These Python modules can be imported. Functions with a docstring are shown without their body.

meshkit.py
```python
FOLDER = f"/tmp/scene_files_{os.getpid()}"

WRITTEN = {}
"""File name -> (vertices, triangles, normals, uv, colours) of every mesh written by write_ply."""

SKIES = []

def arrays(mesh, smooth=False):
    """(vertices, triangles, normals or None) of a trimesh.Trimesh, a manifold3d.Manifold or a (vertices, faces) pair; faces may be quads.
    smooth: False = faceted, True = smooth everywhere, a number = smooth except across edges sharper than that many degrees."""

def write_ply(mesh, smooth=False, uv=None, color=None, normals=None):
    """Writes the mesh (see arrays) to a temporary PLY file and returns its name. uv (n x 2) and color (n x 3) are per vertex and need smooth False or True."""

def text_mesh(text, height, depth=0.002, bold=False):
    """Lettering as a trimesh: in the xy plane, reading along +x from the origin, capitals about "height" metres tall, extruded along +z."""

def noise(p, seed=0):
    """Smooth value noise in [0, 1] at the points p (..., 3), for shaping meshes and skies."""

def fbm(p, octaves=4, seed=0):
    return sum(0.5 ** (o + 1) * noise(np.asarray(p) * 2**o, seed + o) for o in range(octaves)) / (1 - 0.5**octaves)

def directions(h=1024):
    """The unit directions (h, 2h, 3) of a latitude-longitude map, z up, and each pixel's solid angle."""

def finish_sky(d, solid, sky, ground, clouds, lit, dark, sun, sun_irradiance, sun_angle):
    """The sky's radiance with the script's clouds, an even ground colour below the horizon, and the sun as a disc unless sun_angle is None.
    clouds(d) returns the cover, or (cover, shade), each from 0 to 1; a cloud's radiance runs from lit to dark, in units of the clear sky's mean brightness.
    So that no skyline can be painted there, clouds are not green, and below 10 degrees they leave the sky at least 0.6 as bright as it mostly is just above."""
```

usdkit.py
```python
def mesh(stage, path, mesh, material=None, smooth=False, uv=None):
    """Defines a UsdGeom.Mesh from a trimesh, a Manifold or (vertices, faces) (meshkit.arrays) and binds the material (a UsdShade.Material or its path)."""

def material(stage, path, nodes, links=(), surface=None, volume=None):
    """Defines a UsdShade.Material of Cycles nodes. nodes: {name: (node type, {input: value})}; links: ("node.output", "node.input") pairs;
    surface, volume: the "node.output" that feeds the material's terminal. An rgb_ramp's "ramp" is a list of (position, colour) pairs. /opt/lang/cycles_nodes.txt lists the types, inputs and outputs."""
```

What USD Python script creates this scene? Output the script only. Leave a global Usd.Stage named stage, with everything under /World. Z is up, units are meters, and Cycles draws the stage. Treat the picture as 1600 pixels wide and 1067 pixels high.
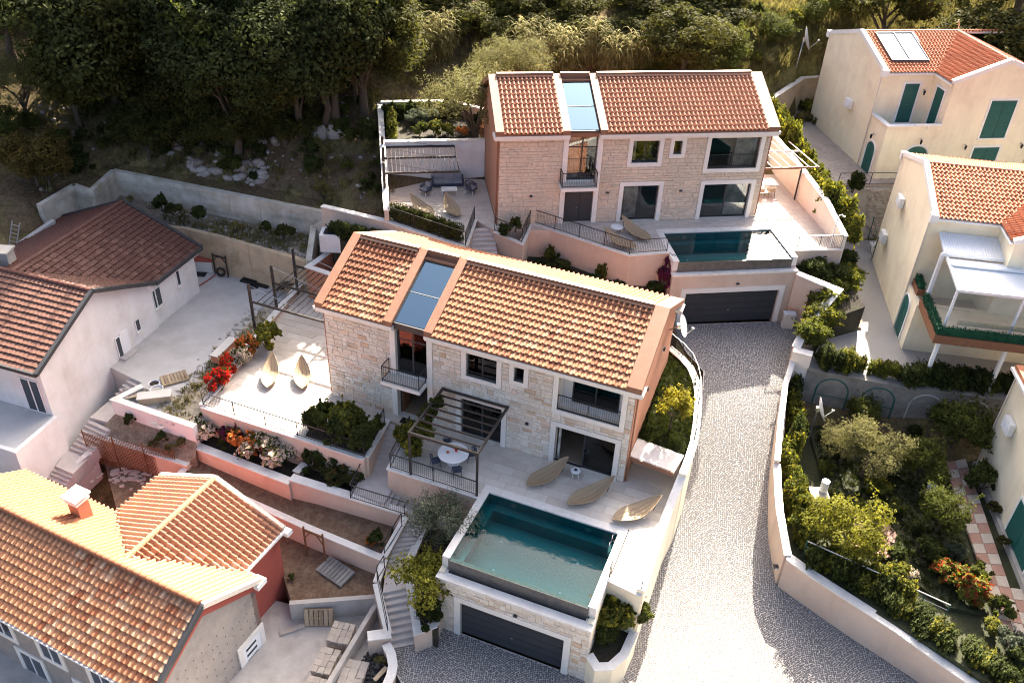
import math, random
import numpy as np, trimesh, usdkit, meshkit
from shapely.geometry import Polygon, box as sbox, Point
from shapely.ops import triangulate
from pxr import Usd, UsdGeom, UsdLux, UsdShade, Sdf, Gf, Vt
from scipy.interpolate import LinearNDInterpolator, NearestNDInterpolator

stage = Usd.Stage.CreateInMemory()
UsdGeom.SetStageUpAxis(stage, UsdGeom.Tokens.z)
UsdGeom.SetStageMetersPerUnit(stage, 1.0)
UsdGeom.Xform.Define(stage, '/World')
UsdGeom.Scope.Define(stage, '/World/Looks')

# ------------------------------------------------------------------ camera, sky, sun, exposure
F_PX, CAM_H = 1395.0, 34.08
PITCH, ROLL = math.radians(35.373), math.radians(-2.638)
EXPOSURE = 2.52
SUN_AZ, SUN_EL = math.radians(18.0), math.radians(36.3)      # azimuth measured from +y towards +x
SUN_I, SKY_I = 1.25, 0.086
_c, _s = math.cos(PITCH), math.sin(PITCH)
_r, _f, _d = np.array([1, 0, 0.]), np.array([0, _c, -_s]), np.array([0, -_s, -_c])
_right = math.cos(ROLL) * _r + math.sin(ROLL) * _d
_down = -math.sin(ROLL) * _r + math.cos(ROLL) * _d
CAM = np.stack([_right, _down, _f])
CAMPOS = np.array([0, 0, CAM_H])
cam = UsdGeom.Camera.Define(stage, '/World/camera')
cam.CreateHorizontalApertureAttr(36.0)
cam.CreateVerticalApertureAttr(36.0 * 682 / 1024)
cam.CreateFocalLengthAttr(36.0 * F_PX / 1600)
cam.CreateClippingRangeAttr(Gf.Vec2f(0.5, 2000))
cam.CreateExposureAttr(EXPOSURE)
m4 = Gf.Matrix4d(*[float(x) for x in [*_right, 0, *(-_down), 0, *(-_f), 0, *CAMPOS, 1]])
UsdGeom.Xformable(cam).AddTransformOp().Set(m4)

sky = UsdLux.DomeLight.Define(stage, '/World/sky')
sky.GetPrim().SetCustomDataByKey('kind', 'structure')
sm = usdkit.material(stage, '/World/Looks/sky_air', {
    's': ('sky_texture', {'sky_type': 'single_scattering', 'sun_disc': False, 'sun_elevation': SUN_EL, 'sun_rotation': SUN_AZ, 'altitude': 50.0, 'aerosol_density': 8.0, 'air_density': 0.75}),
    'b': ('background_shader', {'strength': SKY_I})}, [('s.color', 'b.color')], surface='b.background')
UsdShade.MaterialBindingAPI.Apply(sky.GetPrim()).Bind(sm)
sun = UsdLux.DistantLight.Define(stage, '/World/sun')
sun.CreateNormalizeAttr(True)
sun.CreateIntensityAttr(SUN_I)
sun.CreateAngleAttr(0.55)
sun.CreateColorAttr(Gf.Vec3f(1.0, 0.905, 0.775))
UsdGeom.Xformable(sun).AddRotateZOp().Set(-math.degrees(SUN_AZ))
UsdGeom.Xformable(sun).AddRotateXOp().Set(-(90 - math.degrees(SUN_EL)))
SUNDIR = np.array([math.sin(SUN_AZ) * math.cos(SUN_EL), math.cos(SUN_AZ) * math.cos(SUN_EL), math.sin(SUN_EL)])

# ------------------------------------------------------------------ placing helpers
def at(px, py, z):
    """The point at height z that the photograph shows at pixel (px, py) of its 1600 x 1067."""
    d = np.array([(px - 800) / F_PX, (py - 533.5) / F_PX, 1.0]) @ CAM
    return CAMPOS + d * ((z - CAM_H) / d[2])

def xy(px, py, z):
    p = at(px, py, z)
    return (float(p[0]), float(p[1]))

class Frame:
    """A local frame of a building: x along its front, y to the back, z up from its base."""
    def __init__(self, x, y, ang, z):
        self.o, self.ang, self.z = np.array([x, y, z], float), ang, z
        self.u = np.array([math.cos(ang), math.sin(ang), 0]); self.v = np.array([-math.sin(ang), math.cos(ang), 0])
    def w(self, x, y, z=0.0):
        return self.o + self.u * x + self.v * y + np.array([0, 0, z])
    def wxy(self, pts):
        return [tuple(self.w(a, b)[:2]) for a, b in pts]
    def loc(self, px, py, z):
        p = at(px, py, self.z + z) - self.o
        return (float(p @ self.u), float(p @ self.v))

NV = Frame(-10.656, 41.669, -.35743, 0.0)        # near villa
FV = Frame(-1.37, 53.752, .16336, 5.511)         # far villa
WL = Frame(-26.7, 39.5, math.atan2(-.295, .955), -0.8)
BL = Frame(-13.2, 25.1, math.atan2(-.412, .911), -6.3)
H1 = Frame(26.4, 65.8, math.atan2(.16, .987), 5.9)
H2 = Frame(25.5, 50.0, math.atan2(-.136, .99), 1.3)

def frame_at(p, ang):
    return Frame(p[0], p[1], ang, p[2])

# ------------------------------------------------------------------ mesh helpers
class MB:
    """Collects triangles of one mesh."""
    def __init__(self):
        self.V, self.F, self.n = [], [], 0
    def add(self, v, f):
        v = np.asarray(v, float); f = np.asarray(f, int)
        if f.shape[1] == 4:
            f = np.vstack([f[:, [0, 1, 2]], f[:, [0, 2, 3]]])
        self.V.append(v); self.F.append(f + self.n); self.n += len(v)
        return self
    def hexa(self, p):
        """p: 8 points, bottom four counter-clockwise then top four."""
        return self.add(p, [[0, 3, 2, 1], [4, 5, 6, 7], [0, 1, 5, 4], [1, 2, 6, 5], [2, 3, 7, 6], [3, 0, 4, 7]])
    def box(self, x0, y0, z0, x1, y1, z1):
        return self.hexa([(x0, y0, z0), (x1, y0, z0), (x1, y1, z0), (x0, y1, z0), (x0, y0, z1), (x1, y0, z1), (x1, y1, z1), (x0, y1, z1)])
    def beam(self, a, b, w, h, up=(0, 0, 1)):
        a, b = np.asarray(a, float), np.asarray(b, float)
        d = b - a; d /= max(np.linalg.norm(d), 1e-9)
        s = np.cross(d, up)
        if np.linalg.norm(s) < 1e-6: s = np.cross(d, (1, 0, 0))
        s /= np.linalg.norm(s); t = np.cross(s, d)
        s, t = s * w / 2, t * h / 2
        return self.hexa([a - s - t, b - s - t, b + s - t, a + s - t, a - s + t, b - s + t, b + s + t, a + s + t])
    def tube(self, pts, r, n=6, r1=None):
        pts = [np.asarray(p, float) for p in pts]; k = len(pts); V = []
        for i, p in enumerate(pts):
            d = pts[min(i + 1, k - 1)] - pts[max(i - 1, 0)]; d /= max(np.linalg.norm(d), 1e-9)
            a = np.cross(d, (0.3, 0.2, 1.0) if abs(d[2]) < .95 else (1.0, 0, 0)); a /= np.linalg.norm(a); b = np.cross(d, a)
            rr = r if r1 is None else r + (r1 - r) * i / max(k - 1, 1)
            for j in range(n):
                t = 2 * math.pi * j / n
                V.append(p + rr * (math.cos(t) * a + math.sin(t) * b))
        F = [[i * n + j, i * n + (j + 1) % n, (i + 1) * n + (j + 1) % n, (i + 1) * n + j] for i in range(k - 1) for j in range(n)]
        V += [pts[0], pts[-1]]; c = k * n
        T = [[c, (j + 1) % n, j] for j in range(n)] + [[c + 1, (k - 1) * n + j, (k - 1) * n + (j + 1) % n] for j in range(n)]
        F = np.array(F); F = np.vstack([F[:, [0, 1, 2]], F[:, [0, 2, 3]], T])
        return self.add(V, F)
    def prism(self, poly, z0, z1):
        """poly: list of (x, y) (may be concave); z0, z1 numbers."""
        pg = poly if isinstance(poly, Polygon) else Polygon(poly)
        if pg.area < 1e-6: return self
        m = trimesh.creation.extrude_polygon(pg, z1 - z0, engine='earcut')
        v = np.array(m.vertices); v[:, 2] += z0
        return self.add(v, np.array(m.faces))
    def slope(self, pts3, depth):
        """A plate: pts3 the corners of its top (x, y, z, not all level), sunk by depth."""
        pg = Polygon([(p[0], p[1]) for p in pts3])
        p3 = [tuple(p) for p in pts3]
        if not pg.exterior.is_ccw: p3 = p3[::-1]
        v2, f = trimesh.creation.triangulate_polygon(Polygon([(p[0], p[1]) for p in p3]), engine='earcut')
        look = {(round(p[0], 5), round(p[1], 5)): p[2] for p in p3}
        zt = np.array([look.get((round(a, 5), round(b, 5)), p3[0][2]) for a, b in v2])
        top = np.column_stack([v2, zt]); bot = top - np.array([0, 0, depth]); n = len(top)
        f = np.array(f)
        e1 = top[f[:, 1]] - top[f[:, 0]]; e2 = top[f[:, 2]] - top[f[:, 0]]
        flip = (e1[:, 0] * e2[:, 1] - e1[:, 1] * e2[:, 0]) < 0
        f[flip] = f[flip][:, ::-1]
        self.add(np.vstack([top, bot]), np.vstack([f, f[:, ::-1] + n]))
        k = len(p3)
        a = np.array(p3, float); b = a - np.array([0, 0, depth])
        self.add(np.vstack([a, b]), [[k + i, k + (i + 1) % k, (i + 1) % k, i] for i in range(k)])
        return self
    def lathe(self, prof, c=(0, 0, 0), n=16):
        V = []; k = len(prof)
        for r, z in prof:
            for j in range(n):
                t = 2 * math.pi * j / n; V.append((c[0] + r * math.cos(t), c[1] + r * math.sin(t), c[2] + z))
        F = [[i * n + j, i * n + (j + 1) % n, (i + 1) * n + (j + 1) % n, (i + 1) * n + j] for i in range(k - 1) for j in range(n)]
        return self.add(V, F)
    def xf(self, fr):
        """Moves everything from the frame's coordinates into the world."""
        self.V = [fr.o + v[:, :1] * fr.u + v[:, 1:2] * fr.v + np.column_stack([np.zeros((len(v), 2)), v[:, 2]]) for v in self.V]
        return self
    def get(self):
        return np.vstack(self.V), np.vstack(self.F)

names = {}
def numbered(parent, name):
    k = names.get((parent, name), 0); names[(parent, name)] = k + 1
    return f'{parent}/{name}' + (f'_{k:03d}' if k else '')

INV = {}
def tag(o, label=None, cat=None, group=None, kind=None):
    p = o.GetPrim() if hasattr(o, 'GetPrim') else o
    for k, v in (('label', label), ('category', cat), ('group', group), ('kind', kind)):
        if v: p.SetCustomDataByKey(k, v)
    return p

def thing(name, label=None, cat=None, loc=(0, 0, 0), rz=0.0, group=None, kind=None):
    x = UsdGeom.Xform.Define(stage, numbered('/World', name))
    x.AddTranslateOp().Set(Gf.Vec3d(*[float(a) for a in loc]))
    if rz: x.AddRotateZOp().Set(math.degrees(rz))
    INV[str(x.GetPath())] = (np.array(loc, float), rz)
    tag(x, label, cat, group, kind)
    return x.GetPrim()

def local(v, parent):
    loc, rz = INV.get(str(parent.GetPath()), (np.zeros(3), 0.0))
    v = v - loc
    if rz:
        c, s = math.cos(-rz), math.sin(-rz)
        v = np.column_stack([v[:, 0] * c - v[:, 1] * s, v[:, 0] * s + v[:, 1] * c, v[:, 2]])
    return v

def part(name, mb, mat, parent=None, world=True, smooth=False, label=None, kind=None, cat=None, group=None):
    """One Mesh prim; world=True: the mesh is in world coordinates and is moved into its thing's."""
    v, f = mb.get() if isinstance(mb, MB) else mb
    base = str(parent.GetPath()) if parent is not None else '/World'
    if parent is not None:
        root = '/'.join(base.split('/')[:3])
        INV.setdefault(base, INV.get(root, (np.zeros(3), 0.0)))
        if world and root in INV: v = local(v, parent)
    m = usdkit.mesh(stage, numbered(base, name), (v, f), MAT.get(mat) if isinstance(mat, str) else mat, smooth=smooth)
    tag(m, label, cat, group, kind)
    return m.GetPrim()

def obj(name, mb, mat, label, cat, group=None, kind=None, smooth=False):
    """A thing that is one mesh."""
    return part(name, mb, mat, None, label=label, cat=cat, group=group, kind=kind, smooth=smooth)

def struct(name, mb, mat, smooth=False, label=None):
    return part(name, mb, mat, None, kind='structure', smooth=smooth, label=label)

def copy_of(proto, name, label, cat, loc, rz=0.0, scale=(1, 1, 1), group=None, kind=None):
    x = UsdGeom.Xform.Define(stage, numbered('/World', name))
    x.AddTranslateOp().Set(Gf.Vec3d(*[float(a) for a in loc]))
    x.AddRotateZOp().Set(math.degrees(rz))
    if np.ndim(scale) == 0: scale = (scale,) * 3
    x.AddScaleOp().Set(Gf.Vec3f(*[float(a) for a in scale]))
    x.GetPrim().GetReferences().AddInternalReference(Sdf.Path(proto))
    x.GetPrim().SetInstanceable(True)
    tag(x, label, cat, group, kind)
    return x.GetPrim()

# ------------------------------------------------------------------ materials
MAT = {}
def mat(name, nodes, links, surface='p.BSDF', volume=None):
    MAT[name] = usdkit.material(stage, '/World/Looks/' + name, nodes, links, surface=surface, volume=volume)

def plain(name, col, rough=.6, metal=0.0, var=.12, scale=3.0, bump=0.0, bscale=40.0, spec=.4, stain=None, stain_scale=.6):
    """A surface with mottled tone, optional stains of a second colour and fine relief."""
    lo = tuple(c * (1 - var) for c in col); hi = tuple(min(c * (1 + var), .9) for c in col)
    n = {'g': ('geometry', {}), 'n': ('noise_texture', {'scale': scale, 'detail': 6.0, 'roughness': .65}),
         'r': ('rgb_ramp', {'ramp': [(.25, lo), (.75, hi)]}),
         'p': ('principled_bsdf', {'roughness': rough, 'metallic': metal, 'specular_ior_level': spec})}
    l = [('g.position', 'n.vector'), ('n.fac', 'r.fac')]
    out = 'r.color'
    if stain:
        n['s'] = ('noise_texture', {'scale': stain_scale, 'detail': 8.0, 'roughness': .7})
        n['sr'] = ('rgb_ramp', {'ramp': [(.48, (0, 0, 0)), (.72, (1, 1, 1))]})
        n['mx'] = ('mix_color', {'b': stain})
        l += [('g.position', 's.vector'), ('s.fac', 'sr.fac'), ('sr.color', 'mx.fac'), ('r.color', 'mx.a')]
        out = 'mx.result'
    if name.startswith('stucco') or name in ('render_grey', 'concrete', 'concrete_tan', 'old_concrete'):
        n['sm'] = ('mapping', {'scale': (1.3, 1.3, .16)}); n['sn'] = ('noise_texture', {'scale': 1.0, 'detail': 5.0, 'roughness': .7}); n['st'] = ('rgb_ramp', {'ramp': [(.48, (1, 1, 1)), (.75, (.90, .885, .865))]})
        n['sx'] = ('mix_color', {'blend_type': 'multiply', 'fac': 1.0})
        l += [('g.position', 'sm.vector'), ('sm.vector', 'sn.vector'), ('sn.fac', 'st.fac'), (out, 'sx.a'), ('st.color', 'sx.b')]; out = 'sx.result'
    l.append((out, 'p.base_color'))
    if bump:
        n['bn'] = ('noise_texture', {'scale': bscale, 'detail': 4.0}); n['b'] = ('bump', {'strength': 1.0, 'distance': bump})
        l += [('g.position', 'bn.vector'), ('bn.fac', 'b.height'), ('b.normal', 'p.normal')]
    mat(name, n, l)

def pieces(name, ramp, rough=.7, var=.25, scale=9.0, bump=.004, bscale=60.0, spec=.3, big=.10):
    """A material whose tone differs from piece to piece (each tile, stone, slat), with grain inside a piece."""
    n = {'o': ('object_info', {}), 'g': ('geometry', {}), 'a': ('math', {'math_type': 'add'}), 'f': ('math', {'math_type': 'fraction'}),
         'r': ('rgb_ramp', {'ramp': ramp}), 'n': ('noise_texture', {'scale': scale, 'detail': 6.0, 'roughness': .7}),
         'v': ('map_range', {'from_min': .2, 'from_max': .8, 'to_min': 1 - var, 'to_max': 1 + var}),
         'h': ('hsv', {}), 'n3': ('noise_texture', {'scale': .45, 'detail': 6.0, 'roughness': .65}), 'v3': ('map_range', {'from_min': .3, 'from_max': .7, 'to_min': 1 - big, 'to_max': 1 + big}), 'vm': ('math', {'math_type': 'multiply'}), 'p': ('principled_bsdf', {'roughness': rough, 'specular_ior_level': spec}),
         'bn': ('noise_texture', {'scale': bscale, 'detail': 3.0}), 'b': ('bump', {'strength': 1.0, 'distance': bump})}
    l = [('o.random', 'a.value1'), ('g.random_per_island', 'a.value2'), ('a.value', 'f.value1'), ('f.value', 'r.fac'), ('g.position', 'n.vector'),
         ('n.fac', 'v.value'), ('g.position', 'n3.vector'), ('n3.fac', 'v3.value'), ('v.result', 'vm.value1'), ('v3.result', 'vm.value2'), ('vm.value', 'h.value'), ('r.color', 'h.color'), ('h.color', 'p.base_color'), ('g.position', 'bn.vector'), ('bn.fac', 'b.height'), ('b.normal', 'p.normal')]
    mat(name, n, l)

def leaves(name, tones, trans=.3, rough=.8):
    """Foliage: tone from leaf to leaf and from plant to plant, light shining through."""
    if name.startswith('leaf'): tones = [(p, (c[0] * 1.62, c[1] * 1.45, c[2] * 1.25)) for p, c in tones]
    n = {'o': ('object_info', {}), 'g': ('geometry', {}), 'a': ('math', {'math_type': 'multiply_add', 'value2': .25}), 'f': ('math', {'math_type': 'fraction'}),
         'r': ('rgb_ramp', {'ramp': list(tones)}), 'p': ('principled_bsdf', {'roughness': rough, 'specular_ior_level': .12}),
         'nz': ('noise_texture', {'scale': 1.5, 'detail': 3.0, 'roughness': .6}), 'nv': ('map_range', {'from_min': .32, 'from_max': .68, 'to_min': .55, 'to_max': 1.45}), 'hv': ('hsv', {}), 'h': ('hsv', {'saturation': 1.1, 'value': 1.5}), 't': ('translucent_bsdf', {}), 'm': ('mix_closure', {'fac': trans})}
    l = [('o.random', 'a.value1'), ('g.random_per_island', 'a.value3'), ('a.value', 'f.value1'), ('f.value', 'r.fac'), ('g.position', 'nz.vector'), ('nz.fac', 'nv.value'), ('nv.result', 'hv.value'), ('r.color', 'hv.color'), ('hv.color', 'p.base_color'),
         ('hv.color', 'h.color'), ('h.color', 't.color'), ('p.BSDF', 'm.closure1'), ('t.BSDF', 'm.closure2')]
    mat(name, n, l, surface='m.closure')

plain('stucco_white', (.74, .72, .69), .85, var=.04, scale=1.2, bump=.002, stain=(.62, .58, .53), stain_scale=.35)
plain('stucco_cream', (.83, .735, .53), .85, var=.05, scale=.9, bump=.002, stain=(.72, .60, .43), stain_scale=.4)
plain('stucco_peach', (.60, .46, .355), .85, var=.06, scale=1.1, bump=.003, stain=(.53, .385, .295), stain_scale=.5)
plain('stucco_terracotta', (.42, .19, .11), .8, var=.06, scale=1.3, bump=.002)
plain('stucco_red', (.36, .085, .06), .8, var=.06, scale=1.3, bump=.002)
plain('render_grey', (.30, .265, .235), .9, var=.16, scale=2.2, bump=.006, stain=(.36, .31, .26))
plain('coping_stone', (.70, .66, .60), .7, var=.06, scale=4.0, bump=.002, stain=(.58, .53, .47), stain_scale=1.6)
plain('trim_white', (.74, .72, .68), .6, var=.03, scale=4.0)
plain('frame_stone', (.72, .68, .61), .7, var=.05, scale=5.0, bump=.002)
plain('mortar', (.62, .55, .46), .9, var=.1, scale=12.0, bump=.004)
plain('copper_band', (.235, .112, .064), .55, var=.12, scale=2.5, bump=.002, stain=(.20, .092, .054))
plain('anthracite', (.032, .034, .037), .45, var=.15)
plain('dark_metal', (.022, .021, .021), .45, metal=.3, var=.1)
plain('gutter_dark', (.040, .040, .042), .5, var=.12)
plain('brown_steel', (.034, .027, .023), .5, var=.2)
plain('stucco_pale', (.74, .66, .56), .85, var=.05, scale=1.0, bump=.002, stain=(.66, .57, .47), stain_scale=.5)
plain('rust', (.17, .075, .032), .85, var=.35, scale=7.0)
plain('steel', (.55, .55, .55), .25, metal=.9, var=.05)
plain('white_paint', (.78, .78, .76), .4, var=.03)
plain('white_plastic', (.74, .74, .73), .5, var=.03)
plain('concrete', (.42, .39, .35), .9, var=.12, scale=1.5, bump=.004, stain=(.33, .29, .24), stain_scale=.45)
plain('concrete_tan', (.50, .375, .24), .9, var=.14, scale=1.3, bump=.004, stain=(.33, .25, .16), stain_scale=.6)
plain('concrete_floor', (.50, .475, .445), .9, var=.1, scale=.9, bump=.003, stain=(.40, .37, .335), stain_scale=.35)
plain('yard_floor', (.42, .39, .36), .9, var=.13, scale=1.1, bump=.004, stain=(.30, .27, .24), stain_scale=.5)
plain('old_concrete', (.21, .195, .17), .95, var=.3, scale=1.6, bump=.008, stain=(.13, .115, .095), stain_scale=.7)
plain('soil_red', (.135, .083, .052), .95, var=.5, scale=5.0, bump=.05, bscale=9.0, stain=(.20, .15, .095), stain_scale=1.4)
plain('soil_dark', (.035, .027, .018), .95, var=.5, scale=6.0, bump=.04, bscale=12.0, stain=(.05, .052, .022), stain_scale=1.2)
plain('sunny_soil', (.44, .37, .27), .95, var=.35, scale=4.0, bump=.05, bscale=10.0, stain=(.30, .255, .15), stain_scale=.9)
plain('rubble_soil', (.23, .185, .135), .95, var=.45, scale=5.0, bump=.06, bscale=8.0, stain=(.12, .095, .06), stain_scale=1.0)
plain('lawn_base', (.038, .042, .018), .95, var=.4, scale=8.0, bump=.03, bscale=30.0)
plain('gravel', (.36, .34, .315), .95, var=.45, scale=22.0, bump=.02, bscale=45.0)
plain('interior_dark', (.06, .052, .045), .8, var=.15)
plain('interior_floor', (.30, .22, .15), .5, var=.15)
plain('wood_pale', (.42, .33, .22), .8, var=.25, scale=8.0)
plain('wood_grey', (.36, .335, .30), .85, var=.25, scale=8.0)
plain('wood_brown', (.20, .085, .04), .6, var=.25, scale=6.0)
plain('bark', (.085, .062, .042), .95, var=.35, scale=7.0, bump=.02, bscale=20.0)
plain('shutter_green', (.012, .085, .068), .5, var=.12)
plain('cushion_grey', (.24, .25, .27), .9, var=.06)
plain('rope_navy', (.045, .055, .085), .8, var=.15)
plain('red_plastic', (.45, .035, .03), .4, var=.08)
plain('black_stone', (.032, .031, .031), .8, var=.4, scale=9.0)
plain('rock', (.28, .255, .225), .95, var=.3, scale=3.0, bump=.03, bscale=8.0)
plain('tan_weave', (.33, .245, .15), .7, var=.25, scale=30.0, bump=.004, bscale=120.0)
plain('panel_white', (.80, .80, .78), .35, var=.02)
plain('corrugated', (.74, .75, .76), .4, var=.03)
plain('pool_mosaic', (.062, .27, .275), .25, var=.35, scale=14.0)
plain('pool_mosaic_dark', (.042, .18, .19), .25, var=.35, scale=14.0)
plain('overflow_mosaic', (.115, .10, .085), .3, var=.5, scale=16.0, stain=(.05, .05, .05), stain_scale=3.0)
plain('fabric_pale', (.60, .56, .50), .9, var=.05)
plain('turf_green', (.010, .075, .030), .9, var=.3, scale=20.0, bump=.03, bscale=60.0)
plain('step_stone', (.50, .455, .42), .8, var=.08, scale=3.0, bump=.002, stain=(.40, .36, .33))
pieces('deck_stone', [(0, (.50, .44, .37)), (.4, (.55, .49, .42)), (.7, (.58, .53, .46)), (1, (.52, .465, .40))], .6, var=.10, scale=3.5, bump=.001)
pieces('plank_stone', [(0, (.46, .40, .35)), (.5, (.54, .48, .42)), (1, (.50, .435, .38))], .65, var=.12, scale=4.0, bump=.001)
pieces('facade_stone', [(0, (.62, .52, .40)), (.25, (.71, .64, .54)), (.5, (.58, .47, .35)), (.68, (.73, .67, .58)), (.84, (.53, .38, .25)), (.92, (.64, .50, .39)), (1, (.67, .60, .49))], .85, var=.16, scale=7.0, bump=.012, bscale=26.0)
pieces('facade_stone_far', [(0, (.64, .535, .41)), (.22, (.75, .665, .55)), (.42, (.58, .47, .35)), (.6, (.77, .70, .60)), (.76, (.52, .33, .19)), (.86, (.66, .51, .39)), (1, (.70, .58, .45))], .85, var=.18, scale=7.0, bump=.012, bscale=26.0)
pieces('clay_tile', [(0, (.30, .125, .062)), (.2, (.38, .18, .098)), (.4, (.32, .138, .07)), (.6, (.43, .245, .148)), (.8, (.22, .084, .043)), (1, (.34, .152, .082))], .75, var=.22, scale=7.0)
pieces('clay_tile_far', [(0, (.31, .135, .078)), (.3, (.42, .215, .132)), (.6, (.36, .165, .098)), (1, (.32, .14, .082))], .75, var=.2, scale=7.0)
pieces('clay_tile_orange', [(0, (.35, .155, .078)), (.3, (.43, .23, .125)), (.55, (.27, .10, .048)), (.8, (.50, .33, .21)), (1, (.38, .175, .09))], .75, var=.25, scale=7.0)
pieces('brown_tile', [(0, (.080, .029, .020)), (.25, (.108, .043, .030)), (.5, (.088, .033, .023)), (.75, (.15, .072, .050)), (1, (.068, .024, .017))], .6, var=.25, scale=5.0)
pieces('red_tile', [(0, (.31, .105, .045)), (.3, (.40, .165, .08)), (.6, (.27, .08, .033)), (1, (.36, .135, .06))], .7, var=.2, scale=7.0)
pieces('paver_two_tone', [(0, (.34, .20, .16)), (.48, (.37, .225, .18)), (.52, (.46, .405, .35)), (1, (.50, .45, .385))], .8, var=.12, scale=5.0, bump=.003)
pieces('block_stack', [(0, (.36, .31, .26)), (.5, (.43, .375, .315)), (1, (.31, .27, .23))], .9, var=.15, scale=8.0)
pieces('rubble_stone', [(0, (.24, .215, .185)), (.4, (.33, .30, .265)), (.8, (.40, .37, .33)), (1, (.27, .22, .175))], .9, var=.25, scale=6.0, bump=.02, bscale=20.0)
pieces('pale_rubble', [(0, (.32, .26, .22)), (.5, (.40, .345, .30)), (1, (.28, .215, .175))], .9, var=.2, scale=9.0)
pieces('cobble', [(0, (.06, .06, .062)), (.15, (.10, .098, .096)), (.19, (.48, .44, .405)), (.5, (.54, .50, .46)), (.82, (.59, .545, .505)), (.88, (.26, .245, .235)), (1, (.11, .108, .106))], .8, var=.10, scale=12.0, big=.07, bump=.002)
pieces('flat_stone', [(0, (.34, .29, .25)), (.5, (.44, .38, .33)), (1, (.30, .25, .215))], .85, var=.2, scale=5.0)
pieces('wood_slat', [(0, (.34, .25, .16)), (.5, (.42, .32, .21)), (1, (.28, .20, .125))], .8, var=.2, scale=10.0)
pieces('grey_slat', [(0, (.20, .19, .175)), (.5, (.28, .265, .24)), (1, (.15, .145, .135))], .85, var=.2, scale=10.0)

leaves('leaf_oak', [(0, (.030, .034, .011)), (.35, (.050, .056, .015)), (.7, (.078, .078, .021)), (1, (.125, .105, .030))], .3)
leaves('leaf_deep', [(0, (.024, .033, .013)), (.5, (.042, .054, .018)), (1, (.075, .080, .025))], .3)
leaves('leaf_autumn', [(0, (.06, .05, .015)), (.5, (.11, .075, .02)), (1, (.17, .085, .03))], .25)
leaves('leaf_shrub', [(0, (.038, .050, .013)), (.5, (.072, .085, .020)), (1, (.13, .135, .034))], .35)
leaves('leaf_dark_shrub', [(0, (.024, .034, .011)), (.5, (.044, .058, .017)), (1, (.085, .095, .026))], .3)
leaves('leaf_lime', [(0, (.10, .105, .018)), (.5, (.18, .17, .030)), (1, (.28, .24, .055))], .4)
leaves('leaf_yellow', [(0, (.065, .08, .016)), (.4, (.115, .12, .022)), (.8, (.19, .175, .035)), (1, (.13, .09, .022))], .38)
leaves('leaf_olive', [(0, (.08, .085, .038)), (.5, (.13, .132, .064)), (1, (.20, .195, .11))], .32)
leaves('leaf_silver', [(0, (.055, .072, .052)), (.5, (.085, .105, .08)), (1, (.12, .14, .105))], .25)
leaves('leaf_reed', [(0, (.14, .145, .07)), (.5, (.23, .225, .115)), (1, (.34, .31, .18))], .42)
leaves('leaf_grass', [(0, (.095, .095, .04)), (.5, (.16, .15, .07)), (1, (.24, .21, .11))], .35)
leaves('leaf_lawn', [(0, (.020, .028, .008)), (.5, (.030, .038, .010)), (1, (.048, .052, .014))], .2)
leaves('leaf_redtip', [(0, (.05, .05, .02)), (.4, (.09, .05, .025)), (.75, (.16, .05, .03)), (1, (.085, .07, .03))], .3)
leaves('leaf_fire', [(0, (.14, .035, .018)), (.4, (.22, .065, .025)), (.75, (.28, .13, .05)), (1, (.17, .15, .05))], .35)
leaves('petal_red', [(0, (.50, .022, .020)), (.6, (.62, .045, .030)), (1, (.70, .16, .07))], .3)
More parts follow.
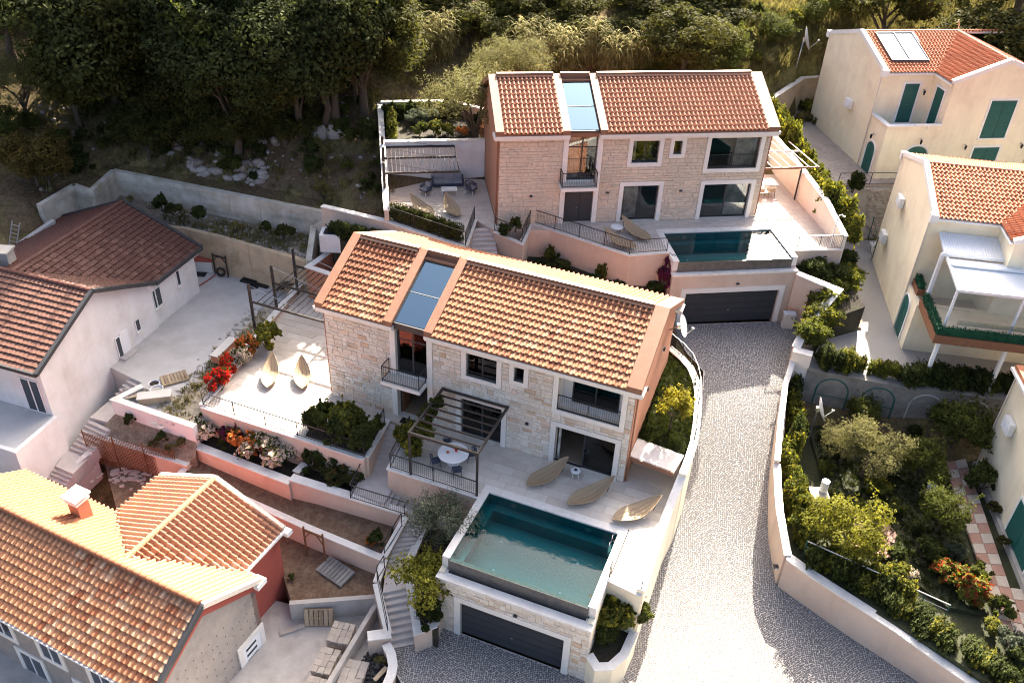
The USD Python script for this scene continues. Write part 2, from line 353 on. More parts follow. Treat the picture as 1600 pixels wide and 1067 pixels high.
leaves('petal_white', [(0, (.62, .50, .38)), (.5, (.74, .65, .52)), (1, (.68, .44, .34))], .3)
leaves('petal_orange', [(0, (.52, .13, .035)), (.5, (.62, .24, .07)), (1, (.66, .40, .17))], .3)
leaves('petal_purple', [(0, (.10, .016, .05)), (.5, (.16, .022, .075)), (1, (.075, .018, .035))], .3)

# window panes: clear with a Fresnel sheen
def pane(name, tint, gloss, rough=.01, ior=1.6):
    mat(name, {'f': ('fresnel', {'IOR': ior}), 't': ('transparent_bsdf', {'color': tint}), 'g': ('glossy_bsdf', {'color': gloss, 'roughness': rough}), 'm': ('mix_closure', {})},
        [('f.fac', 'm.fac'), ('t.BSDF', 'm.closure1'), ('g.BSDF', 'm.closure2')], surface='m.closure')
pane('window_glass', (.80, .84, .84), (.95, .95, .95))
mat('skylight_glass', {'f': ('fresnel', {'IOR': 2.2}), 't': ('transparent_bsdf', {'color': (.10, .22, .30)}), 'g': ('glossy_bsdf', {'color': (.55, .80, .95), 'roughness': .02}), 'm': ('mix_closure', {}),
     'a': ('math', {'math_type': 'add', 'value2': .22, 'use_clamp': True})},
    [('f.fac', 'a.value1'), ('a.value', 'm.fac'), ('t.BSDF', 'm.closure1'), ('g.BSDF', 'm.closure2')], surface='m.closure')
plain('dark_pane', (.03, .035, .04), .06, var=.1, spec=.6)
mat('water', {'g': ('geometry', {}), 'n': ('noise_texture', {'scale': 3.2, 'detail': 3.0}), 'b': ('bump', {'strength': .6, 'distance': .009}), 'f': ('fresnel', {'IOR': 1.25}),
     't': ('transparent_bsdf', {'color': (.38, .72, .74)}), 'gl': ('glossy_bsdf', {'color': (1, 1, 1), 'roughness': .015}), 'm': ('mix_closure', {})},
    [('g.position', 'n.vector'), ('n.fac', 'b.height'), ('b.normal', 'gl.normal'), ('b.normal', 'f.normal') if False else ('f.fac', 'm.fac'), ('t.BSDF', 'm.closure1'), ('gl.BSDF', 'm.closure2')], surface='m.closure')
leaves('curtain', [(0, (.60, .58, .54)), (1, (.66, .64, .60))], .35)
plain('slab_pink', (.36, .21, .165), .85, var=.15, scale=6.0, bump=.003)
plain('slab_cream', (.47, .41, .345), .85, var=.12, scale=6.0, bump=.003)

# ------------------------------------------------------------------ builders
def offset_line(pts, t):
    """Left and right offset points of an open line, mitred."""
    pts = [np.array(p[:2], float) for p in pts]; L, R = [], []
    for i, p in enumerate(pts):
        d0 = pts[i] - pts[i - 1] if i else pts[1] - pts[0]
        d1 = pts[i + 1] - pts[i] if i + 1 < len(pts) else pts[i] - pts[i - 1]
        d0, d1 = d0 / np.linalg.norm(d0), d1 / np.linalg.norm(d1)
        n0, n1 = np.array([-d0[1], d0[0]]), np.array([-d1[1], d1[0]])
        m = n0 + n1; m /= np.linalg.norm(m); k = t / 2 / max(m @ n0, .35)
        L.append(p + m * k); R.append(p - m * k)
    return L, R

def wall_mesh(pts, top, bottom, t):
    """pts: (x, y); top and bottom: number or a list along the line."""
    k = len(pts); top = [top] * k if np.ndim(top) == 0 else top; bottom = [bottom] * k if np.ndim(bottom) == 0 else bottom
    L, R = offset_line(pts, t); mb = MB(); V = []
    for i in range(k):
        V += [(*L[i], bottom[i]), (*R[i], bottom[i]), (*R[i], top[i]), (*L[i], top[i])]
    F = []
    for i in range(k - 1):
        a, b = 4 * i, 4 * i + 4
        F += [[a + j, b + j, b + (j + 1) % 4, a + (j + 1) % 4] for j in range(4)]
    F += [[3, 2, 1, 0][::-1], [4 * k - 4, 4 * k - 3, 4 * k - 2, 4 * k - 1][::-1]]
    return mb.add(V, F)

def wall(name, label, pts, top, bottom, t=.3, m='stucco_peach', cap='coping_stone', cap_t=.12, group=None, cat='wall', loc=None):
    """A free-standing or retaining wall with its coping."""
    k = len(pts); top = [top] * k if np.ndim(top) == 0 else list(top)
    bz = bottom if np.ndim(bottom) == 0 else min(bottom)
    w = thing(name, label, cat, (pts[0][0], pts[0][1], bz), group=group)
    ct = .07 if cap else 0
    part('wall_body', wall_mesh(pts, [z - ct for z in top], bottom, t), m, w)
    if cap:
        part('coping', wall_mesh(pts, top, [z - ct for z in top], t + cap_t), cap, w)
    return w

def resample(pts, step):
    """Points (x, y, z) about every step along a line."""
    pts = [np.array(p, float) for p in pts]; out = [pts[0]]
    for a, b in zip(pts, pts[1:]):
        n = max(1, int(round(np.linalg.norm(b - a) / step)))
        out += [a + (b - a) * (i + 1) / n for i in range(n)]
    return out

def railing(label, pts, h=1.0, step=1.6, group=None, bars=True, m='dark_metal', name='railing', parent=None):
    """A metal railing: rails, posts and balusters on the line pts (x, y, z)."""
    r = parent if parent is not None else thing(name, label, 'railing', pts[0], group=group)
    up = np.array([0, 0, 1.0]); top = MB(); low = MB()
    for a, b in zip(pts, pts[1:]):
        a, b = np.array(a, float), np.array(b, float)
        top.beam(a + up * h, b + up * h, .05, .035); low.beam(a + up * .09, b + up * .09, .035, .03)
    nm = 'railing_' if parent is not None else ''
    part(nm + 'top_rail', top, m, r); part(nm + 'bottom_rail', low, m, r)
    for p in resample(pts, step):
        part(nm + 'post', MB().box(p[0] - .022, p[1] - .022, p[2], p[0] + .022, p[1] + .022, p[2] + h - .02), m, r)
    if bars:
        mb = MB()
        for p in resample(pts, .115):
            mb.box(p[0] - .007, p[1] - .007, p[2] + .1, p[0] + .007, p[1] + .007, p[2] + h - .02)
        part(nm + 'baluster', mb, m, r, kind='stuff')
    return r

# ---- roof tiles: each a bent clay tile
def tile_shape(w, ln, flat=False):
    xs = np.array([0, .10, .36, .44, .56, .70, .84, .94, 1.0]) * w * 1.04
    zs = np.array([.03, .0, .0, .30, .72, .86, .72, .30, .03]) * w * (.16 if flat else .50)
    k = len(xs); th = .018
    low = np.column_stack([xs, np.full(k, -.05), zs + .085]); hi = np.column_stack([xs, np.full(k, ln), zs + .008])
    lip = low - np.array([0, 0, th + .045])
    V = np.vstack([low, hi, lip])
    F = [[i, i + 1, k + i + 1, k + i] for i in range(k - 1)] + [[2 * k + i, 2 * k + i + 1, i + 1, i] for i in range(k - 1)]
    return V, np.array(F)

def roof_tiles(parent, poly, m, w=.30, ln=.40, single=0, rng=None, flat=False, lift=.02):
    """Clay tiles on the plane polygon poly (3-D, its first edge the eave). Returns how many were built singly."""
    rng = rng or np.random.default_rng(3)
    P = np.array(poly, float); u = P[1] - P[0]; u /= np.linalg.norm(u)
    n = np.zeros(3)
    for i in range(1, len(P) - 1): n += np.cross(P[i] - P[0], P[i + 1] - P[0])
    n /= np.linalg.norm(n)
    if n[2] < 0: n = -n
    v = np.cross(n, u)
    if v[2] < 0: v = -v; 
    if np.cross(u, v)[2] < 0: u = -u
    ab = np.column_stack([(P - P[0]) @ u, (P - P[0]) @ v]); pg = Polygon(ab).buffer(0.01)
    a0, b0, a1, b1 = pg.bounds
    na = max(1, int(round((a1 - a0) / w))); nb = max(1, int(round((b1 - b0) / ln))); w, ln = (a1 - a0) / na, (b1 - b0) / nb
    tv, tf = tile_shape(w, ln, flat); spots = []
    for j in range(nb):
        for i in range(na):
            x, y = a0 + i * w, b0 + j * ln
            if pg.contains(Point(x + w / 2, y + ln / 2)): spots.append((x, y))
    org = P[0] + n * lift; out = []
    for x, y in spots:
        t = tv.copy(); t[:, 2] += rng.normal(0, .004); t[:, 1] += rng.normal(0, .008)
        q = org + np.outer(t[:, 0] + x, u) + np.outer(t[:, 1] + y, v) + np.outer(t[:, 2], n)
        out.append(q)
    order = sorted(range(len(out)), key=lambda i: np.linalg.norm(out[i][0] - CAMPOS))
    for i in order[:single]: part('roof_tile', MB().add(out[i], tf), m, parent, smooth=50)
    if len(order) > single:
        mb = MB()
        for i in order[single:]: mb.add(out[i], tf)
        part('roof_tiling', mb, m, parent, kind='stuff', smooth=50)
    return min(single, len(order))

def ridge_caps(parent, a, b, m, r=.13, step=.38):
    a, b = np.array(a, float), np.array(b, float); n = max(1, int(round(np.linalg.norm(b - a) / step))); mb = MB()
    d = (b - a) / n; e = d / np.linalg.norm(d); s = np.cross(e, (0, 0, 1.0)); s /= np.linalg.norm(s)
    for i in range(n):
        p, q = a + d * i - e * .03, a + d * (i + 1); V = []
        for c, rr in ((p, r * 1.12), (q, r * .95)):
            for j in range(6):
                t = math.pi * j / 5; V.append(c + s * math.cos(t) * rr + np.array([0, 0, math.sin(t) * rr * .9]))
        mb.add(V, [[j, j + 1, 7 + j, 6 + j] for j in range(5)] + [[0, 1, 4, 5], [1, 2, 3, 4]])
    return part('ridge_caps', mb, m, parent, kind='stuff', smooth=50)

def hole_wall(x0, x1, z0, z1, holes, y0, y1):
    """A wall standing on the local x axis with rectangular holes (x0, z0, x1, z1)."""
    pg = sbox(x0, z0, x1, z1)
    for h in holes: pg = pg.difference(sbox(*h))
    mb = MB()
    for g in getattr(pg, 'geoms', [pg]):
        m = trimesh.creation.extrude_polygon(g, y1 - y0, engine='earcut'); v = np.array(m.vertices)
        mb.add(np.column_stack([v[:, 0], y1 - v[:, 2], v[:, 1]]), np.array(m.faces))
    return mb

def gable_mesh(pts_yz, x0, x1):
    """A wall in the local y-z plane from x0 to x1."""
    m = trimesh.creation.extrude_polygon(Polygon(pts_yz), x1 - x0, engine='earcut'); v = np.array(m.vertices)
    return MB().add(np.column_stack([x0 + v[:, 2], v[:, 0], v[:, 1]]), np.array(m.faces))

def front_gable(pts_xz, y0, y1):
    m = trimesh.creation.extrude_polygon(Polygon(pts_xz), y1 - y0, engine='earcut'); v = np.array(m.vertices)
    return MB().add(np.column_stack([v[:, 0], y1 - v[:, 2], v[:, 1]]), np.array(m.faces))

def profile_x(pts_yz, x0, x1):
    return gable_mesh(pts_yz, x0, x1)

def cut_rects(r, holes):
    todo = [r]
    for h in holes:
        nxt = []
        for a, b, c, d in todo:
            if h[0] >= c or h[2] <= a or h[1] >= d or h[3] <= b: nxt.append((a, b, c, d)); continue
            if h[0] > a: nxt.append((a, b, h[0], d))
            if h[2] < c: nxt.append((h[2], b, c, d))
            a2, c2 = max(a, h[0]), min(c, h[2])
            if h[1] > b: nxt.append((a2, b, c2, h[1]))
            if h[3] < d: nxt.append((a2, h[3], c2, d))
        todo = nxt
    return todo

def stones(parent, fr, x0, x1, z0, z1, holes, m, seed, single=0, y=0.0, cmin=.20, cmax=.40):
    """Squared rubble facing on the plane y of frame fr: every stone its own block with chamfered edges."""
    rng = np.random.default_rng(seed); out = []; z = z0
    while z < z1 - .05:
        h = rng.uniform(cmin, cmax); h = min(h, z1 - z)
        if z1 - z - h < .12: h = z1 - z
        x = x0
        while x < x1 - .02:
            w = rng.uniform(.20, .62) * (.75 + 1.1 * h); w = min(w, x1 - x)
            if x1 - x - w < .15: w = x1 - x
            cells = [(x, z, x + w, z + h)]
            if h > .32 and rng.random() < .3: cells = [(x, z, x + w, z + h * .5), (x, z + h * .5, x + w, z + h)]
            elif h > .3 and w > .55 and rng.random() < .2: cells = [(x, z, x + w * .4, z + h), (x + w * .4, z, x + w, z + h * .55), (x + w * .4, z + h * .55, x + w, z + h)]
            for c in cells: out += [r for r in cut_rects(c, holes) if r[2] - r[0] > .07 and r[3] - r[1] > .06]
            x += w
        z += h
    F = [[0, 1, 5, 4], [1, 2, 6, 5], [2, 3, 7, 6], [3, 0, 4, 7], [4, 5, 6, 7], [8, 9, 1, 0], [9, 10, 2, 1], [10, 11, 3, 2], [11, 8, 0, 3]]
    ms = []
    for a, b, c, d in out:
        g, ch, t = .009, .018, rng.uniform(.028, .06)
        j = rng.normal(0, .006, (4, 2)); q = [(a + g, b + g), (c - g, b + g), (c - g, d - g), (a + g, d - g)]
        V = [(q[i][0] + j[i, 0], y - t + .016, q[i][1] + j[i, 1]) for i in range(4)]
        s = [(1, 1), (-1, 1), (-1, -1), (1, -1)]
        V += [(q[i][0] + j[i, 0] + s[i][0] * ch, y - t + rng.normal(0, .004), q[i][1] + j[i, 1] + s[i][1] * ch) for i in range(4)]
        V += [(q[i][0], y + .002, q[i][1]) for i in range(4)]
        ms.append(((c - a) * (d - b), MB().add(V, F).xf(fr)))
    ms.sort(key=lambda k: -k[0])
    for _, mb in ms[:single]: part('stone', mb, m, parent)
    if len(ms) > single:
        mb = MB()
        for _, k in ms[single:]: v, f = k.get(); mb.add(v, f)
        part('stonework', mb, m, parent, kind='stuff')

def paving(parent, fr, poly, z, tx, ty, m, single, h=.03, gap=.014, stagger=.5, seed=1, name='paving_slab'):
    """Slabs laid in frame fr over the polygon poly (local x, y), each its own piece."""
    rng = np.random.default_rng(seed); pg = Polygon(poly).buffer(0); x0, y0, x1, y1 = pg.bounds; out = []
    ny = int(math.ceil((y1 - y0) / ty)); nx = int(math.ceil((x1 - x0) / tx)) + 1
    for j in range(ny):
        off = -tx * stagger * (j % 2)
        for i in range(nx):
            c = sbox(x0 + off + i * tx + gap / 2, y0 + j * ty + gap / 2, x0 + off + (i + 1) * tx - gap / 2, y0 + (j + 1) * ty - gap / 2).intersection(pg)
            for g in getattr(c, 'geoms', [c]):
                if g.geom_type == 'Polygon' and g.area > .01: out.append(g)
    ms = []
    for g in out:
        dz = rng.normal(0, .0012)
        mb = MB().prism(g, z - h, z + dz).xf(fr); c = fr.w(*g.centroid.coords[0], z)
        ms.append((np.linalg.norm(c - CAMPOS), mb))
    ms.sort(key=lambda k: k[0])
    for _, mb in ms[:single]: part(name, mb, m, parent)
    if len(ms) > single:
        mb = MB()
        for _, k in ms[single:]: v, f = k.get(); mb.add(v, f)
        part(name + 's', mb, m, parent, kind='stuff')

def window(parent, fr, x0, z0, x1, z1, y=.06, fw=.055, mullions=(.5,), m='anthracite', glass='window_glass', name='window', curtain=None, sill=False, depth=.06, bars=()):
    """A glazed frame set in an opening: frame with mullions, panes, perhaps a curtain behind."""
    fm = MB()
    fm.box(x0, y, z0, x1, y + depth, z0 + fw).box(x0, y, z1 - fw, x1, y + depth, z1).box(x0, y, z0 + fw, x0 + fw, y + depth, z1 - fw).box(x1 - fw, y, z0 + fw, x1, y + depth, z1 - fw)
    for k in mullions:
        xm = x0 + (x1 - x0) * k; fm.box(xm - fw * .75, y + .002, z0 + fw, xm + fw * .75, y + depth - .002, z1 - fw)
    for k in bars:
        zm = z0 + (z1 - z0) * k; fm.box(x0 + fw, y + .004, zm - fw / 2, x1 - fw, y + depth - .004, zm + fw / 2)
    f = part(name, fm.xf(fr), m, parent)
    INV[str(f.GetPath())] = INV.get(str(parent.GetPath()))
    ks = [0, *mullions, 1]
    for a, b in zip(ks, ks[1:]):
        xa, xb = x0 + (x1 - x0) * a + fw * .8, x0 + (x1 - x0) * b - fw * .8
        part('pane', MB().box(xa, y + depth * .4, z0 + fw, xb, y + depth * .4 + .012, z1 - fw).xf(fr), glass, f)
    if curtain:
        for a, b in curtain:
            xa, xb = x0 + (x1 - x0) * a, x0 + (x1 - x0) * b; n = max(8, int((xb - xa) / .045)); V = []
            for i in range(n + 1):
                xx = xa + (xb - xa) * i / n; yy = y + .22 + .035 * math.sin(i * 1.9) + .012 * math.sin(i * .7)
                V += [(xx, yy, z0 + .04), (xx, yy, z1 - .03)]
            F = [[2 * i, 2 * i + 2, 2 * i + 3, 2 * i + 1] for i in range(n)]
            part('curtain', MB().add(V, F).xf(fr), 'curtain', f, smooth=True)
    return f

def frame_ring(x0, z0, x1, z1, w, y0, y1, bottom=True, top=True):
    """A stone surround round an opening."""
    mb = MB()
    zb = z0 - (w if bottom else 0)
    mb.box(x0 - w, y0, zb, x0, y1, z1 + w).box(x1, y0, zb, x1 + w, y1, z1 + w)
    if top: mb.box(x0, y0, z1, x1, y1, z1 + w)
    if bottom: mb.box(x0, y0, zb, x1, y1, z0)
    return mb

def wall_lamp(fr, x, z, label, y=-.08, group=None):
    t = thing('wall_lamp', label, 'wall lamp', fr.w(x, y, z), fr.ang, group)
    part('lamp_housing', MB().box(x - .1, y - .09, z - .04, x + .1, y + .01, z + .05).box(x - .05, y + .01, z - .07, x + .05, y + .05, z + .07).xf(fr), 'anthracite', t)
    part('lamp_shade', MB().box(x - .085, y - .08, z - .055, x + .085, y - .005, z - .041).xf(fr), 'trim_white', t)
    return t

# ---- foliage
def rvec(rng, n):
    v = rng.normal(size=(n, 3)); return v / np.linalg.norm(v, axis=1, keepdims=True)

def leaf_cards(rng, C, N, L, W, jitter=.6, droop=0.0):
    """Folded leaf-shaped faces at the points C, facing roughly along N. L, W: length and width."""
    n = len(C); d = N + rvec(rng, n) * jitter; d /= np.linalg.norm(d, axis=1, keepdims=True)
    t = np.cross(d, rvec(rng, n)); t /= np.maximum(np.linalg.norm(t, axis=1, keepdims=True), 1e-6); t[:, 2] -= droop; t /= np.linalg.norm(t, axis=1, keepdims=True)
    s = np.cross(d, t); k = (rng.uniform(.65, 1.35, n))[:, None]
    L, W = L * k, W * k
    a = C - t * L * .5; b = C + t * L * .5; c1 = C + s * W * .5 + d * W * .18 - t * L * .06; c2 = C - s * W * .5 + d * W * .18 - t * L * .06
    V = np.stack([a, c1, b, c2], 1).reshape(-1, 3); i = np.arange(n)[:, None] * 4
    F = np.vstack([i + [0, 1, 2], i + [0, 2, 3]])
    return V, F

def crown_points(rng, lobes, n, fill=.35, twigs=46):
    """Points over the shells of lobes (centre, radii); denser outside."""
    lobes = [(np.array(c, float), np.array([r] * 3 if np.ndim(r) == 0 else r, float)) for c, r in lobes]
    wts = np.array([r.mean() ** 2 for _, r in lobes]); wts /= wts.sum(); ch = rng.choice(len(lobes), n, p=wts)
    C = np.array([l[0] for l in lobes])[ch]; R = np.array([l[1] for l in lobes])[ch]; d = rvec(rng, n)
    bump = .78 + .45 * meshkit.noise(d * 2.6 + ch[:, None] * 7.3, 5)
    rad = bump * (1 - fill * rng.random(n) ** 1.6)
    sprig = rng.random(n) < .14; rad = np.where(sprig, rad * rng.uniform(1.0, 1.38, n), rad)
    Q = C + d * R * rad[:, None]
    if twigs:                                             # leaves along shoots that stick out of the clumps
        m = int(n * .22); g = rng.integers(0, len(lobes), twigs); gd = rvec(rng, twigs); gd[:, 2] += .35; gd /= np.linalg.norm(gd, axis=1, keepdims=True)
        o = np.array([l[0] for l in lobes])[g]; r = np.array([l[1] for l in lobes])[g].mean(1); ln = rng.uniform(1.15, 2.1, twigs)
        k = rng.integers(0, twigs, m); s = rng.random(m) ** .8
        Q[:m] = o[k] + gd[k] * (r[k] * (.7 + s * (ln[k] - .7)))[:, None] + rng.normal(0, 1, (m, 3)) * (r[k] * .10)[:, None]; d[:m] = gd[k] * .4 + rvec(rng, m)
    return Q, d

def sub_lobes(rng, R, n, base, k=.42, zmin=-.35):
    """Clumps spread over an ellipsoid R round base."""
    out = []
    while len(out) < n:
        d = rvec(rng, 1)[0]
        if d[2] < zmin: continue
        out.append((np.array(base) + d * np.array(R) * rng.uniform(.55, .95), np.array([1, 1, .8]) * np.mean(R) * k * rng.uniform(.5, 1.4)))
    return out

def proto(name):
    p = '/World/Looks/' + name
    stage.CreateClassPrim(p)
    return p

def pmesh(p, name, vf, m, smooth=False):
    usdkit.mesh(stage, f'{p}/{name}', vf, MAT[m], smooth=smooth)

def trunk_mesh(rng, h, r, R, base_h, nlimb=7):
    mb = MB(); pts = [np.array([0, 0, -.4])]
    for i in range(5): pts.append(np.array([rng.normal(0, .05 * h * .3), rng.normal(0, .05 * h * .3), h * (i + 1) / 5 * .75]))
    mb.tube(pts, r, 7, r * .35)
    for i in range(nlimb):
        a = rng.uniform(0, 2 * math.pi); b = pts[rng.integers(2, 5)]; e = np.array([math.cos(a) * R[0] * .7, math.sin(a) * R[1] * .7, base_h + rng.uniform(-.2, .5) * R[2]])
        mb.tube([b, (b + e) / 2 + np.array([0, 0, .12 * h]), e], r * .42, 5, r * .08)
    return mb.get()

def make_tree(name, seed, h, R, nlobe, nleaf, L, W, m, trunk_r, m2=None, frac2=0.0, droop=0.0, k=.42, fill=.35):
    """A tree class: trunk with limbs, crown of leaf-sized faces in clumps; R the crown's radii, h the height of its middle."""
    rng = np.random.default_rng(seed); p = proto(name)
    pmesh(p, 'trunk', trunk_mesh(rng, h, trunk_r, R, h), 'bark', smooth=True)
    lob = sub_lobes(rng, R, nlobe, (0, 0, h), k)
    n1 = int(nleaf * (1 - frac2)); C, d = crown_points(rng, lob, n1, fill, 90); d[:, 2] += .5
    pmesh(p, 'crown', leaf_cards(rng, C, d, L, W, .7, droop), m)
    if m2:
        C, d = crown_points(rng, lob, nleaf - n1, .08); d[:, 2] += .6
        pmesh(p, 'crown_tips' if not m2.startswith('petal') else 'flowers', leaf_cards(rng, C, d, L * .9, W * 1.1, .6, droop), m2)
    return p

def make_bush(name, seed, nleaf, L, W, m, m2=None, frac2=.0, nlobe=13, k=.34, hz=.9, fill=.45, petal=1.0):
    """A bush class of radius 1 standing on z = 0."""
    rng = np.random.default_rng(seed); p = proto(name); st = MB()
    for i in range(7):
        a = rng.uniform(0, 6.28); st.tube([(0, 0, -.1), (math.cos(a) * .25, math.sin(a) * .25, .4), (math.cos(a) * .6, math.sin(a) * .6, .9 * hz)], .03, 4, .008)
    pmesh(p, 'stem', st.get(), 'bark')
    lob = sub_lobes(rng, (.68, .68, .62 * hz), nlobe, (0, 0, .72 * hz), k, -.6)
    n1 = int(nleaf * (1 - frac2)); C, d = crown_points(rng, lob, n1, fill); C[:, 2] = np.maximum(C[:, 2], .02); d[:, 2] += .4
    pmesh(p, 'foliage', leaf_cards(rng, C, d, L, W, .8), m)
    if m2:
        C, d = crown_points(rng, lob, nleaf - n1, .05); C[:, 2] = np.maximum(C[:, 2], .05); d[:, 2] += .7
        pmesh(p, 'flowers' if m2.startswith('petal') else 'leaf_tips', leaf_cards(rng, C, d, L * petal, W * petal * 1.3, .5), m2)
    return p

def make_hedge(name, seed, nleaf, L, W, m, m2=None, frac2=.0):
    """A piece of hedge, 1 m long, 1 m wide and 1 m high, rough-topped."""
    rng = np.random.default_rng(seed); p = proto(name); st = MB()
    for i in range(6): st.tube([(rng.uniform(-.4, .4), rng.uniform(-.25, .25), -.1), (rng.uniform(-.4, .4), rng.uniform(-.3, .3), .8)], .015, 4, .006)
    pmesh(p, 'stem', st.get(), 'bark')
    lob = [((rng.uniform(-.45, .45), rng.uniform(-.26, .26), rng.uniform(.15, .85)), rng.uniform(.13, .27)) for _ in range(34)]
    n1 = int(nleaf * (1 - frac2)); C, d = crown_points(rng, lob, n1, .5); C[:, 2] = np.maximum(C[:, 2], .02); d[:, 2] += .4
    pmesh(p, 'foliage', leaf_cards(rng, C, d, L, W, .8), m)
    if m2:
        C, d = crown_points(rng, lob, nleaf - n1, .05); d[:, 2] += .5
        pmesh(p, 'leaf_tips', leaf_cards(rng, C, d, L, W, .6), m2)
    return p

def make_reed(name, seed, nst, h):
    rng = np.random.default_rng(seed); p = proto(name); st = MB(); V, Fs, n = [], [], 0
    for i in range(nst):
        a, r = rng.uniform(0, 6.28), .75 * math.sqrt(rng.random()); b = np.array([r * math.cos(a), r * math.sin(a), 0]); hh = h * rng.uniform(.6, 1.1)
        tip = b + np.array([rng.normal(0, .25), rng.normal(0, .25), hh]); st.tube([b, (b + tip) / 2, tip], .014, 3, .006)
        for j in range(9):
            t = .25 + .75 * j / 8; o = b + (tip - b) * t; aa = rng.uniform(0, 6.28); l = rng.uniform(.45, .8); dr = np.array([math.cos(aa), math.sin(aa), 0]); s = np.array([-dr[1], dr[0], 0]) * .034
            p1, p2, p3 = o + dr * l * .4 + [0, 0, .28 * l], o + dr * l * .8 + [0, 0, .16 * l], o + dr * l + [0, 0, -.18 * l]
            V += [o - s * .5, o + s * .5, p1 - s, p1 + s, p2 - s * .8, p2 + s * .8, p3]; Fs += [[n, n + 1, n + 3], [n, n + 3, n + 2], [n + 2, n + 3, n + 5], [n + 2, n + 5, n + 4], [n + 4, n + 5, n + 6]]; n += 7
    pmesh(p, 'stem', st.get(), 'leaf_reed'); pmesh(p, 'foliage', (np.array(V), np.array(Fs)), 'leaf_reed')
    return p

def blade_tuft(name, seed, n, h, m, spread=.3, w=.02):
    rng = np.random.default_rng(seed); V, Fs = [], []; k = 0
    for i in range(n):
        a, r = rng.uniform(0, 6.28), spread * math.sqrt(rng.random()); b = np.array([r * math.cos(a), r * math.sin(a), -.03]); aa = rng.uniform(0, 6.28); hh = h * rng.uniform(.5, 1.2)
        s = np.array([math.cos(aa), math.sin(aa), 0]) * w; t = b + np.array([-math.sin(aa) * hh * rng.uniform(-.6, .6), math.cos(aa) * hh * rng.uniform(-.6, .6), hh])
        md = (b + t) / 2 + np.array([0, 0, .12 * hh]); V += [b - s, b + s, md + s * .7, md - s * .7, t]; Fs += [[k, k + 1, k + 2], [k, k + 2, k + 3], [k + 3, k + 2, k + 4]]; k += 5
    return np.array(V), np.array(Fs)

def scatter(name, label, cat, shapes, m, P, rng, smin=.7, smax=1.3, tilt=.2):
    """Uncountable growth or stones: one PointInstancer of a few shapes at the points P."""
    pi = UsdGeom.PointInstancer.Define(stage, numbered('/World', name)); path = str(pi.GetPath()); rel = pi.CreatePrototypesRel()
    for i, s in enumerate(shapes):
        q = f'{path}/shapes/{cat.replace(" ", "_")}' + (f'_{i:03d}' if i else ''); usdkit.mesh(stage, q, s, MAT[m]); rel.AddTarget(q)
    n = len(P); pi.CreateProtoIndicesAttr(Vt.IntArray.FromNumpy(rng.integers(0, len(shapes), n).astype(np.int32)))
    pi.CreatePositionsAttr(Vt.Vec3fArray.FromNumpy(np.asarray(P, np.float32)))
    s = rng.uniform(smin, smax, n); pi.CreateScalesAttr(Vt.Vec3fArray.FromNumpy(np.column_stack([s, s, s]).astype(np.float32)))
    a = rng.uniform(0, math.pi, n); tx, ty = rng.normal(0, tilt, n), rng.normal(0, tilt, n)
    qs = Vt.QuathArray([Gf.Quath(float(math.cos(x)), float(u * .5), float(v * .5), float(math.sin(x))) for x, u, v in zip(a, tx, ty)])
    pi.CreateOrientationsAttr(qs)
    tag(pi, label, cat, kind='stuff')
    return pi

def rock_shape(seed, r=1.0, sub=1, sq=(1, .8, .6)):
    m = trimesh.creation.icosphere(sub, r); v = np.array(m.vertices); v *= (.72 + .55 * meshkit.noise(v * 1.7 + seed * 3.1, seed))[:, None] * np.array(sq)
    return v, np.array(m.faces)

def in_poly(poly, rng, n):
    pg = Polygon(poly); x0, y0, x1, y1 = pg.bounds; out = []
    from shapely import contains_xy
    while len(out) < n:
        q = rng.uniform((x0, y0), (x1, y1), (n * 3, 2)); out += list(q[contains_xy(pg, q[:, 0], q[:, 1])])
    return np.array(out[:n])

# ------------------------------------------------------------------ terrain
def road_z(y):
    y = np.asarray(y, float); t = np.clip((y - 28.0) / (49.5 - 28.0), 0, 1)
    t = .45 * t + .55 * t * t * (3 - 2 * t) if False else t * t * (3 - 2 * t) * .6 + .4 * (t - np.sin(2 * math.pi * t) / (2 * math.pi))
    return -4.65 + 5.45 * t

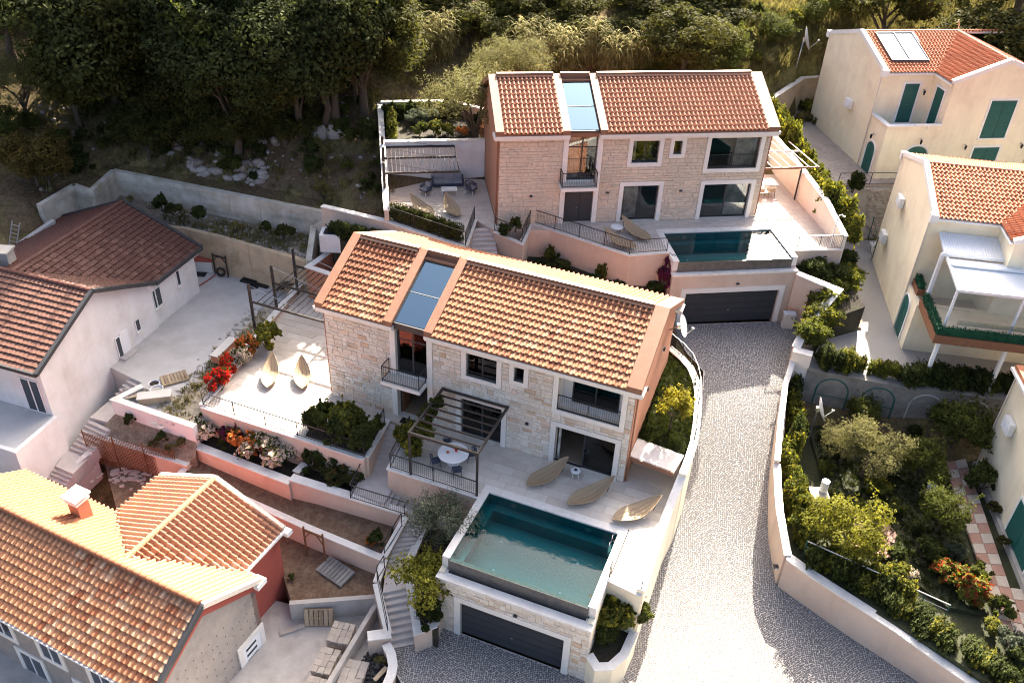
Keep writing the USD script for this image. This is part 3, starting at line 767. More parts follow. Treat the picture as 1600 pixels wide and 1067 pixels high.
RZ = np.random.default_rng(11)
ctrl = [(-60, 0, -9), (0, 0, -6.5), (60, 0, -6), (-120, -60, -14), (120, -60, -9), (-6, 22, -6.9), (5, 20, -5.2), (20, 18, -5), (34, 20, -6), (-30, 20, -7.2), (-14, 25, -7), (-60, 30, -8), (60, 30, -2.5), (-45, 40, -3),
        (-9, 31, -6.9), (-12, 35, -6.2), (-22, 36, -6.2), (-20, 39, -5.2), (-15, 41, -5), (-8, 37, -5), (-26, 38, -6), (-24, 44, -3), (-18, 47, -1.6), (-30, 46, -3), (-20, 53, -1.5), (-14, 52, -1.2), (-36, 50, 1.0), (-29, 54, -.5),
        (-10, 41.5, -2), (4, 34, -5.6), (10, 31, -5.4), (7, 36, -5), (0, 45, 0), (-8, 48, -.8), (6, 41, -.8), (4, 46, 1.6), (9, 45, .2), (13, 46, .2), (-4, 50, 2.6), (-9, 53, 3.6), (3, 50, 2.3), (8, 50, 1.8), (12, 52, -.4), (20, 51, .2), (16, 56, .5), (20, 60, 3.5),
        (5, 57, 4.0), (-5, 58, 4.6), (16, 38, -5.4), (12, 40, -4.2), (14, 44, -2.6), (15, 31, -5.2), (20, 35, -5.2), (19, 41, -4), (28, 36, -5), (24, 28, -5.4), (32, 40, -4), (20, 46, .2), (26, 45, .6), (32, 46, .8), (28, 50, 1.0), (23.5, 54, 1.0), (26, 58, 3.0), (30, 62, 5.0), (24.5, 64, 5.2), (40, 60, 4.5), (45, 44, .5),
        (22, 66, 6.6), (26, 74, 6.8), (36, 74, 7.2), (20, 70, 8.2), (30, 78, 9.3), (44, 78, 9.6), (10, 69.5, 8.3), (0, 68.5, 8.2), (-6, 67.5, 7.6), (-10, 68, 8.6), (-11, 62, 6.9), (-11, 57, 5.5), (-12.6, 58.6, 4.8), (-20, 60.8, 4.2), (-30, 63.3, 4.3), (-33, 60.5, 4.2), (-34.5, 55.5, 4.0), (-37, 60, 5.4),
        (-16, 63.6, 7.2), (-24, 66, 7.8), (-34, 67.8, 8.0), (-48, 60, 8), (-60, 60, 9), (-10, 74, 11.2), (-22, 74, 13.2), (-36, 74, 13.5), (-55, 74, 15), (0, 76, 11.5), (12, 76, 11.4), (22, 78, 11.6), (32, 86, 13.2), (46, 88, 14),
        (-12, 86, 17.5), (-36, 86, 20), (6, 88, 17.5), (22, 90, 17.0), (-60, 90, 24), (60, 70, 8), (60, 90, 14), (-30, 110, 33), (10, 110, 29), (50, 110, 24), (-90, 100, 32), (90, 100, 20), (-60, 160, 58), (20, 160, 54), (90, 160, 44), (-200, 60, 20), (200, 60, 6), (-200, 260, 90), (0, 260, 95), (200, 260, 80), (-200, -60, -16), (200, -60, -10)]
cp = np.array(ctrl, float)
_lin, _near = LinearNDInterpolator(cp[:, :2], cp[:, 2]), NearestNDInterpolator(cp[:, :2], cp[:, 2])
GX = np.concatenate([np.arange(-200, -64, 8.0), np.arange(-64, 64, 1.0), np.arange(64, 201, 8.0)])
GY = np.concatenate([np.arange(-60, 8, 8.0), np.arange(8, 112, 1.0), np.arange(112, 261, 8.0)])
gx, gy = np.meshgrid(GX, GY, indexing='ij')
gz = _lin(gx, gy); bad = np.isnan(gz); gz[bad] = _near(gx[bad], gy[bad])
from scipy.ndimage import gaussian_filter
gz = gaussian_filter(gz, .8, mode='nearest')
hillness = np.clip((gy - 58) / 12 - np.where(gx > 16, .9, 0) - np.where((gx > -8) & (gx < 23) & (gy < 69.5), 9, 0), 0, 1)
P3 = np.stack([gx, gy, 0 * gx], -1)
gz = gz + hillness * (1.5 * (meshkit.fbm(P3 * .16, 4, 4) - .5) + .5 * (meshkit.fbm(P3 * .6, 3, 9) - .5))
from shapely import contains_xy
for pg_, top in (([*[tuple(np.array(xy(*q, 4.3)) + [-.1, .9]) for q in ((60, 320), (115, 287), (141, 297), (177, 264), (505, 330))], (-11.5, 53), (-9, 49), (-15, 38), (-33, 46)], 1.2), ([(-31.5, 58.7), (-24.1, 57.9), (-21.1, 57.0), (-14.0, 53.9), (-10, 49), (-15, 37), (-33, 44)], -1.4),
                 ([(20.6, 44.2), (38, 42.5), (38, 63.4), (22.9, 62.4), (22.2, 57.5), (21, 51)], .9), ([(23.6, 60.6), (42, 60.6), (42, 77), (24.2, 77)], 5.5), ([(-9.5, 53.5), (23, 58), (22, 70), (-9.5, 66.5)], 8.0), ([FV.w(22.8, -3)[:2], FV.w(22.7, 12.9)[:2], tuple(np.array(xy(1255, 121, 8.8)) + [0, .4]), tuple(np.array(xy(1318, 117, 8.8)) + [0, .4]), (34, 76), (30, 70), (24, 60)], 5.5)):
    ins = contains_xy(Polygon(pg_), gx, gy); gz = np.where(ins, np.minimum(gz, top), gz)
from scipy.interpolate import RegularGridInterpolator
_gi = RegularGridInterpolator((GX, GY), gz, bounds_error=False, fill_value=0.0)
def ground(x, y): return float(_gi((x, y)))
ni, nj = gx.shape
idx = np.arange(ni * nj).reshape(ni, nj)
quads = np.stack([idx[:-1, :-1], idx[1:, :-1], idx[1:, 1:], idx[:-1, 1:]], -1).reshape(-1, 4)
mat('hillside', {'g': ('geometry', {}), 'n': ('noise_texture', {'scale': .22, 'detail': 8.0, 'roughness': .62}), 'n2': ('noise_texture', {'scale': 3.5, 'detail': 8.0, 'roughness': .7}),
     'r': ('rgb_ramp', {'ramp': [(.33, (.085, .06, .036)), (.45, (.155, .108, .07)), (.54, (.135, .108, .052)), (.62, (.24, .185, .09)), (.75, (.17, .135, .06))]}),
     'r2': ('rgb_ramp', {'ramp': [(.3, (.45, .45, .45)), (.7, (1.35, 1.3, 1.2))]}), 'm': ('mix_color', {'blend_type': 'multiply', 'fac': 1.0, 'use_clamp': False}),
     'b': ('bump', {'strength': 1.0, 'distance': .12}), 'p': ('principled_bsdf', {'roughness': .95, 'specular_ior_level': .1})},
    [('g.position', 'n.vector'), ('g.position', 'n2.vector'), ('n.fac', 'r.fac'), ('n2.fac', 'r2.fac'), ('r.color', 'm.a'), ('r2.color', 'm.b'), ('m.result', 'p.base_color'), ('n2.fac', 'b.height'), ('b.normal', 'p.normal')])
mat('meadow', {'g': ('geometry', {}), 'n': ('noise_texture', {'scale': .35, 'detail': 8.0, 'roughness': .65}), 'n2': ('noise_texture', {'scale': 4.0, 'detail': 8.0, 'roughness': .7}),
     'r': ('rgb_ramp', {'ramp': [(.34, (.10, .075, .035)), (.46, (.135, .12, .045)), (.58, (.20, .18, .072)), (.7, (.12, .12, .038))]}),
     'r2': ('rgb_ramp', {'ramp': [(.3, (.5, .5, .5)), (.7, (1.35, 1.3, 1.2))]}), 'm': ('mix_color', {'blend_type': 'multiply', 'fac': 1.0, 'use_clamp': False}),
     'b': ('bump', {'strength': 1.0, 'distance': .12}), 'p': ('principled_bsdf', {'roughness': .95, 'specular_ior_level': .1})},
    [('g.position', 'n.vector'), ('g.position', 'n2.vector'), ('n.fac', 'r.fac'), ('n2.fac', 'r2.fac'), ('r.color', 'm.a'), ('r2.color', 'm.b'), ('m.result', 'p.base_color'), ('n2.fac', 'b.height'), ('b.normal', 'p.normal')])
gv = np.column_stack([gx.ravel(), gy.ravel(), gz.ravel()]); qc = gv[quads].mean(1)
mead = (qc[:, 1] > 67) & (qc[:, 0] + 1.5 * np.sin(qc[:, 1] * .9) > 12)
for nm_, sel_, mt_ in (('hillside_ground', ~mead, 'hillside'), ('meadow_ground', mead, 'meadow')):
    us, inv_ = np.unique(quads[sel_], return_inverse=True)
    struct(nm_, MB().add(gv[us], inv_.reshape(-1, 4)), mt_, smooth=True)

# ------------------------------------------------------------------ the sett-paved road
pool_fx = [NV.w(11.3, -9.2), NV.w(19.6, -9.2)]
road_poly = [xy(640, 1080, -4.6), (2, 16), (30, 14), (30, 22.0), xy(1545, 1115, -4.3), xy(1462, 1062, -4.3), xy(1214, 912, -4.2), xy(1213, 770, -2.7), xy(1224, 600, -.4), xy(1250, 548, .2),
             FV.w(20.3, -6.3)[:2], FV.w(10.0, -6.1)[:2], xy(1040, 500, .8), xy(1075, 560, .2), xy(1096, 610, -1.2), xy(1088, 700, -2.4), NV.w(21.2, -2)[:2], NV.w(21.2, -9.3)[:2], NV.w(19.5, -9.3)[:2], NV.w(11.5, -9.3)[:2], xy(650, 1000, -4.6), xy(612, 1012, -4.6), xy(616, 1040, -4.6)]
road_poly = [tuple(map(float, p[:2])) for p in road_poly]
RPG = Polygon(road_poly).buffer(.12)
def draped(pg, step, dz):
    """A sheet over the polygon following the road's slope."""
    x0, y0, x1, y1 = pg.bounds; mb = MB()
    for y in np.arange(y0, y1, step):
        strip = pg.intersection(sbox(x0 - 1, y, x1 + 1, min(y + step, y1)))
        for g in getattr(strip, 'geoms', [strip]):
            if g.geom_type == 'Polygon' and g.area > 1e-4:
                v, f = trimesh.creation.triangulate_polygon(g, engine='earcut'); v = np.array(v); f = np.array(f)
                e1, e2 = v[f[:, 1]] - v[f[:, 0]], v[f[:, 2]] - v[f[:, 0]]; fl = e1[:, 0] * e2[:, 1] - e1[:, 1] * e2[:, 0] < 0; f[fl] = f[fl][:, ::-1]
                mb.add(np.column_stack([v, road_z(v[:, 1]) + dz]), f)
    return mb
plain('sett_joint', (.49, .45, .412), .95, var=.10, scale=14.0, bump=.002, bscale=50.0, stain=(.45, .41, .375), stain_scale=.3)
struct('road', draped(RPG, .25, -.008), 'sett_joint')
def setts():
    rng = np.random.default_rng(5); pitch, W, A = .112, 2.7, .34
    ang = math.radians(24); ca, sa = math.cos(ang), math.sin(ang); k = 2 * math.pi / W
    tt = np.linspace(0, W, 400); ln = np.concatenate([[0], np.cumsum(np.hypot(np.diff(tt), np.diff(A * np.abs(np.cos(k * tt / 2)))))]); out = []
    for row, y0 in enumerate(np.arange(-25, 75, pitch * 1.03)):
        m = int(round(ln[-1] / pitch))
        for col in range(-16, 17):
            x1 = np.interp((np.arange(m) + .5 * (row % 2) + .25) * ln[-1] / m, ln, tt); sl = -A * k / 2 * np.sin(k * x1 / 2) * np.sign(np.cos(k * x1 / 2))
            out.append(np.column_stack([x1 + col * W, y0 + A * np.abs(np.cos(k * x1 / 2)), np.arctan(sl)]))
    q = np.vstack(out); q[:, :2] += rng.normal(0, .010, (len(q), 2)); x = q[:, 0] * ca - q[:, 1] * sa + 16; y = q[:, 0] * sa + q[:, 1] * ca; a = q[:, 2] + ang
    from shapely import contains_xy
    ok = contains_xy(RPG.buffer(-.08), x, y) & (y > 21) & (y < 52); x, y, a = x[ok], y[ok], a[ok]; n = len(x)
    hs = pitch * .5 * rng.uniform(.74, .98, n); hs2 = pitch * .5 * rng.uniform(.74, .98, n); z = road_z(y) + rng.normal(0, .001, n)
    a = a + rng.normal(0, .12, n); c, s = np.cos(a), np.sin(a); V = np.zeros((n, 8, 3))
    sg = [(-1, -1), (1, -1), (1, 1), (-1, 1)]
    for i, (p, r) in enumerate(sg):
        for k, (g, dz) in enumerate(((1.0, -.03), (.90, .0015))):
            lx, ly = p * hs * g, r * hs2 * g; xx = x + lx * c - ly * s; yy = y + lx * s + ly * c
            V[:, k * 4 + i] = np.column_stack([xx, yy, road_z(yy) + (z - road_z(y)) + dz])
    F = np.array([[4, 5, 6], [4, 6, 7], [0, 1, 5], [0, 5, 4], [1, 2, 6], [1, 6, 5], [2, 3, 7], [2, 7, 6], [3, 0, 4], [3, 4, 7]])
    return V.reshape(-1, 3), (np.arange(n)[:, None, None] * 8 + F).reshape(-1, 3)
obj('sett_paving', setts(), 'cobble', 'fan laid paving of small grey and black stone setts on the road', 'setts', kind='stuff')

# ------------------------------------------------------------------ near villa: terraces
deck = [(-.3, -.02), (4.06, -.02), (4.06, -.66), (5.62, -.70), (5.75, -1.55), (6.12, -4.12), (11.44, -4.12), (11.44, -3.2), (19.46, -3.2), (19.46, -6.55), (20.95, -6.85), (20.95, .55), (18.2, .55), (18.2, -.02)]
patio = [(-6.15, -3.95), (4.46, -3.95), (4.06, -.66), (4.06, -.02), (-.3, -.02), (-.02, 0), (-.02, 8.4), (-.4, 12.6), (-8.95, 12.6), (-8.25, 9.9), (-7.5, 4.6), (-6.4, -1.2)]
d = MB().prism(NV.wxy(deck), -5.2, -.034); struct('pool_terrace_base', d, 'stucco_peach')
d = MB().prism(NV.wxy(patio), -3.2, -.034); struct('side_terrace_base', d, 'stucco_peach')
t = thing('pool_terrace', kind='structure', loc=NV.o, rz=NV.ang)
paving(t, NV, deck, 0.0, 1.2, .6, 'deck_stone', 170, seed=4)
t = thing('side_terrace', kind='structure', loc=NV.o, rz=NV.ang)
paving(t, NV, patio, 0.0, 1.2, .6, 'deck_stone', 170, seed=6)

nxy = lambda pts: NV.wxy(pts)
wall('terrace_wall', 'white coped wall along the left edge of the near villa side terrace', nxy([(-6.25, -4.1), (-6.5, -1.2), (-7.6, 4.6), (-8.35, 9.9), (-9.05, 12.7)]), [.12, .3, .35, .4, .4], -3.0, .34)
wall('terrace_wall', 'peach front wall below the side terrace railing, behind the flower bed', nxy([(-6.3, -4.08), (4.56, -4.08)]), .03, -3.6, .26)
wall('stair_wall', 'short peach wall beside the top flight of steps, left side', nxy([(4.58, -3.96), (4.14, -.66)]), .03, -3.2, .24)
wall('terrace_wall', 'peach wall under the railing of the dining pergola', nxy([(5.72, -.8), (5.82, -1.55), (6.2, -4.2), (11.5, -4.2)]), .03, -4.6, .26)
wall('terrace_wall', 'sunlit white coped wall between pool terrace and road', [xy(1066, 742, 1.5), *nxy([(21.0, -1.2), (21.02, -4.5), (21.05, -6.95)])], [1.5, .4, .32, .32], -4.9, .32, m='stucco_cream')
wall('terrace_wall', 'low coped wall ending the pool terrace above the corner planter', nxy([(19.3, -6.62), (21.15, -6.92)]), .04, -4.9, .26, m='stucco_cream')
railing('long black railing along the front of the side terrace', [NV.w(-6.2, -4.05, .03), NV.w(4.5, -4.05, .03), NV.w(4.1, -1.0, .03)], step=2.0)
railing('short black railing returning at the left corner of the side terrace by the red flowers', [NV.w(-6.25, -4.02, .05), NV.w(-6.35, -2.4, .12)], step=1.6)
railing('black railing in front of the dining pergola', [NV.w(5.74, -.95, .03), NV.w(5.82, -1.55, .03), NV.w(6.2, -4.18, .03), NV.w(11.4, -4.2, .03)], step=2.6)
railing('thin railing at the lit end of the pool terrace', [NV.w(19.4, -6.3, .05), NV.w(19.4, -6.62, .05), NV.w(21.05, -6.88, .05)], step=1.6, bars=False)

# raised lawn at the right gable, held by a slab over an alcove
lawn = [(*n_, z_) for n_, z_ in ((NV.w(18.25, 1.9)[:2], 1.45), (xy(1066, 712, 1.5), 1.45), (xy(1082, 680, 1.7), 1.7), (xy(1087, 632, 2.1), 2.05), (xy(1087, 600, 2.3), 2.25), (xy(1075, 574, 2.4), 2.4), (xy(1046, 544, 2.5), 2.5), (NV.w(17.4, 11.0)[:2], 2.5), (NV.w(17.4, 8.5)[:2], 2.45), (NV.w(18.25, 8.4)[:2], 2.45))]
struct('raised_lawn', MB().slope(lawn, 5.0), 'lawn_base')
sl = [NV.w(18.26, .38)[:2], xy(1053, 737, 1.65), xy(1069, 711, 1.65), NV.w(18.26, 1.95)[:2]]
t = thing('planter_slab', 'white stone slab roofing an alcove beside the near villa gable', 'slab', NV.w(18.3, .3, 1.4), NV.ang)
part('slab_top', MB().prism(sl, 1.47, 1.65), 'coping_stone', t)
ea, eb = np.array(sl[0]), np.array(sl[1]); en = (eb - ea) / np.linalg.norm(eb - ea); en = np.array([en[1], -en[0]]) * .07
part('slab_edge', MB().prism([tuple(ea + en), tuple(eb + en), tuple(eb), tuple(ea)], 1.36, 1.62), 'copper_band', t)
part('back_wall', MB().prism([NV.w(18.25, 1.7)[:2], NV.w(20.85, 1.6)[:2], NV.w(20.85, 1.78)[:2], NV.w(18.25, 1.88)[:2]], -.05, 1.46), 'stucco_peach', t)
deck_add = NV.wxy([(18.22, .55), (20.95, .55), (20.95, 1.75), (18.22, 1.85)]); struct('alcove_floor', MB().prism(deck_add, -1, -.01), 'deck_stone')
cpx = [(1046, 542, 2.65), (1065, 558, 2.65), (1079, 574, 2.6), (1087, 593, 2.5), (1091, 612, 2.4), (1091, 632, 2.3), (1089, 657, 2.1), (1084, 691, 1.9), (1076, 716, 1.75), (1067, 740, 1.65)]
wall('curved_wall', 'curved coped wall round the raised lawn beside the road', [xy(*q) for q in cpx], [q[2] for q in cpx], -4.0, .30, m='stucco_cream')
railing('curved black railing round the raised lawn', [at(*q) for q in cpx[:-2]], step=2.6, bars=False)
wall('parapet_wall', 'terracotta lined white parapet behind the near villa left gable', [xy(540, 375, 2.7), xy(482, 416, 2.5), xy(521, 429, 2.5)], [2.7, 2.5, 2.5], -.5, .3, m='stucco_terracotta')

# ------------------------------------------------------------------ stairs beside the terraces
def flight(t, L0, R0, z0, L1, R1, z1, n, thick=.9):
    a0, b0, a1, b1 = [np.array(xy(*p, z)) for p, z in ((L0, z0), (R0, z0), (L1, z1), (R1, z1))]
    for i in range(n):
        s0, s1 = i / n, (i + 1) / n; zt = z0 + (z1 - z0) * (i + 1) / n if z1 < z0 else z0 + (z1 - z0) * i / n
        p = [a0 + (a1 - a0) * s0, b0 + (b1 - b0) * s0, b0 + (b1 - b0) * s1, a0 + (a1 - a0) * s1]
        part('step', MB().prism([tuple(q) for q in p], zt - thick, zt), 'step_stone', t)
def landing(t, pts, z, thick=.9):
    part('landing', MB().prism([xy(*p, z) for p in pts], z - thick, z - .002), 'step_stone', t)
st = thing('outdoor_stairs', 'pale stone stairs winding from the near villa terrace down to the road', 'stairs', at(605, 900, -4.6))
flight(st, (604, 656), (640, 668), 0.0, (567, 742), (607, 735), -1.5, 9)
landing(st, [(567, 742), (607, 735), (616, 758), (600, 786), (548, 768)], -1.5)
flight(st, (612, 752), (598, 788), -1.5, (650, 780), (632, 806), -2.15, 4)
landing(st, [(650, 774), (668, 800), (660, 818), (629, 812), (632, 800)], -2.15)
flight(st, (629, 812), (661, 816), -2.15, (603, 888), (638, 876), -3.3, 9)
landing(st, [(603, 886), (640, 874), (643, 916), (598, 926)], -3.3)
flight(st, (598, 924), (641, 915), -3.3, (612, 1013), (654, 1004), -4.62, 8)
railing('black railing across the landing of the outdoor stairs', [at(548, 778, -1.45), at(632, 804, -1.75)], step=2.2)
railing('black railing beside the planted corner, upper stairs', [at(566, 742, -1.4), at(548, 778, -1.45)], step=2.2)
railing('black railing beside the third flight of the outdoor stairs', [at(628, 822, -2.0), at(601, 866, -2.9)], step=2.5, bars=False)
railing('short black railing at the lower bend of the outdoor stairs', [at(601, 888, -3.1), at(590, 905, -3.1)], step=2.5, bars=False)
railing('black railing beside the lowest flight of the outdoor stairs', [at(590, 908, -3.1), at(606, 988, -4.0)], step=2.5, bars=False)
wall('stair_wall', 'peach wall with white coping beside the third flight of steps', [xy(634, 806, -1.8), xy(600, 868, -2.85)], [-1.8, -2.85], -4.8, .26)
wall('stair_wall', 'peach pier wall at the lower bend of the stairs', [xy(601, 872, -3.0), xy(588, 908, -3.0)], [-3.0, -3.05], -5.8, .26)
wall('stair_wall', 'white coped wall beside the lowest flight of steps', [xy(588, 911, -3.05), xy(607, 990, -3.95)], [-3.05, -3.95], -6.4, .26)
wall('stair_wall', 'short peach wall turning away from the foot of the stairs', [xy(574, 993, -3.8), xy(611, 988, -3.8)], -3.8, -6.4, .45)
wall('driveway_wall', 'curved white coped wall between the road and the builders yard', [xy(603, 1003, -4.0), xy(611, 1020, -4.1), xy(614, 1038, -4.1), xy(611, 1054, -4.1), xy(604, 1070, -4.1), xy(594, 1090, -4.1)], -4.1, -6.6, .34)

# ------------------------------------------------------------------ flower beds and soil strips in front of the side terrace
LW = [xy(298, 692, -1.95), xy(455, 752, -1.6)]; LW2 = [xy(455, 747, -1.5), xy(633, 800, -1.75)]
wall('planter_wall', 'long peach planter wall below the flowers, lower left stretch', LW, [-1.95, -1.6], -4.6, .42)
wall('planter_wall', 'peach planter wall running on to the stair landing, slightly higher', LW2, [-1.38, -1.75], -5.0, .42)
wall('planter_wall', 'short coped wall closing the flower bed at its left end', [xy(296, 690, -1.95), xy(318, 660, -1.95)], -1.95, -4.4, .34)
struct('flower_bed', MB().prism([xy(300, 688, -2.1), xy(318, 655, -2.1), *nxy([(-6.0, -4.1), (4.4, -4.1)]), xy(566, 748, -2.1), xy(548, 776, -2.1), xy(455, 750, -2.1)], -4.0, -2.1), 'soil_dark')
wall('bed_divider', 'thin coped wall dividing white from dark bushes in the flower bed', [xy(462, 737, -1.6), xy(478, 722, -1.6)], -1.6, -3.0, .34)
struct('soil_strip', MB().slope([at(305, 708, -2.95), at(471, 768, -2.75), at(614, 822, -2.9), at(598, 872, -2.95), at(483, 826, -2.9), at(362, 772, -2.9), at(288, 742, -2.95)], 1.8), 'soil_red')
wall('garden_wall', 'peach wall below the bare soil strip, running down to the stairs', [xy(281, 739, -2.8), xy(362, 770, -2.8), xy(483, 824, -2.8), xy(600, 872, -2.85)], [-2.8, -2.8, -2.8, -2.85], -5.2, .28)
wall('garden_wall', 'short wall turning up at the left end of the soil strip', [xy(281, 739, -2.8), xy(309, 712, -2.75)], [-2.8, -2.7], -5.2, .24)
struct('back_garden_soil', MB().prism([xy(283, 742, -4.25), xy(362, 774, -4.25), xy(483, 830, -4.25), xy(597, 882, -4.25), xy(590, 933, -4.25), xy(456, 942, -4.25), xy(430, 860, -4.25), (-21, 33.5), (-24.5, 39.5), xy(142, 700, -4.25), xy(160, 690, -4.25)], -6.6, -4.25), 'soil_red')
wall('yard_wall', 'grey concrete wall between back garden and builders yard', [xy(452, 941, -4.1), xy(588, 931, -4.1)], -4.1, -6.6, .26, m='concrete', cap=None)
wall('yard_wall', 'grey concrete wall running diagonally through the builders yard', [xy(590, 938, -4.4), xy(508, 1075, -4.4), xy(490, 1105, -4.4)], -4.4, -6.6, .24, m='concrete', cap=None)
struct('builders_yard', MB().prism([(-26, 34), (-26, 15), (-4.6, 15), (-4.4, 26.6), xy(590, 933, -5.4), xy(452, 943, -5.4)], -7.2, -5.4), 'yard_floor')

struct('yard_verge', MB().prism([xy(252, 642, -.77), xy(304, 664, -.77), *NV.wxy([(-6.2, -4.0), (-6.5, -1.2), (-7.5, 4.6), (-8.0, 7.6)]), xy(415, 478, -.77), xy(372, 520, -.77), xy(318, 584, -.77)], -1.5, -.775), 'sunny_soil')
# white house yard and steps, terraced soil beside it
struct('paved_yard', MB().prism([xy(181, 624, -.8), xy(305, 668, -.8), *nxy([(-6.1, -4.1), (-6.4, -1.2), (-7.4, 4.6), (-8.2, 9.9)]), (-20.5, 56.2), (-23.5, 57.5), (-31, 57), (-31, 50), WL.w(-1, 5)[:2], WL.w(.1, 5.0)[:2], xy(205, 590, -.8), xy(222, 598, -.8)], -4.8, -.8), 'concrete_floor')
wall('yard_edge_wall', 'low pale wall at the front of the white house yard', [xy(222, 602, -.45), xy(180, 623, -.45), xy(304, 665, -.45)], [-.45, -.45, -.45], -4.4, .3, m='stucco_white')
struct('planting_strip', MB().slope([at(186, 640, -1.35), at(306, 682, -1.35), at(306, 712, -2.2), at(293, 724, -2.55), at(150, 678, -2.6)], 2.4), 'rubble_soil')
wall('low_wall', 'low wall with a pale top behind the rusty mesh fence', [xy(148, 679, -2.5), xy(294, 725, -2.5)], [-2.5, -2.5], -5, .22, m='stucco_peach')
ws = thing('side_steps', 'white steps descending along the gable wall of the white house', 'steps', at(130, 700, -5.2))
flight(ws, (202, 588), (222, 600), -.8, (168, 628), (194, 642), -2.0, 6)
landing(ws, [(168, 628), (194, 642), (178, 662), (140, 652)], -2.0)
flight(ws, (140, 652), (172, 668), -2.0, (104, 706), (136, 718), -3.3, 8)
landing(ws, [(104, 706), (136, 718), (114, 740), (86, 728)], -3.3)
flight(ws, (86, 728), (114, 740), -3.3, (62, 764), (92, 776), -4.3, 6)
wall('steps_wall', 'sloping coped wall beside the lower flight of white steps', [xy(146, 700, -3.0), xy(110, 730, -3.4), xy(98, 752, -4.0)], [-3.0, -3.4, -4.0], -6.0, .22, m='stucco_white')

# concrete retaining walls behind the white house
def concrete_wall(label, pts, top, bottom, t=.35, m='concrete'):
    w = thing('retaining_wall', label, 'wall', (*pts[0], np.min(bottom)))
    k = 0
    for a, b, ta, tb in zip(pts, pts[1:], top, top[1:]):
        a, b = np.array(a), np.array(b); ln = np.linalg.norm(b - a); n = max(1, int(round(ln / 2.6)))
        for i in range(n):
            s0, s1 = i / n, (i + 1) / n; p, q = a + (b - a) * s0, a + (b - a) * s1; e = (b - a) / ln * .012
            part('wall_panel', wall_mesh([tuple(p + e), tuple(q - e)], [ta + (tb - ta) * s0, ta + (tb - ta) * s1], bottom, t), m, w)
    return w
mat('board_concrete', {'g': ('geometry', {}), 's': ('separate_xyz', {}), 'w': ('math', {'math_type': 'multiply', 'value2': 4.2}), 'fr': ('math', {'math_type': 'fraction'}), 'ed': ('map_range', {'from_min': 0.0, 'from_max': .10, 'to_min': .0, 'to_max': 1.0, 'clamp': True}),
     'fl': ('math', {'math_type': 'floor'}), 'cx': ('combine_xyz', {}), 'mp': ('mapping', {'scale': (.25, .25, 1.0)}), 'wn': ('noise_texture', {'scale': 1.0, 'detail': 5.0}), 'n2': ('noise_texture', {'scale': 1.1, 'detail': 7.0}),
     'r': ('rgb_ramp', {'ramp': [(.3, (.40, .365, .31)), (.5, (.55, .515, .455)), (.7, (.64, .595, .525))]}), 'r2': ('rgb_ramp', {'ramp': [(.35, (.78, .72, .62)), (.65, (1.1, 1.08, 1.04))]}), 'm': ('mix_color', {'blend_type': 'multiply', 'fac': 1.0, 'use_clamp': False}),
     'b': ('bump', {'strength': .7, 'distance': .02}), 'p': ('principled_bsdf', {'roughness': .9, 'specular_ior_level': .2})},
    [('g.position', 's.vector'), ('s.z', 'w.value1'), ('w.value', 'fr.value1'), ('w.value', 'fl.value1'), ('fr.value', 'ed.value'), ('g.position', 'mp.vector'), ('mp.vector', 'wn.vector'), ('g.position', 'n2.vector'), ('wn.fac', 'r.fac'), ('n2.fac', 'r2.fac'), ('r.color', 'm.a'), ('r2.color', 'm.b'),
     ('m.result', 'p.base_color'), ('ed.result', 'b.height'), ('b.normal', 'p.normal')])
concrete_wall('tall grey concrete retaining wall under the hillside behind the brown roofed house', [xy(60, 320, 4.3), xy(115, 288, 4.3), xy(141, 297, 4.3), xy(177, 266, 4.3), xy(505, 330, 4.4)], [4.3, 4.3, 4.3, 4.35, 4.4], .2, .4, 'board_concrete')
concrete_wall('tan concrete retaining wall at the back of the white house yard', [(-31.5, 58.0), xy(290, 356, 2.3), xy(345, 369, 2.3), xy(482, 408, 2.3)], [2.3, 2.3, 2.3, 2.3], -1.2, .35, 'concrete_tan')
concrete_wall('pale concrete wall joining the two retaining walls beside the hedge terrace', [xy(482, 407, 2.5), xy(490, 352, 3.6), xy(512, 340, 4.4)], [2.5, 3.6, 4.4], -.8, .4, 'board_concrete')
concrete_wall('low grey concrete wall left of the brown roof with a ladder on it', [xy(22, 385, 2.6), xy(84, 343, 3.4)], [2.6, 3.4], -2, .4, 'concrete')
struct('wall_backfill', MB().prism([xy(177, 266, 4.3), xy(505, 330, 4.3), *[tuple(np.array(xy(*q, 4.3)) + [.3, 2.6]) for q in ((505, 330), (177, 266))]], 1.5, 4.2), 'hillside')
struct('wall_backfill', MB().prism([xy(60, 320, 4.2), xy(115, 288, 4.2), xy(141, 297, 4.2), xy(177, 266, 4.2), *[tuple(np.array(xy(*q, 4.2)) + [-1.8, 1.2]) for q in ((177, 266), (60, 320))]], 1.5, 4.15), 'hillside')
struct('rubble_terrace', MB().slope([(-31.5, 58.2, 1.9), (*xy(290, 356, 2.3), 1.95), (*xy(345, 369, 2.3), 1.95), (*xy(480, 408, 2.3), 1.95), (*xy(500, 331, 4.3), 2.35), (*xy(340, 297, 4.3), 2.4), (*xy(180, 268, 4.3), 2.3), (-32.5, 60, 2.2)], 2.5), 'rubble_soil')

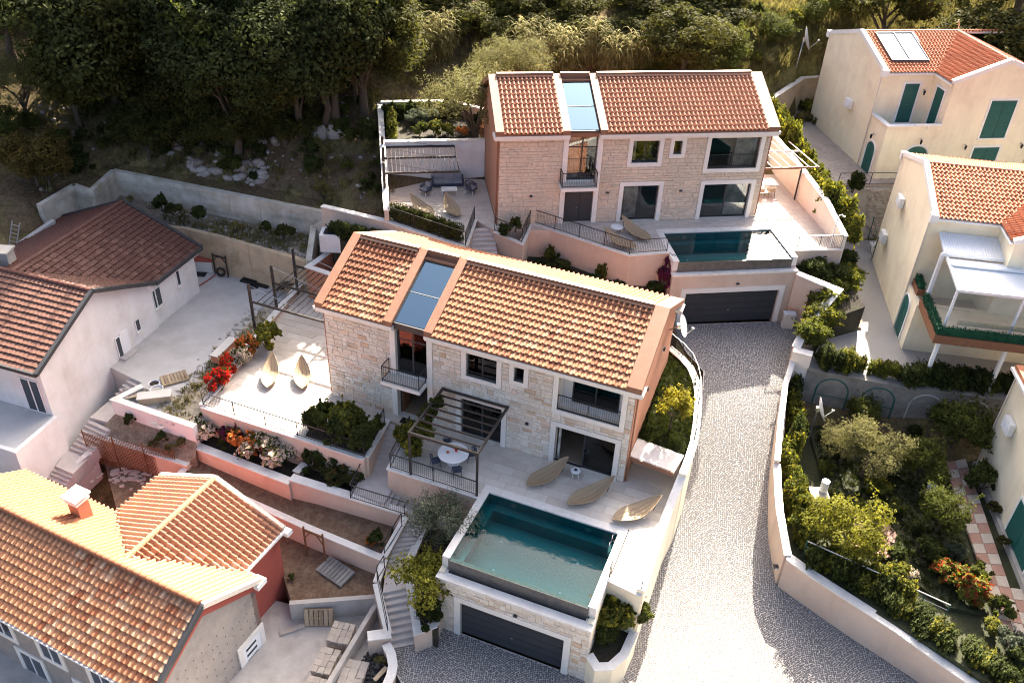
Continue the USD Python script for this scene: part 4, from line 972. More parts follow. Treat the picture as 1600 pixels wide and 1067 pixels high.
# ------------------------------------------------------------------ the two stone villas
EZ, RZD, RN = 6.58, 8.68, 4.2
SL = (RZD - EZ) / (RN + .38)
def villa(fr, name, label, near):
    V = thing(name, label, 'villa', fr.o, fr.ang)
    X = lambda mb: mb.xf(fr)
    slot = (4.5, 0.0, 6.45, 6.25)
    w1, w2 = (8.8, 4.3, 10.6, 5.85), (11.58, 4.85, 12.15, 5.8)
    log = (14.1, 3.75, 17.55, 5.95); big = (14.15, 0.0, 17.5, 2.6); pd = (8.5, 0.0, 10.98, 2.65)
    holes = [slot, w1, w2, log, big, pd]
    part('front_wall', X(hole_wall(0, 18.2, -.05, 6.25, holes, 0, .35)), 'mortar', V)
    gp = [(0, -.05), (8.4, -.05), (8.4, 6.25), (8.4, 6.28), (RN, RZD - .28), (0.0, 6.28)]
    part('gable_wall', X(gable_mesh(gp, -.02, .3)), 'stucco_terracotta', V); part('gable_wall', X(gable_mesh(gp, 17.9, 18.22)), 'stucco_terracotta', V)
    part('back_wall', X(MB().box(.3, 8.1, -.05, 17.9, 8.4, 6.25)), 'stucco_terracotta', V)
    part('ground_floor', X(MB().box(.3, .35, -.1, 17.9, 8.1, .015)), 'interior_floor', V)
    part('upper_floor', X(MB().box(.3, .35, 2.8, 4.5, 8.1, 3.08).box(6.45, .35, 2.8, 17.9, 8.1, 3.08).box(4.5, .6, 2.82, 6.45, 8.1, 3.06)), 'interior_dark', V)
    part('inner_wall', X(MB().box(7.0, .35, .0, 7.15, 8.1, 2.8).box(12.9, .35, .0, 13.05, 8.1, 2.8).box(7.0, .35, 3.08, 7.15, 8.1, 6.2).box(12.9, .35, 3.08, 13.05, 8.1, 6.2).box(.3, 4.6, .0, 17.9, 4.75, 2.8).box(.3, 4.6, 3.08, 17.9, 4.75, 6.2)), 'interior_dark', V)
    fw = .3
    fr_holes = [(4.15, -.1, 6.8, 6.3), (w1[0] - fw, w1[1] - .25, w1[2] + fw, w1[3] + fw), (w2[0] - .28, w2[1] - .26, w2[2] + .28, w2[3] + .3), (log[0] - fw, log[1] - fw, log[2] + fw, 6.3), (big[0] - fw, -.1, big[2] + fw, big[3] + fw), (pd[0] - fw, -.1, pd[2] + fw, pd[3] + fw)]
    stones(V, fr, .02, 18.18, .0, 6.22, fr_holes, 'facade_stone' if near else 'facade_stone_far', 21 if near else 22, single=300 if near else 0, cmin=.17, cmax=.37)
    part('window_surround', X(frame_ring(*w1, .28, -.085, .12)), 'frame_stone', V)
    part('window_surround', X(frame_ring(*w2, .26, -.085, .12)), 'frame_stone', V)
    part('window_surround', X(frame_ring(*log, .28, -.09, .12)), 'frame_stone', V)
    part('door_surround', X(frame_ring(*big, .29, -.085, .12, bottom=False)), 'frame_stone', V)
    part('door_surround', X(frame_ring(*pd, .29, -.085, .12, bottom=False)), 'frame_stone', V)
    part('slot_surround', X(MB().box(4.17, -.09, 0, 4.5, .12, 6.25).box(6.45, -.09, 0, 6.78, .12, 6.25)), 'frame_stone', V)
    # glazing
    window(V, fr, w1[0], w1[1], w1[2], w1[3], y=.14, curtain=[(.02, .2)])
    part('window_rail', X(MB().box(w1[0], .02, w1[1] + .28, w1[2], .05, w1[1] + .32)), 'dark_metal', V)
    window(V, fr, w2[0], w2[1], w2[2], w2[3], y=.14, mullions=())
    dp = .95 if near else .16
    if near:
        part('loggia_wall', X(MB().box(log[0] - .15, .35, 3.6, log[0], 1.1, 6.2).box(log[2], .35, 3.6, log[2] + .15, 1.1, 6.2).box(log[0], .0, 3.62, log[2], 1.1, 3.74).box(log[0], .36, 5.96, log[2], 1.1, 6.1).box(log[0], .98, 3.74, log[0] + .5, 1.1, 5.95).box(log[2] - .35, .98, 3.74, log[2], 1.1, 5.95)), 'stucco_white', V)
        window(V, fr, log[0] + .5, 3.76, log[2] - .35, 5.94, y=dp, name='glass_door', curtain=[(.66, .98)])
        railing('', [fr.w(log[0] + .03, -.03, 3.76), fr.w(log[2] - .03, -.03, 3.76)], h=.98, step=1.8, parent=V)
    else:
        window(V, fr, log[0], log[1], log[2], log[3], y=.14, name='glass_door', curtain=[(.55, .97)])
        part('window_rail', X(MB().box(log[0], -.02, log[1] + .95, log[2], .015, log[1] + .99).box(log[0], -.02, log[1] + .1, log[2], .015, log[1] + .14)), 'dark_metal', V)
        mb = MB()
        for x in np.arange(log[0] + .05, log[2], .12): mb.box(x - .007, -.008, log[1] + .14, x + .007, .006, log[1] + .95)
        part('baluster', X(mb), 'dark_metal', V, kind='stuff')
    if near:
        xm = big[0] + (big[2] - big[0]) * .5
        window(V, fr, xm - .1, .02, big[2], big[3], y=.16, mullions=(), name='sliding_door', curtain=[(.55, .97)], fw=.07)
        part('door_track', X(MB().box(big[0], .12, .012, xm - .1, .26, .045)), 'anthracite', V)
        part('curtain', X(MB().box(big[0] + .08, .35, .05, big[0] + .2, .45, 2.5)), 'curtain', V)
    else:
        window(V, fr, big[0], .02, big[2], big[3], y=.16, name='sliding_door', curtain=[(.52, .97)], fw=.07)
    window(V, fr, pd[0], .02, pd[2], pd[3], y=.16, name='sliding_door', curtain=[(.05, .45)] if near else [(.03, .46)], fw=.07)
    # glazed slot: door below, french window above, skylight
    window(V, fr, 4.5, 3.12, 6.45, 6.2, y=.18, name='french_window', curtain=[(.55, .95)] if near else [(.05, .45)], bars=(.74,), fw=.06)
    part('slot_floor_edge', X(MB().box(4.5, .02, 2.75, 6.45, .6, 3.1)), 'frame_stone', V)
    if near:
        part('door_lining', X(MB().box(4.5, .3, 0.0, 4.56, 1.2, 2.75).box(6.39, .3, 0, 6.45, 1.2, 2.75).box(4.5, .3, 2.65, 6.45, 1.2, 2.74)), 'anthracite', V)
        part('open_door', X(MB().box(4.58, .35, .03, 4.63, 1.3, 2.6)), 'wood_brown', V)
    else:
        d = part('front_door', X(MB().box(4.5, .16, .02, 6.45, .22, 2.72)), 'anthracite', V)
        INV[str(d.GetPath())] = INV[str(V.GetPath())]
        part('door_panel', X(MB().box(5.62, .125, .06, 6.38, .158, 2.66)), 'anthracite', d); part('door_panel', X(MB().box(4.58, .125, .06, 5.55, .158, 2.66)), 'anthracite', d)
        part('handle', X(MB().box(5.42, .06, 1.05, 5.46, .124, 1.09).box(5.34, .05, 1.05, 5.46, .075, 1.08)), 'steel', d)
    # balcony before the slot
    b = part('balcony', X(MB().box(4.0, -1.02, 2.8, 6.45, -.09, 3.03)), 'frame_stone', V)
    part('balcony_floor', X(MB().box(4.08, -.96, 3.03, 6.37, -.1, 3.045)), 'deck_stone', V)
    railing('', [fr.w(4.08, -.12, 3.05), fr.w(4.08, -.95, 3.05), fr.w(6.37, -.95, 3.05), fr.w(6.37, -.12, 3.05)], h=1.02, step=3.0, parent=V)
    # eaves cornice
    part('eaves_cornice', X(MB().box(-.42, -.42, 6.25, 4.5, -.0, 6.44).box(-.36, -.34, 6.12, 4.5, 0.0, 6.25).box(6.45, -.42, 6.25, 18.62, 0.0, 6.44).box(6.45, -.34, 6.12, 18.56, 0.0, 6.25)), 'frame_stone', V)
    part('eaves_cornice', X(MB().box(-.42, 8.4, 6.25, 18.62, 8.8, 6.44)), 'frame_stone', V)
    part('cornice_return', X(MB().box(18.22, 0.0, 6.25, 18.62, .4, 6.44).box(-.42, 0, 6.25, -.02, .4, 6.44).box(18.22, 8.0, 6.25, 18.62, 8.4, 6.44)), 'frame_stone', V)
    # roof: decks, tiles, copings, ridge
    def prof(y0, y1, z_off, th):
        f = lambda y: EZ + (min(y, 2 * RN - y) + .38) * SL + z_off
        ys = [y0] + ([RN] if y0 < RN < y1 else []) + [y1]
        return [(y, f(y) - th) for y in ys] + [(y, f(y)) for y in ys[::-1]]
    part('roof_deck', X(profile_x(prof(-.36, 8.76, -.03, .12), .2, 4.5).add(*profile_x(prof(-.36, 8.76, -.03, .12), 6.46, 18.0).get())), 'copper_band', V)
    part('roof_deck', X(profile_x(prof(RN + .15, 8.76, -.03, .12), 4.5, 6.46)), 'copper_band', V)
    tm = 'clay_tile' if near else 'clay_tile_far'
    def plane(x0, x1, front):
        za, zb = EZ, RZD
        if front: return [fr.w(x0, -.38, za), fr.w(x1, -.38, za), fr.w(x1, RN, zb), fr.w(x0, RN, zb)]
        return [fr.w(x1, 2 * RN + .38, za), fr.w(x0, 2 * RN + .38, za), fr.w(x0, RN, zb), fr.w(x1, RN, zb)]
    roof_tiles(V, plane(6.95, 17.72, True), tm, .30, .405, 215 if near else 0, np.random.default_rng(31))
    roof_tiles(V, plane(.22, 4.0, True), tm, .30, .405, 85 if near else 0, np.random.default_rng(32))
    roof_tiles(V, plane(.22, 17.72, False), tm, .30, .405, 0, np.random.default_rng(33))
    for x0, x1 in ((-.32, .22), (4.0, 4.5), (6.46, 6.95), (17.72, 18.52)):
        part('roof_coping', X(profile_x(prof(-.40, RN if 3 < x0 < 7 else 8.8, .20, .36), x0, x1)), 'copper_band', V)
    part('ridge_coping', X(MB().box(.22, RN - .14, RZD - .1, 4.0, RN + .14, RZD + .28).box(4.5, RN - .1, RZD - .5, 6.46, RN + .14, RZD + .28).box(6.95, RN - .14, RZD - .1, 17.72, RN + .14, RZD + .28)), 'copper_band', V)
    ridge_caps(V, fr.w(.3, RN - .16, RZD + .06), fr.w(3.95, RN - .16, RZD + .06), tm, .10, .3); ridge_caps(V, fr.w(7.0, RN - .16, RZD + .06), fr.w(17.7, RN - .16, RZD + .06), tm, .10, .3)
    # skylight in the slot
    def sk(y): return EZ + (y + .38) * SL - .02
    sf = part('skylight', X(profile_x([(-.2, sk(-.2) - .06), (3.75, sk(3.75) - .06), (3.75, sk(3.75) + .02), (-.2, sk(-.2) + .02)], 4.5, 4.58).add(*profile_x([(-.2, sk(-.2) - .06), (3.75, sk(3.75) - .06), (3.75, sk(3.75) + .02), (-.2, sk(-.2) + .02)], 6.38, 6.46).get()).box(4.58, 3.67, sk(3.7) - .06, 6.38, 3.75, sk(3.7) + .02).box(4.58, 1.72, sk(1.75) - .05, 6.38, 1.78, sk(1.75) + .02).box(4.58, -.2, sk(-.2) - .12, 6.38, -.1, sk(-.15))), 'anthracite', V)
    INV[str(sf.GetPath())] = INV[str(V.GetPath())]
    for a, b_ in ((-.1, 1.72), (1.78, 3.67)):
        part('skylight_pane', X(profile_x([(a, sk(a) - .03), (b_, sk(b_) - .03), (b_, sk(b_)), (a, sk(a))], 4.58, 6.38)), 'skylight_glass', sf)
    part('slot_fascia', X(MB().box(4.5, -.12, 6.2, 6.46, .2, 6.5)), 'anthracite' if near else 'copper_band', V)
    part('slot_back', X(MB().box(4.5, 3.76, 6.3, 6.46, 4.1, RZD - .1)), 'copper_band', V)
    # rain pipes on the gables
    part('rain_pipe', X(MB().tube([(18.3, .12, .05), (18.3, .12, 6.1)], .05, 8)), 'copper_band', V); part('rain_pipe', X(MB().tube([(-.1, .14, .05), (-.1, .14, 6.1)], .05, 8)), 'copper_band', V)
    return V
villa(NV, 'stone_villa', 'nearer stone faced villa with clay tiled roof and glazed slot, above the large pool', True)
villa(FV, 'stone_villa', 'farther stone faced villa under the hillside, behind the smaller pool', False)
for fr, w in ((NV, 'nearer'), (FV, 'farther')):
    wall_lamp(fr, 12.5, 2.2, f'small dark wall lamp on the stone right of the pergola door, {w} villa')
wall_lamp(FV, 2.2, 2.1, 'small wall lamp on the left stone bay of the farther villa'); wall_lamp(FV, 7.4, 2.2, 'small wall lamp between the entrance and the wide door, farther villa')
for k, (a, b) in enumerate(((2.6, 4.6), (6.0, 5.0))):
    t = thing('gable_lamp', f'tiny lamp on the near villa terracotta gable, {"lower, nearer the front" if k == 0 else "upper, nearer the back"}', 'wall lamp', NV.w(18.3, a, b), NV.ang)
    part('lamp_housing', MB().box(18.22, a - .08, b - .08, 18.34, a + .08, b + .1).xf(NV), 'anthracite', t); part('lamp_plate', MB().box(18.22, a - .13, b - .13, 18.235, a + .13, b + .14).xf(NV), 'trim_white', t)

# ------------------------------------------------------------------ pools with the garages below
def pool(fr, x0, x1, yb, yf, yg, zg, dx0, dx1, near):
    who = 'near' if near else 'far'
    p = thing('swimming_pool', 'large infinity pool with dark teal water before the near villa' if near else 'smaller turquoise infinity pool before the far villa, half sunlit', 'pool', fr.w((x0 + x1) / 2, yf, -1.5), fr.ang)
    X = lambda mb: mb.xf(fr)
    part('basin_floor', X(MB().box(x0 - .2, yf, -1.7, x1 + .2, yb + .2, -1.5)), 'pool_mosaic', p)
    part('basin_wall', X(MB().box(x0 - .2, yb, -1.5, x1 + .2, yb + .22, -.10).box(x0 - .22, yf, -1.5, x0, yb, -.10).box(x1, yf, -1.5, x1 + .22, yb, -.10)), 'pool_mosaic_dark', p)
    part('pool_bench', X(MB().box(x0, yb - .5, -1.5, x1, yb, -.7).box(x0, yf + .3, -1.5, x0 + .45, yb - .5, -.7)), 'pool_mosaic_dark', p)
    part('overflow_wall', X(MB().box(x0 - .05, yf - .22, -2.2, x1 + .05, yf, -.095)), 'overflow_mosaic', p)
    part('water', X(MB().add([(x0, yf - .18, -.085), (x1, yf - .18, -.085), (x1, yb, -.085), (x0, yb, -.085)], [[0, 1, 2, 3]])), 'water', p)
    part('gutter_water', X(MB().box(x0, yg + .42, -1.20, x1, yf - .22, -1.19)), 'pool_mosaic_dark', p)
    cw = .40
    part('coping', X(MB().box(x0 - cw, yb, -.12, x1 + cw, yb + .48, .005)), 'coping_stone', p)
    part('coping', X(MB().box(x0 - cw, yf - .15, -.7, x0, yb, .004)), 'coping_stone', p); part('coping', X(MB().box(x1, yf - .15, -.7, x1 + cw, yb, .004)), 'coping_stone', p)
    part('lower_coping', X(MB().box(x0 - cw - .05, yg - .06, -.95, x1 + cw + .05, yg + .42, -.80).box(x0 - cw - .05, yg + .42, -.95, x0 - .01, yf - .15, -.80).box(x1 + .01, yg + .42, -.95, x1 + cw + .05, yf - .15, -.80)), 'coping_stone', p)
    for k, xx in enumerate((.2, .78)): part('underwater_light', X(MB().tube([(x0 + (x1 - x0) * xx, yb - .012, -.42), (x0 + (x1 - x0) * xx, yb - .03, -.42)], .16, 14)), 'steel', p)
    for k, (a, c) in enumerate(((.2, .35), (.78, .3), (.25, .75), (.75, .75))): part('floor_inlet', X(MB().tube([(x0 + (x1 - x0) * a, yb + (yf - yb) * c, -1.5), (x0 + (x1 - x0) * a, yb + (yf - yb) * c, -1.47)], .07, 10)), 'white_plastic', p)
    g = thing('garage', f'{"stone faced" if near else "peach stucco"} garage with a wide dark door under the {who} villa pool', 'garage', fr.w((x0 + x1) / 2, yg, zg), fr.ang)
    dt = -2.1 if near else -2.25
    part('front_wall', X(hole_wall(x0 - .42, x1 + .42, zg - .1, -.95, [(dx0, zg - .2, dx1, dt)], yg, yg + .3)), 'mortar' if near else 'stucco_peach', g)
    part('side_wall', X(MB().box(x0 - .42, yg + .3, zg - .1, x0 - .12, yb, -.72)), 'stucco_cream' if near else 'stucco_peach', g); part('side_wall', X(MB().box(x1 + .12, yg + .3, zg - .1, x1 + .42, yb, -.72)), 'stucco_cream' if near else 'stucco_peach', g)
    if near: stones(g, fr, x0 - .42, x1 + .42, zg, -.96, [(dx0 - .36, zg - .1, dx1 + .36, dt + .3)], 'facade_stone', 25, single=60, y=yg, cmin=.22, cmax=.42)
    part('door_surround', X(frame_ring(dx0, zg, dx1, dt, .34, yg - .085, yg + .12, bottom=False)), 'frame_stone', g)
    dn = 5
    for k in range(dn):
        za, zb = zg + .03 + (dt - zg - .03) * k / dn, zg + .03 + (dt - zg - .03) * (k + 1) / dn
        part('door_panel', X(MB().box(dx0, yg + .16, za + .008, dx1, yg + .2, zb - .008)), 'anthracite', g)
    part('door_handle', X(MB().box((dx0 + dx1) / 2 - .05, yg + .13, zg + .9, (dx0 + dx1) / 2 + .05, yg + .16, zg + 1.0)), 'steel', g)
    part('door_backing', X(MB().box(dx0, yg + .205, zg, dx1, yg + .24, dt)), 'dark_metal', g)
    wall_lamp(fr, (dx0 + dx1) / 2 + .2, (dt - .85) / 2 - .1, f'small dark lamp above the {who} garage door', y=yg - .06)
    return p
pool(NV, 11.85, 19.0, -3.68, -8.45, -9.25, -4.65, 12.75, 18.2, True)
pool(FV, 11.1, 18.72, -1.85, -5.5, -6.0, -4.75, 11.75, 18.2, False)
t = thing('pool_ladder', 'steel ladder handrail at the right side of the near pool', 'ladder', NV.w(19.1, -4.4, 0), NV.ang)
for k in range(2): part('handrail', MB().tube([(18.8, -4.3 - k * .5, -.5), (18.85, -4.3 - k * .5, .45), (19.05, -4.3 - k * .5, .62), (19.3, -4.3 - k * .5, .45), (19.3, -4.3 - k * .5, .0)], .022, 6).xf(NV), 'steel', t)
for k in range(2): part('rung', MB().box(18.78, -4.8, -.55 + k * .25, 18.86, -4.3, -.52 + k * .25).xf(NV), 'steel', t)

# ------------------------------------------------------------------ far villa terraces
fdeck = [(-.2, -.05), (-.2, -.85), (2.35, .3), (8.05, -4.5), (10.7, -4.3), (10.7, -1.35), (19.15, -1.35), (19.15, -4.6), (22.35, -4.75), (22.35, 8.3), (18.25, 8.3), (18.25, -.05)]
fpat = [(-7.1, 1.05), (-2.4, -2.75), (-1.4, .85), (-.2, -.85), (-.05, 0), (-.05, 7.3), (-7.1, 7.3)]
struct('far_terrace_base', MB().prism(FV.wxy(fdeck), .2, 5.511 - .034), 'stucco_peach')
struct('far_side_terrace_base', MB().prism(FV.wxy(fpat), 2.2, 5.511 - .034), 'stucco_peach')
t = thing('far_pool_terrace', kind='structure', loc=FV.o, rz=FV.ang); paving(t, FV, fdeck, 0.0, 1.2, .3, 'plank_stone', 220, seed=8)
t = thing('far_side_terrace', kind='structure', loc=FV.o, rz=FV.ang); paving(t, FV, fpat, 0.0, 1.2, .3, 'plank_stone', 120, seed=9)
fz = 5.511
fp = lambda pts: FV.wxy(pts)
wall('terrace_wall', 'peach wall stepping below the black railing of the far pool terrace', fp([(-.28, -.9), (1.3, -2.6), (2.36, .2), (8.05, -4.62), (10.75, -4.4)]), fz + .03, .6, .24)
wall('terrace_wall', 'long peach wall below the oleander hedge of the far side terrace', [xy(503, 320, 5.6), *fp([(-7.3, 1.0), (-2.42, -2.85)])], fz + .05, 3.4, .3)
wall('stair_wall', 'short wall beside the steps of the far side terrace', fp([(-2.42, -2.75), (-1.4, .85)]), fz + .03, 3.4, .22)
wall('terrace_wall', 'white coped wall along the left side of the far side terrace', fp([(-7.35, .9), (-7.4, 7.4), (-7.45, 13.6)]), [fz + .9, fz + 2.9, fz + 3.5], 4.5, .3, m='stucco_peach')
wall('terrace_wall', 'pale high wall behind the lounge set of the far side terrace', fp([(-7.2, 7.5), (-.05, 7.5)]), fz + 3.0, 4.5, .3, m='stucco_white')
wall('planter_wall', 'peach wall at the back of the hedge planter, upper left', fp([(-7.4, 13.7), (-2.0, 13.7), (.5, 12.6), (22.6, 12.6)]), [fz + 3.6] * 2 + [fz + 3.3, fz + 3.3], 5.5, .3)
wall('boundary_wall', 'sunlit tan boundary wall running right from behind the far villa to the upper cream house', [FV.w(22.75, 12.6)[:2], xy(1255, 121, 8.8), xy(1318, 117, 8.8)], 8.8, 5.0, .3, m='concrete_tan')
struct('upper_planter', MB().prism(fp([(-7.3, 7.6), (-.2, 7.6), (-.2, 13.6), (-7.3, 13.6)]), 5.2, fz + 2.55), 'soil_dark')
struct('back_yard', MB().prism(fp([(-.2, 8.4), (22.3, 8.4), (22.3, 12.5), (-.2, 12.5)]), 4.5, fz), 'gravel')
wall('boundary_wall', 'long cream wall along the right side of the far pool terrace', fp([(22.5, 12.6), (22.5, 6.2), (22.5, 2.5), (22.5, -1.5), (22.5, -4.9)]), [fz + 2.6, fz + 2.4, fz + 2.2, fz + 1.9, fz + 1.0], 1.0, .3, m='stucco_pale')
wall('terrace_wall', 'cream wall under the slatted railing right of the far pool', fp([(19.2, -4.72), (22.5, -4.88)]), fz + .03, .8, .26, m='stucco_peach')
FR = 'black railing of the far villa terraces'
railing('black railing before the oleander hedge on the far side terrace', [FV.w(-7.2, 1.0, .05), FV.w(-2.42, -2.82, .05), FV.w(-1.45, .75, .05)], step=2.4)
railing('black railing of the zigzag terrace edge under the far villa', [FV.w(-.28, -.9, .03), FV.w(1.3, -2.6, .03), FV.w(2.36, .2, .03), FV.w(8.05, -4.6, .03), FV.w(10.6, -4.4, .03)], step=1.9)
railing('slatted dark railing right of the far pool', [FV.w(19.4, -4.75, .03), FV.w(22.4, -4.88, .03)], step=1.6)
fs = thing('terrace_steps', 'pale steps going down from the far side terrace toward the near villa roof', 'steps', FV.w(-.8, -1, -2))
for i in range(9):
    y = -.05 - i * .34
    part('step', MB().prism(fp([(-1.55 - .09 * i, y + .0), (-.3 + .02 * i, y), (-.28 + .02 * i, y - .34), (-1.64 - .09 * i, y - .34)]), fz - .17 * (i + 1) - .8, fz - .17 * (i + 1)), 'step_stone', fs)
part('landing', MB().prism(fp([(-2.6, -3.1), (-.1, -3.1), (.4, -4.6), (-2.6, -4.4)]), fz - 2.6, fz - 1.62), 'step_stone', fs)
wall('stair_wall', 'low wall with a railing on it below the far terrace steps', fp([(-2.5, -3.0), (-2.45, -4.6), (0.2, -4.9), (2.6, -6.4)]), [fz - 1.2, fz - 1.5, fz - 1.6, fz - 2.6], 2.0, .22)
railing('black railing sloping down beside the far terrace steps', [FV.w(-2.4, -4.55, -1.5), FV.w(.2, -4.85, -1.55), FV.w(2.6, -6.35, -2.5)], step=2.2)
# planting below the far terrace and hedge terrace behind the near villa
struct('lower_bed', MB().slope([FV.w(.3, -3.6, -2.2), FV.w(2.4, -.4, -2.0), FV.w(8, -4.8, -2.2), FV.w(10.7, -4.6, -2.6), FV.w(10.6, -8.8, -3.6), FV.w(2.5, -9, -2.9)], 1.8), 'soil_dark')
struct('hedge_terrace', MB().slope([at(505, 340, 4.2), FV.w(-7.2, .8, -1.3), FV.w(-2.4, -3.0, -1.5), FV.w(-2.4, -6.0, -1.8), at(560, 385, 3.8), at(520, 372, 4.0)], 2.2), 'soil_dark')
t = thing('utility_box', 'white capped box with a dark grate at the left end of the hedge terrace', 'utility box', at(517, 362, 3.9))
p0 = at(517, 362, 4.3)
part('box_body', MB().box(p0[0] - .7, p0[1] - .6, 3.0, p0[0] + .7, p0[1] + .6, 4.3), 'stucco_white', t); part('grate', MB().box(p0[0] - .45, p0[1] - .4, 4.3, p0[0] + .45, p0[1] + .4, 4.34), 'dark_metal', t)

# ------------------------------------------------------------------ road wall and garden on the right
RW = [xy(1250, 546, 2.2), xy(1236, 590, 1.6)]
wall('road_wall', 'curved white coped wall climbing from the road to the far garage planter', [FV.w(19.15, -6.05)[:2], xy(1309, 452, 4.3), xy(1296, 468, 3.9), xy(1275, 492, 3.3), xy(1258, 515, 2.8), xy(1244, 542, 2.3)], [4.55, 4.3, 3.9, 3.3, 2.8, 2.3], -.6, .42, m='stucco_peach')
wall('road_wall', 'cream end block of the curved road wall beside the arched concrete wall', [xy(1240, 545, 2.25), xy(1270, 553, 2.25)], 2.25, -2.0, .5, m='stucco_pale')
wall('road_wall', 'peach wall under the hedge along the right side of the road', [xy(1244, 548, 2.0), xy(1226, 605, .6), xy(1219, 660, .1), xy(1214, 722, -.5)], [1.7, .9, .3, -.35], -5, .28, cap_t=.06)
wall('road_wall', 'peach wall with broad white coping at the bend of the road', [xy(1215, 722, -.5), xy(1216, 770, -1.0), xy(1219, 800, -1.2), xy(1231, 868, -1.95)], [-.62, -.95, -1.2, -1.9], -5.4, .34, cap_t=.08)
wall('road_wall', 'long peach wall below the hedge at the lower right of the road', [xy(1232, 868, -1.95), xy(1272, 895, -2.1), xy(1400, 980, -2.4), xy(1478, 1036, -2.65), xy(1560, 1092, -2.8)], [-1.98, -2.2, -2.4, -2.65, -2.8], -5.4, .42)
for k, (a, b) in enumerate(((1309, 946), (1420, 1002), (1213, 885), (1206, 790))):
    q = at(a, b, -3.2 - (k < 2) * .2)
    t = thing('wall_lamp', ['small recessed lamp in the long road wall, left one of the two', 'small recessed lamp in the long road wall, right one of the two', 'small recessed lamp just above the bend of the road wall', 'small recessed lamp in the straight upper road wall'][k], 'wall lamp', q)
    part('lamp_housing', MB().box(q[0] - .14, q[1] - .14, q[2] - .05, q[0] + .14, q[1] + .14, q[2] + .05), 'anthracite', t); part('lamp_lens', MB().box(q[0] - .10, q[1] - .15, q[2] - .03, q[0] + .10, q[1] - .141, q[2] + .03), 'trim_white', t)
garden = [xy(1236, 590, -1.9), xy(1226, 870, -2.2), xy(1480, 1034, -2.75), xy(1600, 1110, -2.8), (33, 22), (32, 32), (29, 31), (28.6, 40.2), (31, 43.5), xy(1395, 652, -1.85), xy(1262, 640, -1.85)]
struct('garden_ground', MB().prism(garden, -5.0, -2.35), 'lawn_base')
struct('garden_lawn', MB().prism([xy(1262, 660, -2.0), xy(1300, 800, -2.1), xy(1340, 840, -2.1), xy(1480, 950, -2.2), xy(1530, 960, -2.2), xy(1480, 720, -2.0), xy(1400, 665, -2.0)], -2.6, -2.1), 'lawn_base')
# garden retaining wall with arches
gw = thing('arched_wall', 'old concrete retaining wall with blind arches at the back of the right garden', 'wall', at(1400, 650, -2))
gA, gB, gC = np.array(xy(1262, 575, 1.25)), np.array(xy(1400, 601, 1.25)), np.array(xy(1575, 624, 1.25))
part('wall_body', wall_mesh([gA, gB, gC], 1.25, -2.4, .4), 'old_concrete', gw); part('wall_cap', wall_mesh([gA, gB, gC], 1.33, 1.252, .5), 'old_concrete', gw)
def along(s):
    l1 = np.linalg.norm(gB - gA); l2 = np.linalg.norm(gC - gB)
    p, d = (gA + (gB - gA) * s / l1, (gB - gA) / l1) if s < l1 else (gB + (gC - gB) * (s - l1) / l2, (gC - gB) / l2)
    return p, d
for k in range(4):
    s = 1.75 + k * 2.75
    p, d = along(s); n = np.array([d[1], -d[0]]) * .22; pts = []
    for a in np.linspace(math.pi, 0, 11): pts.append((*(p + n + d * .95 * math.cos(a)), .0 + .95 * math.sin(a)))
    pts = [(*(p + n - d * .95), -2.2)] + pts + [(*(p + n + d * .95), -2.2)]
    part('arch_rib', MB().tube(pts, .045, 5), 'shutter_green' if k < 2 else 'concrete', gw)
    if k < 2: part('arch_bar', MB().tube([(*(p + n - d * .95), -.4), (*(p + n + d * .95), -.4)], .03, 5), 'shutter_green', gw)
struct('terrace_yard', MB().prism([tuple(gA + [0, .1]), tuple(gB + [0, .1]), tuple(gC + [0, .1]), (36, 43.5), (36, 60), (31, 62.6), (23.7, 61.9), (22.7, 57.0), xy(1330, 445, 1.25), xy(1312, 480, 1.25)], -1.5, 1.24), 'gravel')
# stepping path with two-tone slabs
pth = thing('garden_path', 'paved path of pink and cream slabs beside the cream house at the right edge', 'path', at(1530, 850, -2.05))
L0, L1, R0, R1 = [np.array(xy(*q, -2.05)) for q in ((1475, 722), (1560, 966), (1509, 716), (1598, 974))]
k = 0; rngp = np.random.default_rng(3)
for i in range(19):
    for j in range(3 if i > 12 else 2):
        f = lambda a, b: (L0 + (L1 - L0) * a / 16) * (1 - b / 2) + (R0 + (R1 - R0) * a / 16) * b / 2
        q = [f(i + .02, j + .02), f(i + .98, j + .02), f(i + .98, j + .98), f(i + .02, j + .98)]
        part('slab', MB().prism([tuple(a) for a in q], -2.2, -2.06 + rngp.normal(0, .003)), 'slab_cream' if (i + j) % 2 else 'slab_pink', pth)

